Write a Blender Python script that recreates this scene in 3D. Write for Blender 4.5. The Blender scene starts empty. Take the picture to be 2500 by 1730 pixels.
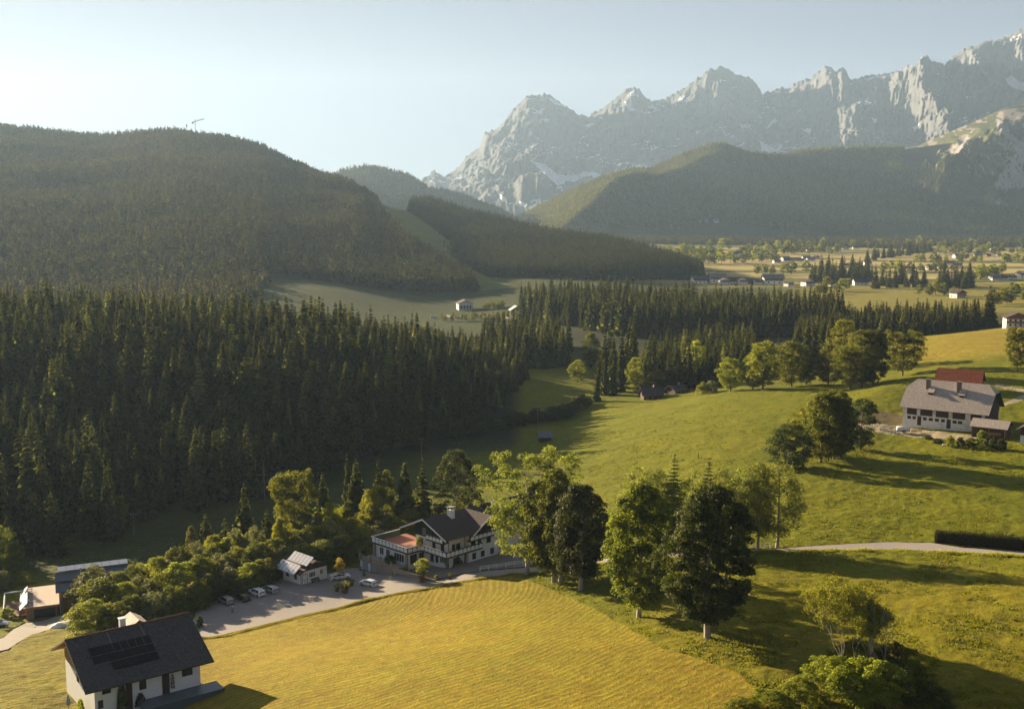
import bpy, math, random
import numpy as np
from mathutils import Vector, Matrix
from mathutils.geometry import delaunay_2d_cdt
from math import sin, cos, pi, radians, hypot, atan2, sqrt, log, exp, tan

random.seed(7)
RNG = np.random.default_rng(11)
sc = bpy.context.scene
COL = sc.collection
F = 2600.0; P = radians(7.0); CZ = 100.0
SUN_AZ = radians(-45.0); SUN_EL = radians(13.3)

# ------------------------------------------------------------------ helpers
def link(o):
    COL.objects.link(o); return o
def tag(o, label=None, cat=None, group=None, kind=None):
    if label: o['label'] = label
    if cat: o['category'] = cat
    if group: o['group'] = group
    if kind: o['kind'] = kind
    return o
def empty(name, loc, yaw=0.0):
    o = bpy.data.objects.new(name, None); link(o)
    o.location = loc; o.rotation_euler = (0, 0, yaw); o.empty_display_size = 0.3
    return o
def dup(root, loc=None, yaw=None, scale=None):
    r = root.copy(); link(r)
    for k in ('label', 'category', 'group'):
        if k in r: del r[k]
    if loc is not None: r.location = loc
    if yaw is not None: r.rotation_euler = (0, 0, yaw)
    if scale is not None: r.scale = (scale, scale, scale) if not hasattr(scale, '__len__') else scale
    for ch in list(root.children):
        c = ch.copy(); link(c); c.parent = r
        for g in list(ch.children):
            d = g.copy(); link(d); d.parent = c
    return r

class MB:
    def __init__(s): s.v = []; s.f = []; s.mi = []
    def quad(s, pts, m=0):
        n = len(s.v); s.v += [tuple(p) for p in pts]; s.f.append(tuple(range(n, n + len(pts)))); s.mi.append(m); return s
    def pbox(s, o, a, b, c, m=0):
        """parallelepiped: corner o, edge vectors a, b, c (a x b . c > 0 for outward normals)"""
        o = Vector(o); a = Vector(a); b = Vector(b); c = Vector(c)
        if a.cross(b).dot(c) < 0: a, b = b, a
        n = len(s.v)
        s.v += [tuple(p) for p in (o, o+a, o+a+b, o+b, o+c, o+a+c, o+a+b+c, o+b+c)]
        for q in ((3,2,1,0),(4,5,6,7),(0,1,5,4),(1,2,6,5),(2,3,7,6),(3,0,4,7)):
            s.f.append(tuple(n+i for i in q)); s.mi.append(m)
        return s
    def box(s, x0, x1, y0, y1, z0, z1, m=0):
        return s.pbox((x0,y0,z0), (x1-x0,0,0), (0,y1-y0,0), (0,0,z1-z0), m)
    def prism(s, poly, ext, m=0):
        """closed polygon (3D points) extruded by vector ext"""
        poly = [Vector(p) for p in poly]; ext = Vector(ext)
        nrm = Vector((0,0,0))
        for i in range(len(poly)): nrm += poly[i].cross(poly[(i+1) % len(poly)])
        if nrm.dot(ext) > 0: poly = poly[::-1]
        n = len(s.v); k = len(poly)
        s.v += [tuple(p) for p in poly] + [tuple(p+ext) for p in poly]
        s.f.append(tuple(range(n, n+k))); s.mi.append(m)
        s.f.append(tuple(range(n+2*k-1, n+k-1, -1))); s.mi.append(m)
        for i in range(k):
            j = (i+1) % k
            s.f.append((n+i, n+k+i, n+k+j, n+j)); s.mi.append(m)
        return s
    def tube(s, pts, rad, sides=8, m=0, cap=True):
        n0 = len(s.v); k = len(pts)
        for i, p in enumerate(pts):
            p = Vector(p)
            d = Vector(pts[min(i+1, k-1)]) - Vector(pts[max(i-1, 0)])
            if d.length < 1e-6: d = Vector((0,0,1))
            d.normalize()
            a = d.cross(Vector((0.123, 0.97, 0.21))); a.normalize(); b = d.cross(a)
            r = rad[i] if hasattr(rad, '__len__') else rad
            for j in range(sides):
                t = 2*pi*j/sides
                s.v.append(tuple(p + a*(r*cos(t)) + b*(r*sin(t))))
        for i in range(k-1):
            for j in range(sides):
                j2 = (j+1) % sides
                s.f.append((n0+i*sides+j, n0+i*sides+j2, n0+(i+1)*sides+j2, n0+(i+1)*sides+j)); s.mi.append(m)
        if cap:
            s.f.append(tuple(n0+j for j in range(sides-1, -1, -1))); s.mi.append(m)
            s.f.append(tuple(n0+(k-1)*sides+j for j in range(sides))); s.mi.append(m)
        return s
    def mesh(s, name, mats, smooth=False):
        me = bpy.data.meshes.new(name); me.from_pydata(s.v, [], s.f)
        if not isinstance(mats, (list, tuple)): mats = [mats]
        for m in mats: me.materials.append(m)
        if len(mats) > 1: me.polygons.foreach_set('material_index', s.mi)
        if smooth: me.polygons.foreach_set('use_smooth', [True]*len(me.polygons))
        me.update(); return me
    def build(s, name, mats, parent=None, smooth=False, loc=None):
        o = bpy.data.objects.new(name, s.mesh(name, mats, smooth)); link(o)
        if parent is not None: o.parent = parent
        if loc is not None: o.location = loc
        return o

def np_mesh(name, V, Fq, mats, smooth=False, attrs=None):
    """V (n,3), Fq (m,k) index array"""
    me = bpy.data.meshes.new(name)
    n = len(V); m, k = Fq.shape
    me.vertices.add(n); me.vertices.foreach_set('co', np.asarray(V, dtype=np.float32).ravel())
    me.loops.add(m*k); me.loops.foreach_set('vertex_index', Fq.astype(np.int32).ravel())
    me.polygons.add(m)
    me.polygons.foreach_set('loop_start', (np.arange(m)*k).astype(np.int32))
    if smooth: me.polygons.foreach_set('use_smooth', np.ones(m, dtype=bool))
    if not isinstance(mats, (list, tuple)): mats = [mats]
    for mt in mats: me.materials.append(mt)
    for an, (typ, dom, arr) in (attrs or {}).items():
        at = me.attributes.new(an, typ, dom)
        at.data.foreach_set('color' if 'COLOR' in typ else ('vector' if 'VECTOR' in typ else 'value'), np.asarray(arr, dtype=np.float32).ravel())
    me.update(calc_edges=True)
    return me

# noise ---------------------------------------------------------------
def _hash(ix, iy, s):
    h = (ix.astype(np.int64)*374761393 + iy.astype(np.int64)*668265263 + s*974634777) & 0xffffffff
    h = ((h ^ (h >> 13))*1274126177) & 0xffffffff
    return ((h ^ (h >> 16)) & 0xffff)/65535.0
def vnoise(x, y, s=0):
    ix = np.floor(x); iy = np.floor(y); fx = x-ix; fy = y-iy
    fx = fx*fx*(3-2*fx); fy = fy*fy*(3-2*fy)
    a = _hash(ix, iy, s); b = _hash(ix+1, iy, s); c = _hash(ix, iy+1, s); d = _hash(ix+1, iy+1, s)
    return (a*(1-fx)+b*fx)*(1-fy) + (c*(1-fx)+d*fx)*fy
def fbm(x, y, oct=4, s=0, gain=0.5):
    r = 0; a = 1; t = 0
    for o in range(oct):
        r = r + a*vnoise(x*2**o+17.3*o, y*2**o-9.1*o, s+o); t += a; a *= gain
    return r/t*2-1
def ridged(x, y, oct=5, s=0, gain=0.55):
    r = 0; a = 1; t = 0
    for o in range(oct):
        r = r + a*(1-np.abs(2*vnoise(x*2**o+3.7*o, y*2**o+5.1*o, s+o)-1)); t += a; a *= gain
    return r/t

# camera projection -----------------------------------------------------
def ray(px, py):
    a = (px-1250)/F; b = (865-py)/F
    return a, cos(P)+b*sin(P), -sin(P)+b*cos(P)
def Wz(px, py, z):
    a, dy, dz = ray(px, py); t = (z-CZ)/dz
    return Vector((a*t, dy*t, z))
def WD(px, py, D):
    a, dy, dz = ray(px, py); t = D/dy
    return Vector((a*t, D, CZ+dz*t))

# terrain control points: (px, py, z) visible / (px, py, D, 'D') / (px, D, z, 'H') hidden
CP = [(0,1730,30),(300,1730,27.5),(540,1730,30.2),(520,1690,29.4),(600,1690,31.2),(1100,1730,38),(1500,1730,39.5),(2000,1730,40),(2500,1730,40),
 (0,1640,27),(60,1540,20.5),(0,1490,17.5),(150,1480,18),(250,1600,25.5),(400,1640,27.5),(60,1514,17.3),(110,1500,17.2),
 (480,1530,21.6),(700,1470,21.6),(700,1425,21.6),(880,1440,22.0),(800,1405,21.4),(880,1388,20.9),(940,1402,21.5),(1010,1402,22.6),(1095,1384,23.2),(1180,1362,23.6),
 (1060,1425,23.0),(1250,1372,24.6),(1300,1398,26.2),
 (480,1560,22.3),(640,1525,22.3),(820,1485,22.6),(1000,1440,23.6),(1120,1418,24.6),(800,1620,31),(1100,1550,31.5),(1200,1450,27),
 (1290,1408,27),(1365,1425,28.5),(1560,1502,33.3),(1725,1555,37),(1725,1400,32.5),
 (2000,1500,36),(2300,1500,38),(2500,1450,38.5),(1900,1350,33),(2200,1333,34),(2500,1350,35.5),(1500,1340,28.5),
 (1450,1600,37),
 (2000,1270,33.5),(2300,1270,34.5)]
CPD = [(1150,1130,380),(1250,1180,330),(1200,1250,292),(1500,1100,355),(1330,1075,420),(1500,1200,295),(1700,1000,410),(1600,985,468),(1450,1008,475),(1850,952,450),
 (2100,947,430),(2204,916,450),(2300,822,580),(2500,818,560),(2500,905,415),(2150,950,392),(2205,1030,347),(2400,1065,323),(2500,1100,303),(2150,1080,322),(2500,1200,252),(2000,1180,268),(2300,1180,262),
 (1000,1110,392),(800,1160,370),(600,1230,330),(340,1290,300),(80,1380,265),(500,1350,268),(800,1250,300),(1000,1230,300),(120,1462,226),
 (1350,930,560),(1430,960,520),(1300,892,620),(1400,1020,480),
 (1300,800,850),(1420,850,700),(1150,778,950),(1137,757,1050),(800,702,1100),(1000,742,1080),(680,692,1100),(1200,692,1250),
 (1373,791,860),(1547,822,770),(1790,832,740),(1500,710,1120),(1700,702,1300),(1640,690,1380),(1820,692,1390),
 (2200,700,1300),(1900,642,1900),(2400,602,2900),(1700,622,2200),(2200,592,3200),(2100,742,1000),(2475,800,640)]
CPH = [(-300,540,46),(-300,380,24),(0,520,47),(200,520,46),(400,520,44),(700,520,40),(1000,515,32),(1200,520,21),(1130,455,14),(0,370,25),(400,400,26),(750,430,29),(950,450,24),(0,620,36),(400,620,34),(700,640,27),(1000,640,20),(0,850,24),(600,850,20),(1000,850,16),
 (1600,560,17),(1750,600,18),(2000,680,26),(2300,700,28),(2500,760,30),(1500,600,15),(1500,660,17),(1000,1500,30),(300,1500,45),(2000,1550,24),
 (-900,150,26),(-900,300,15),(-900,500,50),(-900,700,36),(-900,1100,40),(-900,2000,60),(3400,130,40),(3400,260,38),(3400,400,44),(3400,560,44),(3400,1000,30),(3400,2500,40),
 (0,60,34),(1250,60,42),(2500,60,44),(0,2500,50),(1000,2500,60),(1700,3800,50),(2600,4200,55),(0,5000,60),(-900,5000,60),(3400,5000,60),(1250,90,40.5),(2100,95,42),(400,100,34),
 (0,9000,60),(1250,9000,60),(2600,9000,60),(-900,9000,60),(3400,9000,60)]
pts = [Wz(*c) for c in CP] + [WD(*c) for c in CPD] + [Vector(((c[0]-1250)/F*c[1], c[1], c[2])) for c in CPH]
def tps_uv(x, y):
    y = np.maximum(y, 40.0)
    return 2600.0*x/y/900.0, np.log(y)*1.35
_X = np.array([p.x for p in pts]); _Y = np.array([p.y for p in pts]); _Z = np.array([p.z for p in pts])
_U, _Vv = tps_uv(_X, _Y)
def _phi(r2): return r2*np.log(r2+1e-9)*0.5
_n = len(_U)
_A = np.zeros((_n+3, _n+3))
_A[:_n,:_n] = _phi((_U[:,None]-_U[None])**2+(_Vv[:,None]-_Vv[None])**2) + np.eye(_n)*4e-4
_A[:_n,_n] = 1; _A[:_n,_n+1] = _U; _A[:_n,_n+2] = _Vv; _A[_n:,:_n] = _A[:_n,_n:].T
_W = np.linalg.solve(_A, np.concatenate([_Z, [0,0,0]]))
def H(x, y):
    x = np.asarray(x, dtype=float); y = np.asarray(y, dtype=float); sh = x.shape
    u, v = tps_uv(x.ravel(), y.ravel()); out = np.empty(len(u))
    for i in range(0, len(u), 40000):
        uu = u[i:i+40000]; vv = v[i:i+40000]
        r2 = (uu[:,None]-_U[None])**2 + (vv[:,None]-_Vv[None])**2
        out[i:i+40000] = _phi(r2)@_W[:_n] + _W[_n] + _W[_n+1]*uu + _W[_n+2]*vv
    return out.reshape(sh)
def h(x, y): return float(H(np.array([x]), np.array([y]))[0])
_TD = np.exp(np.linspace(log(70), log(6000), 700))
def G(px, py):
    """world point where the line of sight meets the ground"""
    a, dy, dz = ray(px, py); t = _TD/dy
    x = a*t; z = CZ+dz*t; g = H(x, _TD); d = z-g
    k = np.argmax(d < 0) if (d < 0).any() else int(np.argmin(d))
    if k > 0 and d[k] < 0:
        w = d[k-1]/(d[k-1]-d[k]); D = _TD[k-1]*(1-w)+_TD[k]*w
    else: D = _TD[k]
    x = a*D/dy
    return Vector((x, D, h(x, D)))
def PD(px, D):
    """ground point in the bearing of px at distance D"""
    x = (px-1250)/F*D; return Vector((x, D, h(x, D)))
def in_poly(x, y, poly):
    x = np.asarray(x); y = np.asarray(y); r = np.zeros(x.shape, bool); n = len(poly)
    for i in range(n):
        x0, y0 = poly[i]; x1, y1 = poly[(i+1) % n]
        c = ((y0 > y) != (y1 > y)) & (x < (x1-x0)*(y-y0)/((y1-y0) + 1e-12)+x0)
        r ^= c
    return r
def pxof(x, y): return 1250+F*x/np.maximum(y, 1)

# materials -------------------------------------------------------------
def mat(name, build):
    m = bpy.data.materials.new(name); m.use_nodes = True
    nt = m.node_tree; nt.nodes.clear()
    out = nt.nodes.new('ShaderNodeOutputMaterial')
    class B:
        def n(s, typ, **kw):
            nd = nt.nodes.new(typ)
            for k, v in kw.items(): setattr(nd, k, v)
            return nd
        def l(s, a, b): nt.links.new(a, b)
        def noise(s, scale, detail=3, rough=0.55, vec=None, dist=0):
            nd = s.n('ShaderNodeTexNoise'); nd.inputs['Scale'].default_value = scale; nd.inputs['Detail'].default_value = detail
            nd.inputs['Roughness'].default_value = rough; nd.inputs['Distortion'].default_value = dist
            if vec is None:
                vec = s.coord()
            s.l(vec, nd.inputs['Vector']); return nd.outputs['Fac']
        def coord(s, world=False):
            if world: return s.n('ShaderNodeNewGeometry').outputs['Position']
            return s.n('ShaderNodeTexCoord').outputs['Object']
        def scale(s, vec, xyz):
            nd = s.n('ShaderNodeMapping'); nd.inputs['Scale'].default_value = xyz; s.l(vec, nd.inputs['Vector']); return nd.outputs['Vector']
        def ramp(s, fac, stops):
            nd = s.n('ShaderNodeValToRGB'); cr = nd.color_ramp
            while len(cr.elements) < len(stops): cr.elements.new(0.5)
            for e, (p, c) in zip(cr.elements, stops): e.position = p; e.color = (*c, 1) if len(c) == 3 else c
            s.l(fac, nd.inputs['Fac']); return nd.outputs['Color']
        def mix(s, fac, a, b, blend='MIX'):
            nd = s.n('ShaderNodeMix', data_type='RGBA', blend_type=blend)
            for v, sk in ((fac, nd.inputs[0]), (a, nd.inputs[6]), (b, nd.inputs[7])):
                if isinstance(v, (int, float)): sk.default_value = v
                elif isinstance(v, tuple): sk.default_value = (*v, 1) if len(v) == 3 else v
                else: s.l(v, sk)
            return nd.outputs[2]
        def math(s, op, a, b=0.0, c=None):
            nd = s.n('ShaderNodeMath', operation=op)
            for i, v in enumerate((a, b, c)):
                if v is None: continue
                if isinstance(v, (int, float)): nd.inputs[i].default_value = v
                else: s.l(v, nd.inputs[i])
            return nd.outputs[0]
        def attr(s, name): 
            nd = s.n('ShaderNodeAttribute', attribute_name=name); return nd
        def rand(s): return s.n('ShaderNodeObjectInfo').outputs['Random']
        def bump(s, height, strength=0.5, dist=0.1):
            nd = s.n('ShaderNodeBump'); nd.inputs['Strength'].default_value = strength; nd.inputs['Distance'].default_value = dist
            s.l(height, nd.inputs['Height']); return nd.outputs['Normal']
        def bsdf(s, col, rough=0.8, normal=None, spec=0.3, metal=0.0):
            nd = s.n('ShaderNodeBsdfPrincipled')
            if isinstance(col, tuple): nd.inputs['Base Color'].default_value = (*col, 1)
            else: s.l(col, nd.inputs['Base Color'])
            if isinstance(rough, (int, float)): nd.inputs['Roughness'].default_value = rough
            else: s.l(rough, nd.inputs['Roughness'])
            nd.inputs['Specular IOR Level'].default_value = spec; nd.inputs['Metallic'].default_value = metal
            if normal is not None: s.l(normal, nd.inputs['Normal'])
            return nd.outputs[0]
        def out(s, sh): s.l(sh, out.inputs['Surface'])
    build(B()); return m

def simple(name, col, rough=0.7, var=0.12, scale=3.0, bump=0.0, spec=0.3, metal=0.0, bscale=None):
    def bd(b):
        n = b.noise(scale, 5, 0.6)
        c = b.mix(n, tuple(max(0, x*(1-var)) for x in col), tuple(min(1, x*(1+var)) for x in col))
        nm = b.bump(b.noise(bscale or scale*6, 4), 0.6, bump) if bump > 0 else None
        b.out(b.bsdf(c, rough, nm, spec, metal))
    return mat(name, bd)

def leaf_mat(name, c0, c1, trans, tfac=0.45, rough=0.6, spec=0.2):
    """leaf colour varies per clump (tint attribute) and per tree; light passes through"""
    def bd(b):
        t = b.attr('tint').outputs['Fac']
        c = b.mix(t, c0, c1)
        r = b.math('MULTIPLY_ADD', b.rand(), 0.5, 0.75)
        hsv = b.n('ShaderNodeHueSaturation'); b.l(c, hsv.inputs['Color']); b.l(r, hsv.inputs['Value'])
        hsv.inputs['Saturation'].default_value = 1.0
        b.l(b.math('MULTIPLY_ADD', b.rand(), 0.03, 0.485), hsv.inputs['Hue'])
        d = b.n('ShaderNodeBsdfPrincipled'); b.l(hsv.outputs[0], d.inputs['Base Color']); d.inputs['Roughness'].default_value = rough; d.inputs['Specular IOR Level'].default_value = spec
        tr = b.n('ShaderNodeBsdfTranslucent')
        tc = b.mix(1.0, hsv.outputs[0], tuple(trans), 'MULTIPLY'); b.l(tc, tr.inputs['Color'])
        mx = b.n('ShaderNodeMixShader'); mx.inputs[0].default_value = tfac
        b.l(d.outputs[0], mx.inputs[1]); b.l(tr.outputs[0], mx.inputs[2]); b.out(mx.outputs[0])
    return mat(name, bd)

M = {}
M['leaf'] = leaf_mat('leaf_maple', (0.035,0.046,0.006), (0.145,0.15,0.015), (2.2,2.2,0.9), 0.52)
M['leaf_light'] = leaf_mat('leaf_light', (0.080,0.095,0.010), (0.235,0.235,0.026), (2.1,2.1,0.9), 0.52)
M['leaf_airy'] = leaf_mat('leaf_airy', (0.055,0.068,0.010), (0.175,0.175,0.028), (2.1,2.1,1.0), 0.5)
M['leaf_dark'] = leaf_mat('leaf_dark', (0.018,0.026,0.005), (0.070,0.078,0.011), (2.0,2.1,0.9), 0.4)
M['leaf_yellow'] = leaf_mat('leaf_yellow', (0.32,0.24,0.03), (0.5,0.38,0.06), (1.6,1.5,0.9), 0.4)
M['leaf_silver'] = leaf_mat('leaf_silver', (0.07,0.08,0.03), (0.20,0.20,0.085), (1.8,1.8,1.0), 0.4)
M['needle'] = leaf_mat('needle_spruce', (0.022,0.029,0.009), (0.100,0.102,0.028), (2.2,2.2,1.1), 0.52, 0.9, 0.05)
M['needle_larch'] = leaf_mat('needle_larch', (0.10,0.115,0.022), (0.22,0.22,0.05), (2.0,2.0,1.0), 0.55)
M['needle_dark'] = leaf_mat('needle_dark', (0.014,0.020,0.008), (0.045,0.050,0.018), (2.2,2.0,1.2), 0.35, 0.9, 0.05)
M['needle_hill'] = leaf_mat('needle_hill', (0.030,0.042,0.012), (0.145,0.145,0.042), (2.4,2.2,1.1), 0.5, 0.9, 0.05)
M['needle_far'] = leaf_mat('needle_far', (0.020,0.025,0.009), (0.078,0.074,0.024), (2.2,2.0,1.2), 0.4, 0.9, 0.05)
M['bark'] = simple('bark', (0.16,0.13,0.10), 0.9, 0.4, 1.5, 0.03)
M['bark_pale'] = simple('bark_pale', (0.34,0.30,0.25), 0.9, 0.35, 1.5, 0.03)
M['white_wall'] = simple('white_render', (0.72,0.71,0.68), 0.85, 0.10, 0.7, 0.004)
M['old_wall'] = mat('old_wall', lambda b: b.out(b.bsdf(b.mix(b.ramp(b.noise(0.5, 6, 0.65), [(0.54,(0,0,0)),(0.72,(1,1,1))]), (0.74,0.72,0.67), (0.42,0.37,0.29)), 0.9)))
M['dark_wood'] = simple('dark_wood', (0.055,0.034,0.022), 0.8, 0.4, 2.0, 0.01)
M['brown_wood'] = simple('brown_wood', (0.17,0.09,0.045), 0.8, 0.35, 1.5, 0.01)
M['warm_wood'] = simple('warm_wood', (0.30,0.17,0.075), 0.75, 0.3, 1.2, 0.01)
M['green_wood'] = simple('green_wood', (0.012,0.045,0.028), 0.6, 0.2, 2.0)
M['white_paint'] = simple('white_paint', (0.76,0.76,0.74), 0.5, 0.05, 2.0)
M['frame_white'] = simple('frame_white', (0.7,0.7,0.68), 0.45, 0.04, 2.0)
M['frame_dark'] = simple('frame_dark', (0.03,0.035,0.035), 0.5, 0.1, 2.0)
M['concrete'] = simple('concrete', (0.36,0.34,0.31), 0.9, 0.2, 1.2, 0.01)
M['stone'] = simple('stone_pillar', (0.30,0.25,0.20), 0.9, 0.35, 4.0, 0.02)
M['metal'] = simple('grey_metal', (0.45,0.45,0.46), 0.35, 0.08, 1.5, 0, 0.5, 0.6)
M['metal_dark'] = simple('dark_metal', (0.07,0.08,0.09), 0.45, 0.15, 1.5, 0, 0.5, 0.3)
M['rust'] = simple('rust', (0.20,0.07,0.025), 0.9, 0.5, 3.0)
M['garage'] = simple('garage_door', (0.30,0.33,0.38), 0.6, 0.05, 1.0)
M['terracotta'] = simple('terracotta_tiles', (0.33,0.135,0.085), 0.8, 0.15, 1.0)
M['glass'] = mat('window_glass', lambda b: b.out(b.bsdf(b.mix(b.noise(0.8, 2), (0.012,0.014,0.016), (0.05,0.05,0.05)), 0.08, None, 0.6)))
M['black_glass'] = mat('car_glass', lambda b: b.out(b.bsdf((0.01,0.011,0.013), 0.06, None, 0.6)))
M['rubber'] = simple('rubber', (0.02,0.02,0.02), 0.8, 0.1)
M['lamp_red'] = simple('tail_lamp', (0.35,0.02,0.02), 0.2, 0.05)
M['lamp_clear'] = simple('head_lamp', (0.6,0.6,0.6), 0.1, 0.05, 2, 0, 0.6)
def paint(name, col, metal=0.0):
    def bd(b):
        s = b.n('ShaderNodeBsdfPrincipled'); b.l(b.mix(b.noise(0.9, 3), tuple(c*0.95 for c in col), col), s.inputs['Base Color'])
        s.inputs['Roughness'].default_value = 0.32; s.inputs['Metallic'].default_value = metal; s.inputs['Coat Weight'].default_value = 0.7; s.inputs['Coat Roughness'].default_value = 0.06
        b.out(s.outputs[0])
    return mat(name, bd)
M['car_white'] = paint('paint_white', (0.74,0.74,0.73)); M['car_silver'] = paint('paint_silver', (0.42,0.43,0.44), 0.5)
M['car_black'] = paint('paint_black', (0.015,0.015,0.018)); M['car_beige'] = paint('paint_beige', (0.34,0.32,0.29), 0.3)

def tile_mat(name, col, var=0.35, row=0.34, bump=0.035, streak=(0.6,1.2), spec=0.3, rough=0.75, axis='v'):
    """tiles in courses; uses the uv-like attribute 'rc' = (along, up-slope) in metres"""
    def bd(b):
        at = b.attr('rc').outputs['Vector']
        br = b.n('ShaderNodeTexBrick'); b.l(at, br.inputs['Vector'])
        br.inputs['Scale'].default_value = 1.0; br.inputs['Mortar Size'].default_value = 0.018; br.inputs['Brick Width'].default_value = 0.30; br.inputs['Row Height'].default_value = row
        br.inputs['Color1'].default_value = (*[c*(1-var) for c in col], 1); br.inputs['Color2'].default_value = (*[c*(1+var) for c in col], 1); br.inputs['Mortar'].default_value = (*[c*0.45 for c in col], 1)
        n = b.noise(0.35, 6, 0.65)
        c = b.mix(n, br.outputs['Color'], b.mix(1.0, br.outputs['Color'], tuple(streak[1] for _ in range(3)), 'MULTIPLY'))
        sp = b.n('ShaderNodeSeparateXYZ'); b.l(at, sp.inputs[0])
        saw = b.math('FRACT', b.math('DIVIDE', sp.outputs[1], row))
        nm = b.bump(b.math('ADD', b.math('MULTIPLY', saw, -1.0), b.math('MULTIPLY', b.noise(3.0, 3), 0.4)), 0.8, bump)
        b.out(b.bsdf(c, rough, nm, spec))
    return mat(name, bd)
M['roof_black'] = tile_mat('roof_dark_tiles', (0.050,0.040,0.037), 0.38, 0.34, 0.07)
M['roof_brown'] = tile_mat('roof_brown_tiles', (0.060,0.040,0.034), 0.25)
M['roof_grey'] = tile_mat('roof_weathered_tiles', (0.40,0.33,0.275), 0.22, 0.30, 0.03)
M['roof_red'] = tile_mat('roof_red_tiles', (0.28,0.072,0.026), 0.35, 0.36)
M['roof_slate'] = tile_mat('roof_slate_shingle', (0.15,0.15,0.155), 0.3, 0.25, 0.02)
M['roof_metal'] = simple('roof_sheet', (0.10,0.115,0.13), 0.5, 0.1, 0.8, 0.0, 0.4, 0.2)
M['roof_flat'] = simple('roof_membrane', (0.50,0.41,0.33), 0.8, 0.08, 0.4)
M['plank_grey'] = simple('plank_grey', (0.20,0.17,0.14), 0.9, 0.4, 2.5, 0.01)
M['panel'] = mat('solar_collector', lambda b: b.out(b.bsdf(b.mix(b.noise(0.6, 3), (0.36,0.37,0.41), (0.45,0.45,0.48)), 0.25, None, 0.6, 0.3)))
M['panel_dark'] = mat('solar_cell', lambda b: b.out(b.bsdf(b.mix(b.noise(0.6, 3), (0.004,0.004,0.004), (0.009,0.008,0.007)), 0.6, None, 0.1)))
M['panel_edge'] = simple('panel_edge', (0.22,0.20,0.18), 0.5, 0.3)
# ================================================================== TERRAIN
FIELD_PX = [(430,1830),(455,1700),(470,1600),(480,1560),(640,1522),(820,1482),(1000,1438),(1120,1416),(1240,1402),(1330,1430),(1480,1500),(1620,1580),(1800,1640),(1900,1730),(1990,1830)]
LOT_PX = [(455,1575),(468,1545),(470,1520),(480,1490),(535,1462),(600,1440),(690,1412),(760,1405),(812,1398),(838,1388),(872,1386),(905,1398),(945,1404),(985,1396),(1030,1402),(1062,1417),(1120,1404),(1200,1392),(1290,1385),(1400,1374),(1400,1382),(1290,1397),(1200,1407),(1120,1419),(1060,1430),(1000,1441),(900,1461),(820,1484),(740,1500),(640,1525),(560,1545),(500,1558)]
ROAD_PX = [(1290,1385),(1400,1373),(1600,1354),(1800,1342),(1900,1339),(2050,1329),(2170,1323),(2276,1325),(2351,1337),(2500,1346),(2700,1366),(2700,1378),(2500,1356),(2351,1347),(2200,1341),(2050,1341),(1900,1344),(1800,1349),(1600,1363),(1400,1383),(1290,1397)]
PAVE_PX = [(925,1352),(960,1383),(1000,1394),(1062,1414),(1120,1402),(1200,1390),(1290,1383),(1330,1360),(1180,1330),(1000,1320)]
DRIVE_PX = [(-70,1606),(-70,1578),(10,1556),(32,1536),(62,1520),(130,1507),(215,1490),(215,1500),(140,1526),(75,1550),(20,1584)]
def to_world(poly): return [(G(*p).x, G(*p).y) for p in poly]
FIELD_W = to_world([(p[0], min(p[1], 1800)) for p in FIELD_PX]); LOT_W = to_world(LOT_PX); ROAD_W = to_world(ROAD_PX); PAVE_W = to_world(PAVE_PX); DRIVE_W = to_world(DRIVE_PX)
YARD_PX = [(2080,1045),(2200,1062),(2330,1075),(2420,1082),(2420,1070),(2210,1042),(2100,1030)]
TRACK_PX = [(2430,935),(2520,955),(2620,965),(2620,972),(2520,963),(2430,942)]
TRACK2_PX = [(2445,985),(2500,962),(2620,950),(2620,960),(2500,974),(2450,992)]
MUD_PX = [(2060,1010),(2110,1000),(2205,1012),(2205,1035),(2150,1042),(2070,1030)]

def smooth(a, b, x): 
    t = np.clip((x-a)/(b-a), 0, 1); return t*t*(3-2*t)

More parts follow.
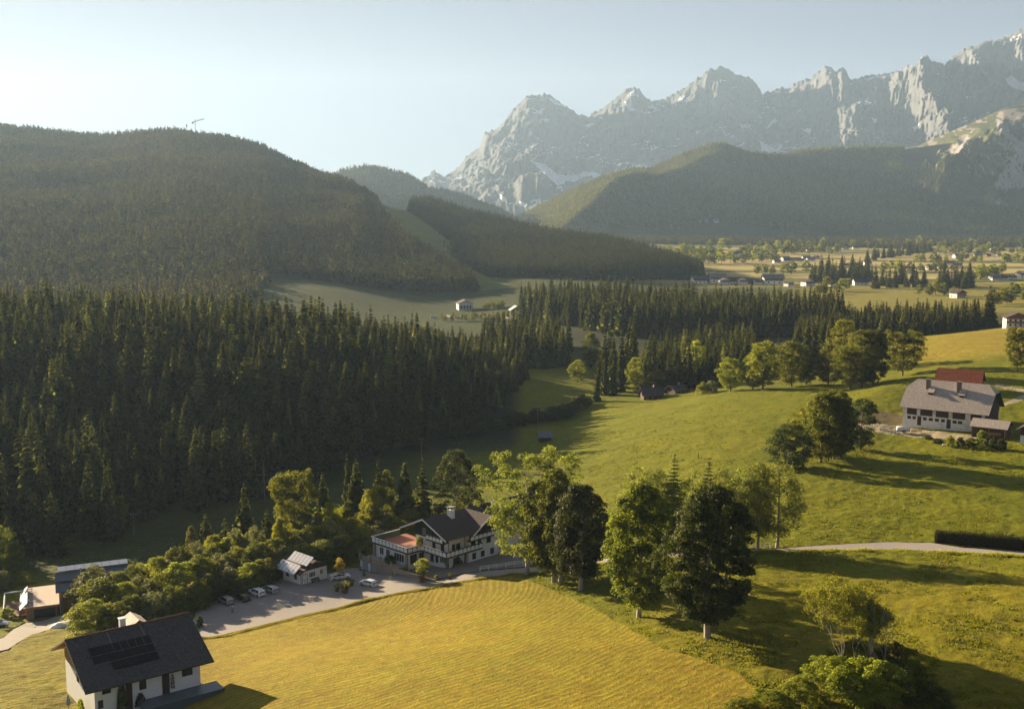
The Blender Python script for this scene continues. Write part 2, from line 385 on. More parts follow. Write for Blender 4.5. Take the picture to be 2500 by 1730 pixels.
def make_ground():
    cpx = np.concatenate([np.linspace(-2600,-20,110)[:-1], np.arange(-20,2521,4.0), np.linspace(2521,5200,110)])
    D = np.concatenate([np.exp(np.linspace(log(50), log(120), 60))[:-1], np.exp(np.linspace(log(120), log(520), 470))[:-1], np.exp(np.linspace(log(520), log(9000), 330))])
    A, DD = np.meshgrid((cpx-1250)/F, D)
    X = A*DD; Y = DD; Z = H(X, Y)
    px = 1250+F*A
    # undulation of the unmown meadows
    lush = np.ones_like(X)
    fld = in_poly(X, Y, FIELD_W)
    amp = np.where(fld, 0.10, 0.32)*smooth(1500, 300, Y)
    hard = np.zeros_like(fld)
    for w in (LOT_W, ROAD_W, PAVE_W, DRIVE_W): hard |= in_poly(X, Y, w)
    Z = Z + np.where(hard, -0.45, amp*(fbm(X/7, Y/7, 3, 3)) + np.where(fld, 0, 0.22)*fbm(X/1.7, Y/1.7, 3, 8)*smooth(700, 250, Y))
    # larger terrain forms under the woods far off
    Z += smooth(1500, 4000, Y)*12*fbm(X/400, Y/400, 3, 5)*smooth(4200, 6500, Y)
    # colours -----------------------------------------------------------
    n1 = fbm(X/25, Y/25, 4, 21); n2 = fbm(X/6, Y/6, 3, 31); n3 = fbm(X/80, Y/50, 3, 41)
    def C(*c): return np.array(c)[None,None]
    lushc = C(.138,.150,.002); dry = C(.30,.23,.030); dark = C(.045,.065,.012)
    t = np.clip(0.35+0.5*n1+0.5*n2, 0, 1)[...,None]
    col = lushc*(1-t)+C(.198,.192,.003)*t
    # drier top meadow on the right crest and right front meadow
    m = (smooth(2150, 2320, px)*smooth(440, 500, Y)*smooth(700, 640, Y))[...,None]; col = col*(1-m)+C(.30,.23,.025)*m
    m = (smooth(215, 170, Y)*smooth(1500, 1700, px))[...,None]*0.55; col = col*(1-m)+C(.225,.175,.007)*m
    # left valley meadow and middle meadows: dull green, their shade painted in darker
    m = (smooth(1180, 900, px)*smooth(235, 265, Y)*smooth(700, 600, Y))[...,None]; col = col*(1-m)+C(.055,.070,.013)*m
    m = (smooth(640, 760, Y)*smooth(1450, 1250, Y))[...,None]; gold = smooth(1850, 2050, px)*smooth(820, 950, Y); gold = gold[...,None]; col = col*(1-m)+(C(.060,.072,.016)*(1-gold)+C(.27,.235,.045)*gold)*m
    # bright strips in the gorge meadow
    # forest floor
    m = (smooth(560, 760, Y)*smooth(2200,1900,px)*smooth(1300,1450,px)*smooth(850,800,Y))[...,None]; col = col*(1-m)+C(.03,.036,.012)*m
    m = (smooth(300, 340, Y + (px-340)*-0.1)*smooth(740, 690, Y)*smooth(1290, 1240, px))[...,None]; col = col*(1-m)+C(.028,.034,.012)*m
    # far plain: hay fields in long strips across the view
    strip = vnoise(X/260+3, Y/75, 77); strip = np.where(strip > 0.42, 1.0, 0.0)
    pl = smooth(1250, 1500, Y)[...,None]
    fc = (C(.50,.39,.14)*(0.85+0.3*vnoise(X/200,Y/60,5)[...,None]))*strip[...,None] + C(.15,.16,.045)*(1-strip[...,None])
    m = pl*smooth(1480, 1700, px)[...,None]; col = col*(1-m)+fc*m
    m = (smooth(1250, 1700, Y)*smooth(1700, 1480, px))[...,None]; col = col*(1-m)+C(.05,.065,.02)*m
    m = smooth(3300, 4200, Y)[...,None]; col = col*(1-m)+C(.06,.075,.025)*m
    # mown field
    fldc = C(.345,.257,.020)*(0.9+0.25*n1[...,None]); gr = np.clip(0.5+1.3*n3-0.3, 0, 1)[...,None]
    fldc = fldc*(1-gr*0.5)+C(.22,.20,.008)*gr*0.5
    ef = (smooth(980, 1500, px)*smooth(150, 185, Y))[...,None]*0.6; fldc = fldc*(1-ef)+C(.20,.195,.010)*ef
    fm = fld[...,None]
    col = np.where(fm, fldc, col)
    # left grassy hump beside the dark roofed house, mown too
    hump = in_poly(X, Y, to_world([(-60,1800),(-60,1580),(40,1560),(130,1530),(260,1560),(300,1640),(200,1700),(190,1800)]))
    col = np.where(hump[...,None], C(.25,.21,.014)*(0.9+0.3*n2[...,None]), col)
    mud = in_poly(X, Y, to_world(MUD_PX)); col = np.where(mud[...,None], C(.12,.095,.05), col)
    for pp, cc in ((YARD_PX,(.42,.34,.22)),(TRACK_PX,(.42,.36,.27)),(TRACK2_PX,(.40,.34,.24))):
        k = in_poly(X, Y, to_world(pp)); col = np.where(k[...,None], C(*cc), col)
    n = X.size; R, K = X.shape
    # row coordinate of the windrows: arcs round a far centre
    A0 = G(750,1600); B0 = G(1500,1640)
    a1 = radians(124); a2 = radians(137)
    dx, dy = B0.x-A0.x, B0.y-A0.y
    det = cos(a1)*(-sin(a2)) - (-cos(a2))*sin(a1)
    s1 = (dx*(-sin(a2)) + cos(a2)*dy)/det
    cx, cy = A0.x+cos(a1)*s1, A0.y+sin(a1)*s1
    row = np.hypot(X-cx, Y-cy) + 1.6*fbm(X/18, Y/18, 3, 63)
    lr = X*0.75 - Y*0.66 + 0.8*fbm(X/10,Y/10,2,5)
    row = np.where(hump, lr, row)
    mown = np.where(fld | hump, 1.0, 0.0)
    Z = Z + mown*0.014*np.sin(row*2*pi/1.25)*(0.6+0.9*fbm(X/4,Y/4,3,12))
    idx = np.arange(n).reshape(R, K)
    Fq = np.stack([idx[:-1,:-1], idx[:-1,1:], idx[1:,1:], idx[1:,:-1]], -1).reshape(-1, 4)
    V = np.stack([X, Y, Z], -1).reshape(-1, 3)
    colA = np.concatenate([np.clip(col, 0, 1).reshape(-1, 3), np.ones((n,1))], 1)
    def bd(b):
        c = b.attr('gcol').outputs['Color']; mw = b.attr('mown').outputs['Fac']; rw = b.attr('row').outputs['Fac']
        pos = b.coord()
        geo = b.n('ShaderNodeNewGeometry')
        n1 = b.noise(0.55, 6, 0.62, pos); n2 = b.noise(3.0, 4, 0.65, pos); n3 = b.noise(0.11, 4, 0.6, pos)
        w = b.math('SINE', b.math('ADD', b.math('MULTIPLY', rw, 2*pi/1.25), b.math('MULTIPLY', b.noise(0.6, 5, 0.65, pos), 7.0)))
        w = b.math('MULTIPLY_ADD', w, 0.5, 0.5)
        w = b.math('POWER', w, 1.4)
        v = b.math('MULTIPLY_ADD', n1, 0.9, 0.42); v = b.math('MULTIPLY', v, b.math('MULTIPLY_ADD', n2, 0.9, 0.55))
        v = b.math('MULTIPLY', v, b.math('MULTIPLY_ADD', n3, 0.5, 0.75))
        wa = b.math('MULTIPLY', b.math('MULTIPLY', w, mw), b.math('MULTIPLY_ADD', b.noise(0.35, 5, 0.7, pos), 1.4, -0.15))
        wv = b.math('MULTIPLY_ADD', wa, 0.5, b.math('SUBTRACT', 1.0, b.math('MULTIPLY', mw, 0.16)))
        v = b.math('MULTIPLY', v, wv)
        cc = b.n('ShaderNodeHueSaturation'); b.l(c, cc.inputs['Color']); b.l(v, cc.inputs['Value'])
        b.l(b.math('MULTIPLY_ADD', b.noise(0.25, 4, 0.6, pos), 0.06, 0.47), cc.inputs['Hue'])
        hgt = b.math('ADD', b.math('MULTIPLY', wa, 0.26), b.math('ADD', b.math('MULTIPLY', n2, 0.8), b.math('MULTIPLY', n1, 1.2)))
        nm = b.bump(b.math('ADD', hgt, b.math('MULTIPLY', b.noise(7.0, 3, 0.7, pos), 0.35)), 1.0, 0.42)
        b.out(b.bsdf(cc.outputs[0], 0.9, nm, 0.1))
    gm = mat('meadow_ground', bd)
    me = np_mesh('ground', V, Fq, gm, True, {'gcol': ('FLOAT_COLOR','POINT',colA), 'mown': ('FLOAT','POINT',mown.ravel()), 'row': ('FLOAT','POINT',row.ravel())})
    o = link(bpy.data.objects.new('ground', me)); o['kind'] = 'structure'
make_ground()

def sheet(name, poly, m, dz, step=1.2, zfun=None, thick=0.0):
    """surface draped over the ground inside a world polygon"""
    P2 = []
    n = len(poly)
    for i in range(n):
        a = Vector(poly[i]); b = Vector(poly[(i+1) % n]); k = max(1, int((b-a).length/step))
        for j in range(k):
            p = a.lerp(b, j/k); P2.append(Vector((p.x+random.uniform(-.06,.06), p.y+random.uniform(-.06,.06))))
    nb = len(P2)
    xs = [p.x for p in P2]; ys = [p.y for p in P2]
    gx, gy = np.meshgrid(np.arange(min(xs), max(xs), step), np.arange(min(ys), max(ys), step))
    gx = gx.ravel(); gy = gy.ravel()
    k = in_poly(gx, gy, [tuple(p) for p in P2])
    inner = [Vector((float(a), float(b))) for a, b in zip(gx[k], gy[k])]
    edges = [(i, (i+1) % nb) for i in range(nb)]
    vs, es, fs, *_ = delaunay_2d_cdt(P2+inner, edges, [], 1, 0.01)
    X = np.array([v.x for v in vs]); Y = np.array([v.y for v in vs])
    Z = (H(X, Y) if zfun is None else zfun(X, Y)) + dz
    me = bpy.data.meshes.new(name); me.from_pydata([(a, b, c) for a, b, c in zip(X, Y, Z)], [], [f for f in fs])
    me.materials.append(m); me.polygons.foreach_set('use_smooth', [True]*len(me.polygons)); me.update()
    bm = __import__('bmesh').new(); bm.from_mesh(me)
    for f in bm.faces:
        if f.normal.z < 0: f.normal_flip()
    bm.to_mesh(me); bm.free()
    o = link(bpy.data.objects.new(name, me)); o['kind'] = 'structure'; return o
def asphalt(b, c0, c1):
    pos = b.coord(); n = b.noise(0.25, 6, 0.65, pos); g = b.noise(9.0, 3, 0.7, pos)
    c = b.mix(n, c0, c1); c = b.mix(b.math('MULTIPLY', g, 0.35), c, tuple(x*0.6 for x in c0))
    cr = b.noise(1.2, 8, 0.7, pos, 1.5); cr = b.ramp(cr, [(0.0,(1,1,1)),(0.30,(1,1,1)),(0.36,(0.7,0.7,0.7)),(0.42,(1,1,1))])
    c = b.mix(1.0, c, cr, 'MULTIPLY')
    b.out(b.bsdf(c, 0.88, b.bump(g, 0.4, 0.02), 0.25))
M['lot'] = mat('parking_surface', lambda b: asphalt(b, (0.23,0.20,0.18), (0.33,0.285,0.25)))
M['road'] = mat('road_surface', lambda b: asphalt(b, (0.27,0.23,0.21), (0.36,0.31,0.28)))
M['pave'] = mat('terrace_paving', lambda b: asphalt(b, (0.20,0.17,0.15), (0.27,0.23,0.20)))
M['gravel'] = mat('driveway_gravel', lambda b: asphalt(b, (0.25,0.22,0.19), (0.34,0.30,0.26)))
sheet('parking_lot', LOT_W, M['lot'], 0.05)
sheet('road', ROAD_W, M['road'], 0.055, 1.5)
sheet('terrace_paving', PAVE_W, M['pave'], 0.09, 1.2)
sheet('driveway', DRIVE_W, M['gravel'], 0.05)

# ================================================================== HILLS AND MOUNTAINS
SHOLD = {}
def loft(name, rows, m, cols, rowsub, noise=None, smoothz=True, attrs=None):
    """rows: list of polylines [(px, D, z), ...] from the back foot over the crest to the front foot"""
    R = []
    for r in rows:
        r = sorted(r); R.append(tuple(np.interp(cols, [p[0] for p in r], [p[k] for p in r]) for k in (1, 2)))
    Dl = []; Zl = []
    for i in range(len(R)-1):
        n = rowsub[i]
        for j in range(n):
            t = j/n
            Dl.append(R[i][0]*(1-t)+R[i+1][0]*t); Zl.append(R[i][1]*(1-t)+R[i+1][1]*t)
    Dl.append(R[-1][0]); Zl.append(R[-1][1])
    D = np.array(Dl); Z = np.array(Zl); PX = np.broadcast_to(cols, D.shape).copy()
    T = np.linspace(0, 1, D.shape[0])[:,None]+0*D
    if noise: PX, D, Z = noise(PX, D, Z, T)
    X = (PX-1250)/F*D
    n = X.size; idx = np.arange(n).reshape(X.shape)
    Fq = np.stack([idx[:-1,:-1], idx[1:,:-1], idx[1:,1:], idx[:-1,1:]], -1).reshape(-1, 4)
    V = np.stack([X, D, Z], -1).reshape(-1, 3)
    at = attrs(PX, D, Z, X) if attrs else None
    me = np_mesh(name, V, Fq, m, True, at)
    o = link(bpy.data.objects.new(name, me)); o['kind'] = 'structure'
    SHOLD[name] = (X, D, Z, PX)
    return o
def crestpts(lst):
    out = []
    for px, py, D in lst:
        w = WD(px, py, D); out.append((px, D, w.z))
    return out
def Hrow(lst, dz=-8):
    return [(px, D, h((px-1250)/F*D, D)+dz) for px, D in lst]
M['hill'] = mat('wooded_hill_soil', lambda b: b.out(b.bsdf(b.mix(b.noise(0.01, 5), (0.025,0.032,0.012), (0.045,0.055,0.02)), 0.95, None, 0.05)))
M['alp'] = mat('hill_grass', lambda b: b.out(b.bsdf(b.mix(b.noise(0.02, 6), (0.07,0.085,0.025), (0.12,0.13,0.04)), 0.95, None, 0.05)))
def hill_mat(name):
    def bd(b):
        c = b.attr('gcol').outputs['Color']; v = b.math('MULTIPLY_ADD', b.noise(0.03, 6, 0.6), 0.6, 0.7)
        hs = b.n('ShaderNodeHueSaturation'); b.l(c, hs.inputs['Color']); b.l(v, hs.inputs['Value'])
        b.out(b.bsdf(hs.outputs[0], 0.95, b.bump(b.noise(0.05, 6, 0.65), 0.8, 4.0), 0.05))
    return mat(name, bd)

def bump_noise(amp, sc_, seed, edge=True):
    def f(PX, D, Z, T):
        X = (PX-1250)/F*D
        w = np.sin(np.clip(T, 0, 1)*pi)
        return PX, D, Z + amp*fbm(X/sc_, D/sc_, 4, seed)*w
    return f
lh = crestpts([(-900,150,3000),(-400,250,2900),(0,306,2800),(130,322,2800),(217,331,2800),(277,334,2800),(347,326,2800),(412,320,2800),(451,320,2800),(477,327,2750),(542,338,2700),(607,352,2650),(650,364,2600),(685,382,2560),(737,404,2500),(802,431,2350),(867,458,2200),(910,481,2100),(954,502,2000),(1000,516,1900),(1080,572,1700),(1150,640,1500),(1230,700,1330),(1300,730,1250)])
CL = {'piste': None}
def piste_attr(PX, D, Z, X):
    PY = 865 - F*np.tan(np.arctan2(Z-CZ, D)+P)
    c = np.broadcast_to(np.array([.030,.036,.014]), PX.shape+(3,)).copy()
    g = in_poly(PX, PY, PISTE)
    c[g] = (.13,.135,.035)
    return {'gcol': ('FLOAT_COLOR','POINT', np.concatenate([c.reshape(-1,3), np.ones((c.size//3,1))], 1))}
PISTE = [(915,470),(1000,490),(1030,535),(1080,570),(1130,605),(1185,655),(1270,690),(1320,760),(1150,800),(1185,725),(1150,690),(1080,640),(1015,600),(975,560),(935,520)]
loft('forested_hill', [[(p[0], p[1]*1.5, 20) for p in lh], lh, [(p[0], p[1]*0.72+1000*0.28, p[2]*0.62+45*0.38+ (8 if p[0]<900 else 0)) for p in lh],
     Hrow([(-900,1050),(0,1050),(600,1060),(1000,1100),(1200,1120),(1300,1130)], -6)], hill_mat('forested_hill_ground'), np.arange(-900,1301,6.0), [16,30,40], bump_noise(14, 220, 71), attrs=piste_attr)
mr = crestpts([(985,520,2350),(1012,494,2300),(1039,493,2290),(1078,501,2250),(1136,521,2190),(1195,536,2120),(1257,554,2060),(1331,573,1980),(1421,589,1900),(1507,608,1800),(1585,629,1710),(1660,652,1620),(1700,668,1560),(1730,690,1500)])
loft('wooded_ridge', [[(p[0]+60, p[1]*1.35, 25) for p in mr], mr, [(p[0], p[1]*0.6+1250*0.4, p[2]*0.5+26*0.5+3) for p in mr],
     Hrow([(985,1350),(1200,1300),(1270,1260),(1480,1260),(1600,1400),(1730,1470)], -6)], M['hill'], np.arange(985,1731,5.0), [12,24,24], bump_noise(8, 180, 91))
br = crestpts([(780,470,4600),(826,430,4600),(870,420,4600),(900,418,4600),(950,426,4600),(1000,438,4550),(1050,470,4500),(1130,482,4450),(1200,507,4400),(1260,538,4300),(1320,570,4200)])
loft('blue_hill', [[(p[0], 6200, 30) for p in br], br, [(p[0], 3600, 90) for p in br], [(p[0], 3000, 20) for p in br]], M['hill'], np.arange(780,1321,6.0), [10,20,8], bump_noise(30, 500, 17))
# big wooded mountain on the right, with a spur running down to the left
rm = crestpts([(1200,580,4300),(1257,543,4300),(1335,500,4450),(1410,461,4550),(1488,430,4650),(1538,417,4700),(1589,416,4720),(1663,380,4780),(1722,360,4800),(1749,354,4800),(1776,363,4820),(1819,375,4850),(1858,380,4880),(1897,382,4900),(1963,370,4950),(2068,366,5000),(2189,364,5000),(2300,350,5100),(2400,330,5100),(2500,320,5100),(3100,250,5200)])
def rm_noise(PX, D, Z, T):
    X = (PX-1250)/F*D
    t = np.clip((T-0.25)/0.75, 0, 1)          # 0 crest .. 1 foot
    ps = 1745-420*t**0.8
    d = PX-ps
    ridge = np.exp(-np.abs(d)/110.0)
    # the face left of the spur falls back, the gully right of it is hollow
    D2 = D - 420*ridge*np.sin(np.clip(t,0,1)*pi*0.85)*(PX < 2100) + 160*np.exp(-((d-170)/120.0)**2)*np.sin(t*pi) 
    D2 = D2 + 150*np.sin(t*pi)*ridged(PX/130.0, t*1.6, 4, 5)
    Z2 = Z + 45*np.sin(t*pi)*fbm(X/300, D/300, 4, 19) + 60*smooth(0.08,0.40,t)*np.where(d < 0, np.exp(d/170.0), np.exp(-d/90.0))*np.sin(np.clip(t*1.1,0,1)*pi)**0.8*(1-smooth(1950,2100,PX))
    return PX, D2, Z2
loft('wooded_mountain', [[(p[0], 6900, 30) for p in rm], rm, [(p[0], p[1]*0.55+3500*0.45, p[2]*0.46+48*0.54) for p in rm],
     [(1200,3300,30),(1500,3350,36),(2000,3450,34),(2600,3600,34),(3100,3600,34)]], M['hill'], np.arange(1200,3101,8.0), [14,42,28], rm_noise)
# rocky green shoulder at the far right
gs = crestpts([(2080,380,5900),(2140,372,5600),(2189,363,5500),(2226,355,5450),(2301,322,5400),(2377,288,5350),(2426,265,5300),(2500,248,5300),(2700,200,5300),(3200,130,5300)])
def rock_noise(PX, D, Z, T):
    t = np.clip((T-0.2)/0.8, 0, 1); w = np.sin(np.clip(t*1.05,0,1)*pi)
    r = ridged(PX/75.0+t*2.2, t*2.0+PX/400.0, 6, 33, 0.6)
    D2 = D - w*(240*(r-0.5)) 
    D2 = D2 - 260*np.exp(-np.abs(PX-(2420-210*t))/60.0)*np.sin(np.clip(t*1.2,0,1)*pi)
    D2 = np.where(PX > 2430, D + (D2-D)*0.25, D2)
    Z2 = Z + w*60*fbm(PX/30, D/160, 4, 3)
    return PX, D2, Z2
SCREE = [[(2408,288),(2425,296),(2455,335),(2480,352),(2520,335),(2520,362),(2492,385),(2480,415),(2500,440),(2520,445),(2520,468),(2470,462),(2440,470),(2405,458),(2425,430),(2448,395),(2462,372),(2440,340),(2412,312)],[(2425,480),(2447,500),(2410,504)],[(2190,400),(2245,372),(2250,378),(2210,420)],[(2300,370),(2345,330),(2350,345),(2315,378)]]
def gs_attr(PX, D, Z, X):
    PY = 865 - F*np.tan(np.arctan2(Z-CZ, D)+P)
    n = fbm(PX/14, PY/9, 4, 7); nb = fbm(PX/60, PY/40, 3, 9)
    c = np.broadcast_to(np.array([.050,.060,.022]), PX.shape+(3,)).copy()
    up = PY < 430
    k = up & (n+0.5*nb > 0.18); c[k] = (.26,.22,.18)
    k = up & (n < 0.0) & (PX < 2440); c[k] = (.105,.105,.032)
    k = PY > 430; c[k] = (.030,.038,.016)
    warp = 4*fbm(PX/12, PY/12, 3, 5)
    for s in SCREE:
        k = in_poly(PX+warp, PY+warp, s) & (fbm(PX/5,PY/5,2,61) < 0.45); c[k] = (.24,.23,.215)
    return {'gcol': ('FLOAT_COLOR','POINT', np.concatenate([c.reshape(-1,3), np.ones((c.size//3,1))], 1))}
loft('rocky_shoulder', [[(p[0], 7200, 100) for p in gs], gs, [(p[0], p[1]*0.5+3900*0.5, p[2]*0.5+100*0.5) for p in gs],
     [(2080,4400,60),(2200,3800,40),(2600,3650,34),(3200,3650,34)]], hill_mat('rocky_slope'), np.arange(2080,3201,3.0), [10,90,50], rock_noise, attrs=gs_attr)

# limestone massif
mc = [(960,470),(1029,443),(1045,430),(1064,414),(1078,428),(1088,434),(1103,420),(1117,412),(1144,379),(1174,356),(1185,324),(1218,311),(1230,293),(1269,250),(1287,233),(1308,235),(1326,225),(1339,231),(1351,240),(1375,258),(1402,272),(1410,281),(1435,283),(1460,268),(1484,252),(1515,225),(1540,211),(1554,217),(1566,237),(1581,246),(1616,240),(1640,227),(1683,198),(1718,170),(1749,164),(1765,170),(1782,182),(1815,186),(1831,201),(1849,229),(1892,211),(1911,215),(1929,199),(1963,190),(1980,175),(1997,162),(2012,164),(2023,177),(2036,165),(2048,176),(2057,195),(2098,184),(2136,180),(2181,171),(2211,162),(2228,142),(2236,137),(2253,150),(2279,158),(2294,139),(2324,118),(2362,105),(2395,101),(2439,81),(2500,47),(2700,-40),(3300,-160)]
def crD(px): return float(np.interp(px, [960,1400,1900,2200,2500,3300], [8300,8800,9200,8700,7800,7200]))
mrow = [(px, crD(px), WD(px, py, crD(px)).z) for px, py in mc]
def sm(lst, k):
    xs = np.array([p[0] for p in lst]); g = np.arange(xs[0], xs[-1]+1, 10.0); z = np.interp(g, xs, [p[2] for p in lst]); d = np.interp(g, xs, [p[1] for p in lst])
    kk = np.ones(k)/k; zp = np.pad(z, k//2, mode='edge'); zs = np.convolve(zp, kk, 'valid')[:len(g)]
    return [(float(a), float(b), float(c)) for a, b, c in zip(g, d, zs)]
ms = sm(mrow, 9)
def mass_noise(PX, D, Z, T):
    t = np.clip((T-NB)/(1-NB), 0, 1); w = smooth(0, 0.10, t)*smooth(1.0, 0.85, t)
    r = smooth(1850, 2350, PX)*(1-0.75*smooth(2370, 2470, PX))
    X = (PX-1250)/F*D
    rib = ridged(PX/95.0+0.5*t, t*1.1+3, 5, 51, 0.62)
    fine = ridged(PX/24.0+t*1.5, t*5.0, 4, 57, 0.6)
    but = ridged(PX/260.0+0.9-t*0.55, t*0.8, 2, 15, 0.5)
    D2 = D - w*((150+650*r)*(rib-0.5) + (90+110*r)*(fine-0.5) + (250+1500*r)*(but-0.5))
    Z2 = Z + w*(60*fbm(PX/26, t*16, 4, 81)) ; D2 = D2 - w*70*(ridged(PX/9.0, t*22, 3, 58, 0.6)-0.5)
    jag = (T <= NB+0.02)*(T > NB-0.02)
    Z2 = Z2 + jag*22*fbm(PX/6.0, T*0, 4, 99)
    return PX, D2, Z2
NB = 8/(8+90+110+50.0)
def rock_bd(b):
    pos = b.coord(); g = b.n('ShaderNodeNewGeometry')
    sp = b.n('ShaderNodeSeparateXYZ'); b.l(g.outputs['Normal'], sp.inputs[0]); ps = b.n('ShaderNodeSeparateXYZ'); b.l(pos, ps.inputs[0])
    v = b.scale(pos, (0.004,0.004,0.0012)); n = b.noise(1.0, 9, 0.68, v); vl = b.scale(pos, (0.0025,0.0025,0.012)); strata = b.noise(1.0, 6, 0.6, vl)
    c = b.mix(n, (0.095,0.103,0.115), (0.225,0.23,0.24)); c = b.mix(b.math('MULTIPLY', strata, 0.45), c, (0.09,0.09,0.093))
    # alpine turf on the gentler low parts
    turf = b.math('MULTIPLY', b.ramp(ps.outputs[2], [(0,(1,1,1)),(1,(0,0,0))]), 0)
    # snow lies where the rock is less steep
    sn = b.noise(0.0035, 5, 0.6, pos)
    sl = b.math('ADD', b.math('MULTIPLY', sp.outputs[2], 0.62), b.math('MULTIPLY', sn, 0.70))
    sf = b.ramp(sl, [(0.0,(0,0,0)),(0.985,(0,0,0)),(0.995,(1,1,1)),(1.0,(1,1,1))])
    c = b.mix(sf, c, (0.72,0.74,0.77))
    sa = b.attr('snow').outputs['Fac']
    sm_ = b.math('GREATER_THAN', b.math('ADD', sa, b.math('MULTIPLY', b.math('SUBTRACT', b.noise(0.012, 5, 0.65, pos), 0.5), 1.4)), 0.5)
    c = b.mix(sm_, c, (0.72,0.74,0.77))
    b.out(b.bsdf(c, 0.95, b.bump(b.noise(1.0, 9, 0.7, b.scale(pos, (0.010,0.010,0.004))), 1.0, 40.0), 0.05))
M['rock'] = mat('limestone', rock_bd)
SNOW = [[(1335,238),(1350,243),(1378,262),(1352,256)],[(1305,268),(1328,266),(1318,282)],[(1322,292),(1342,290),(1332,300)],[(1520,250),(1536,244),(1534,262),(1550,268),(1530,272)],[(1420,308),(1450,298),(1438,312)],[(1455,288),(1470,280),(1465,290)],
 [(1290,390),(1330,402),(1360,425),(1395,428),(1440,418),(1470,428),(1500,420),(1545,402),(1590,405),(1560,418),(1500,436),(1430,430),(1400,445),(1380,442),(1362,455),(1330,425)],
 [(1840,324),(1860,314),(1880,288),(1886,296),(1870,310)],[(1795,306),(1814,302),(1806,318)],[(1690,320),(1700,318),(1696,330)],[(1845,345),(1860,350),(1885,365),(1898,355),(1890,375),(1850,370)],[(1786,358),(1810,344),(1795,362)],[(1944,314),(1970,315),(1962,326)],
 [(2425,195),(2440,182),(2460,200),(2500,200),(2500,218),(2470,222),(2440,212)],[(2440,90),(2500,66),(2500,74),(2460,95),(2420,110),(2405,120)],[(2110,288),(2124,290),(2118,302)],[(2210,310),(2226,300),(2215,325)],[(1215,470),(1235,485),(1222,488)],[(1265,490),(1290,500),(1275,505)]]
def ms_attr(PX, D, Z, X):
    PY = 865 - F*np.tan(np.arctan2(Z-CZ, D)+P); s = np.zeros_like(PX)
    wx = 3*fbm(PX/9, PY/9, 3, 5)
    for q in SNOW: s[in_poly(PX+wx, PY+wx, q)] = 1.0
    return {'snow': ('FLOAT','POINT', s.ravel())}
sq = lambda x: 1-0.55*float(smooth(2250, 2450, np.array(float(x))))
mid = [(p[0], p[1]-900*sq(p[0]), p[2]*0.56+60) for p in ms]; low = [(p[0], p[1]-1900*sq(p[0]), p[2]*0.30+60) for p in ms]
loft('limestone_mountains', [[(p[0], p[1]+2500, 0) for p in mrow], mrow, mid, low, [(p[0], p[1]-3600*sq(p[0])**1.5, 40) for p in ms]], M['rock'], np.arange(960,2801,2.0), [8,90,110,50], mass_noise, attrs=ms_attr)
# ================================================================== PLANTS
def crown_np(seed, w, hgt, base, nclump, nleaf, size, clump_r, profile=None, flat=0.85, lobes=0.25, lean=(0,0), drape=0.0):
    """leaf-sized faces gathered in clumps spread through an uneven crown; returns V, F, tint and clump centres"""
    r = np.random.default_rng(seed)
    prof = profile or (lambda t: np.sqrt(np.clip(1-((t-0.45)/0.58)**2, 0, 1))*(1-0.15*t))
    cs = []
    ph = r.uniform(0, 2*pi, 4)
    while len(cs) < nclump:
        t = r.uniform(0, 1); a = r.uniform(0, 2*pi)
        env = prof(t)*w/2*(1+lobes*(0.5*sin(2*a+ph[0]+3*t)+0.35*sin(3*a+ph[1]-5*t)+0.3*sin(5*a+ph[2]+9*t)))
        if env <= 0.05: continue
        if r.uniform() > env/(w/2)+0.1: continue
        q = r.uniform(0.35, 1)**0.45
        rr = max(0.0, env-clump_r*0.55)*q
        cs.append((cos(a)*rr+lean[0]*t, sin(a)*rr+lean[1]*t, base+t*hgt, clump_r*r.uniform(0.65, 1.25), r.uniform()))
    cs = np.array(cs)
    C = np.repeat(cs, nleaf, 0); n = len(C)
    d = r.normal(size=(n, 3)); d /= np.linalg.norm(d, axis=1)[:,None]
    d[:,2] = np.where(d[:,2] < -0.3, -d[:,2], d[:,2])
    rad = C[:,3]*(0.55+0.5*r.uniform(size=n)**0.6)
    pos = C[:,:3] + d*rad[:,None]*np.array([1,1,flat])
    if drape: pos[:,2] -= drape*r.uniform(size=n)**2*C[:,3]
    nv = d + 0.75*r.normal(size=(n,3)) + np.array([0,0,0.35]); nv /= np.linalg.norm(nv, axis=1)[:,None]
    tv = np.cross(nv, r.normal(size=(n,3))); tv /= np.linalg.norm(tv, axis=1)[:,None]
    bv = np.cross(nv, tv); s = size*r.uniform(0.6, 1.3, n)[:,None]
    V = np.stack([pos-tv*s*0.5, pos-bv*s*0.33+tv*s*0.05, pos+tv*s*0.55, pos+bv*s*0.33], 1).reshape(-1, 3)
    tint = np.repeat(np.clip(C[:,4]*0.7+0.3*r.uniform(size=n), 0, 1), 4)
    return V, np.arange(n*4).reshape(-1, 4), tint, cs
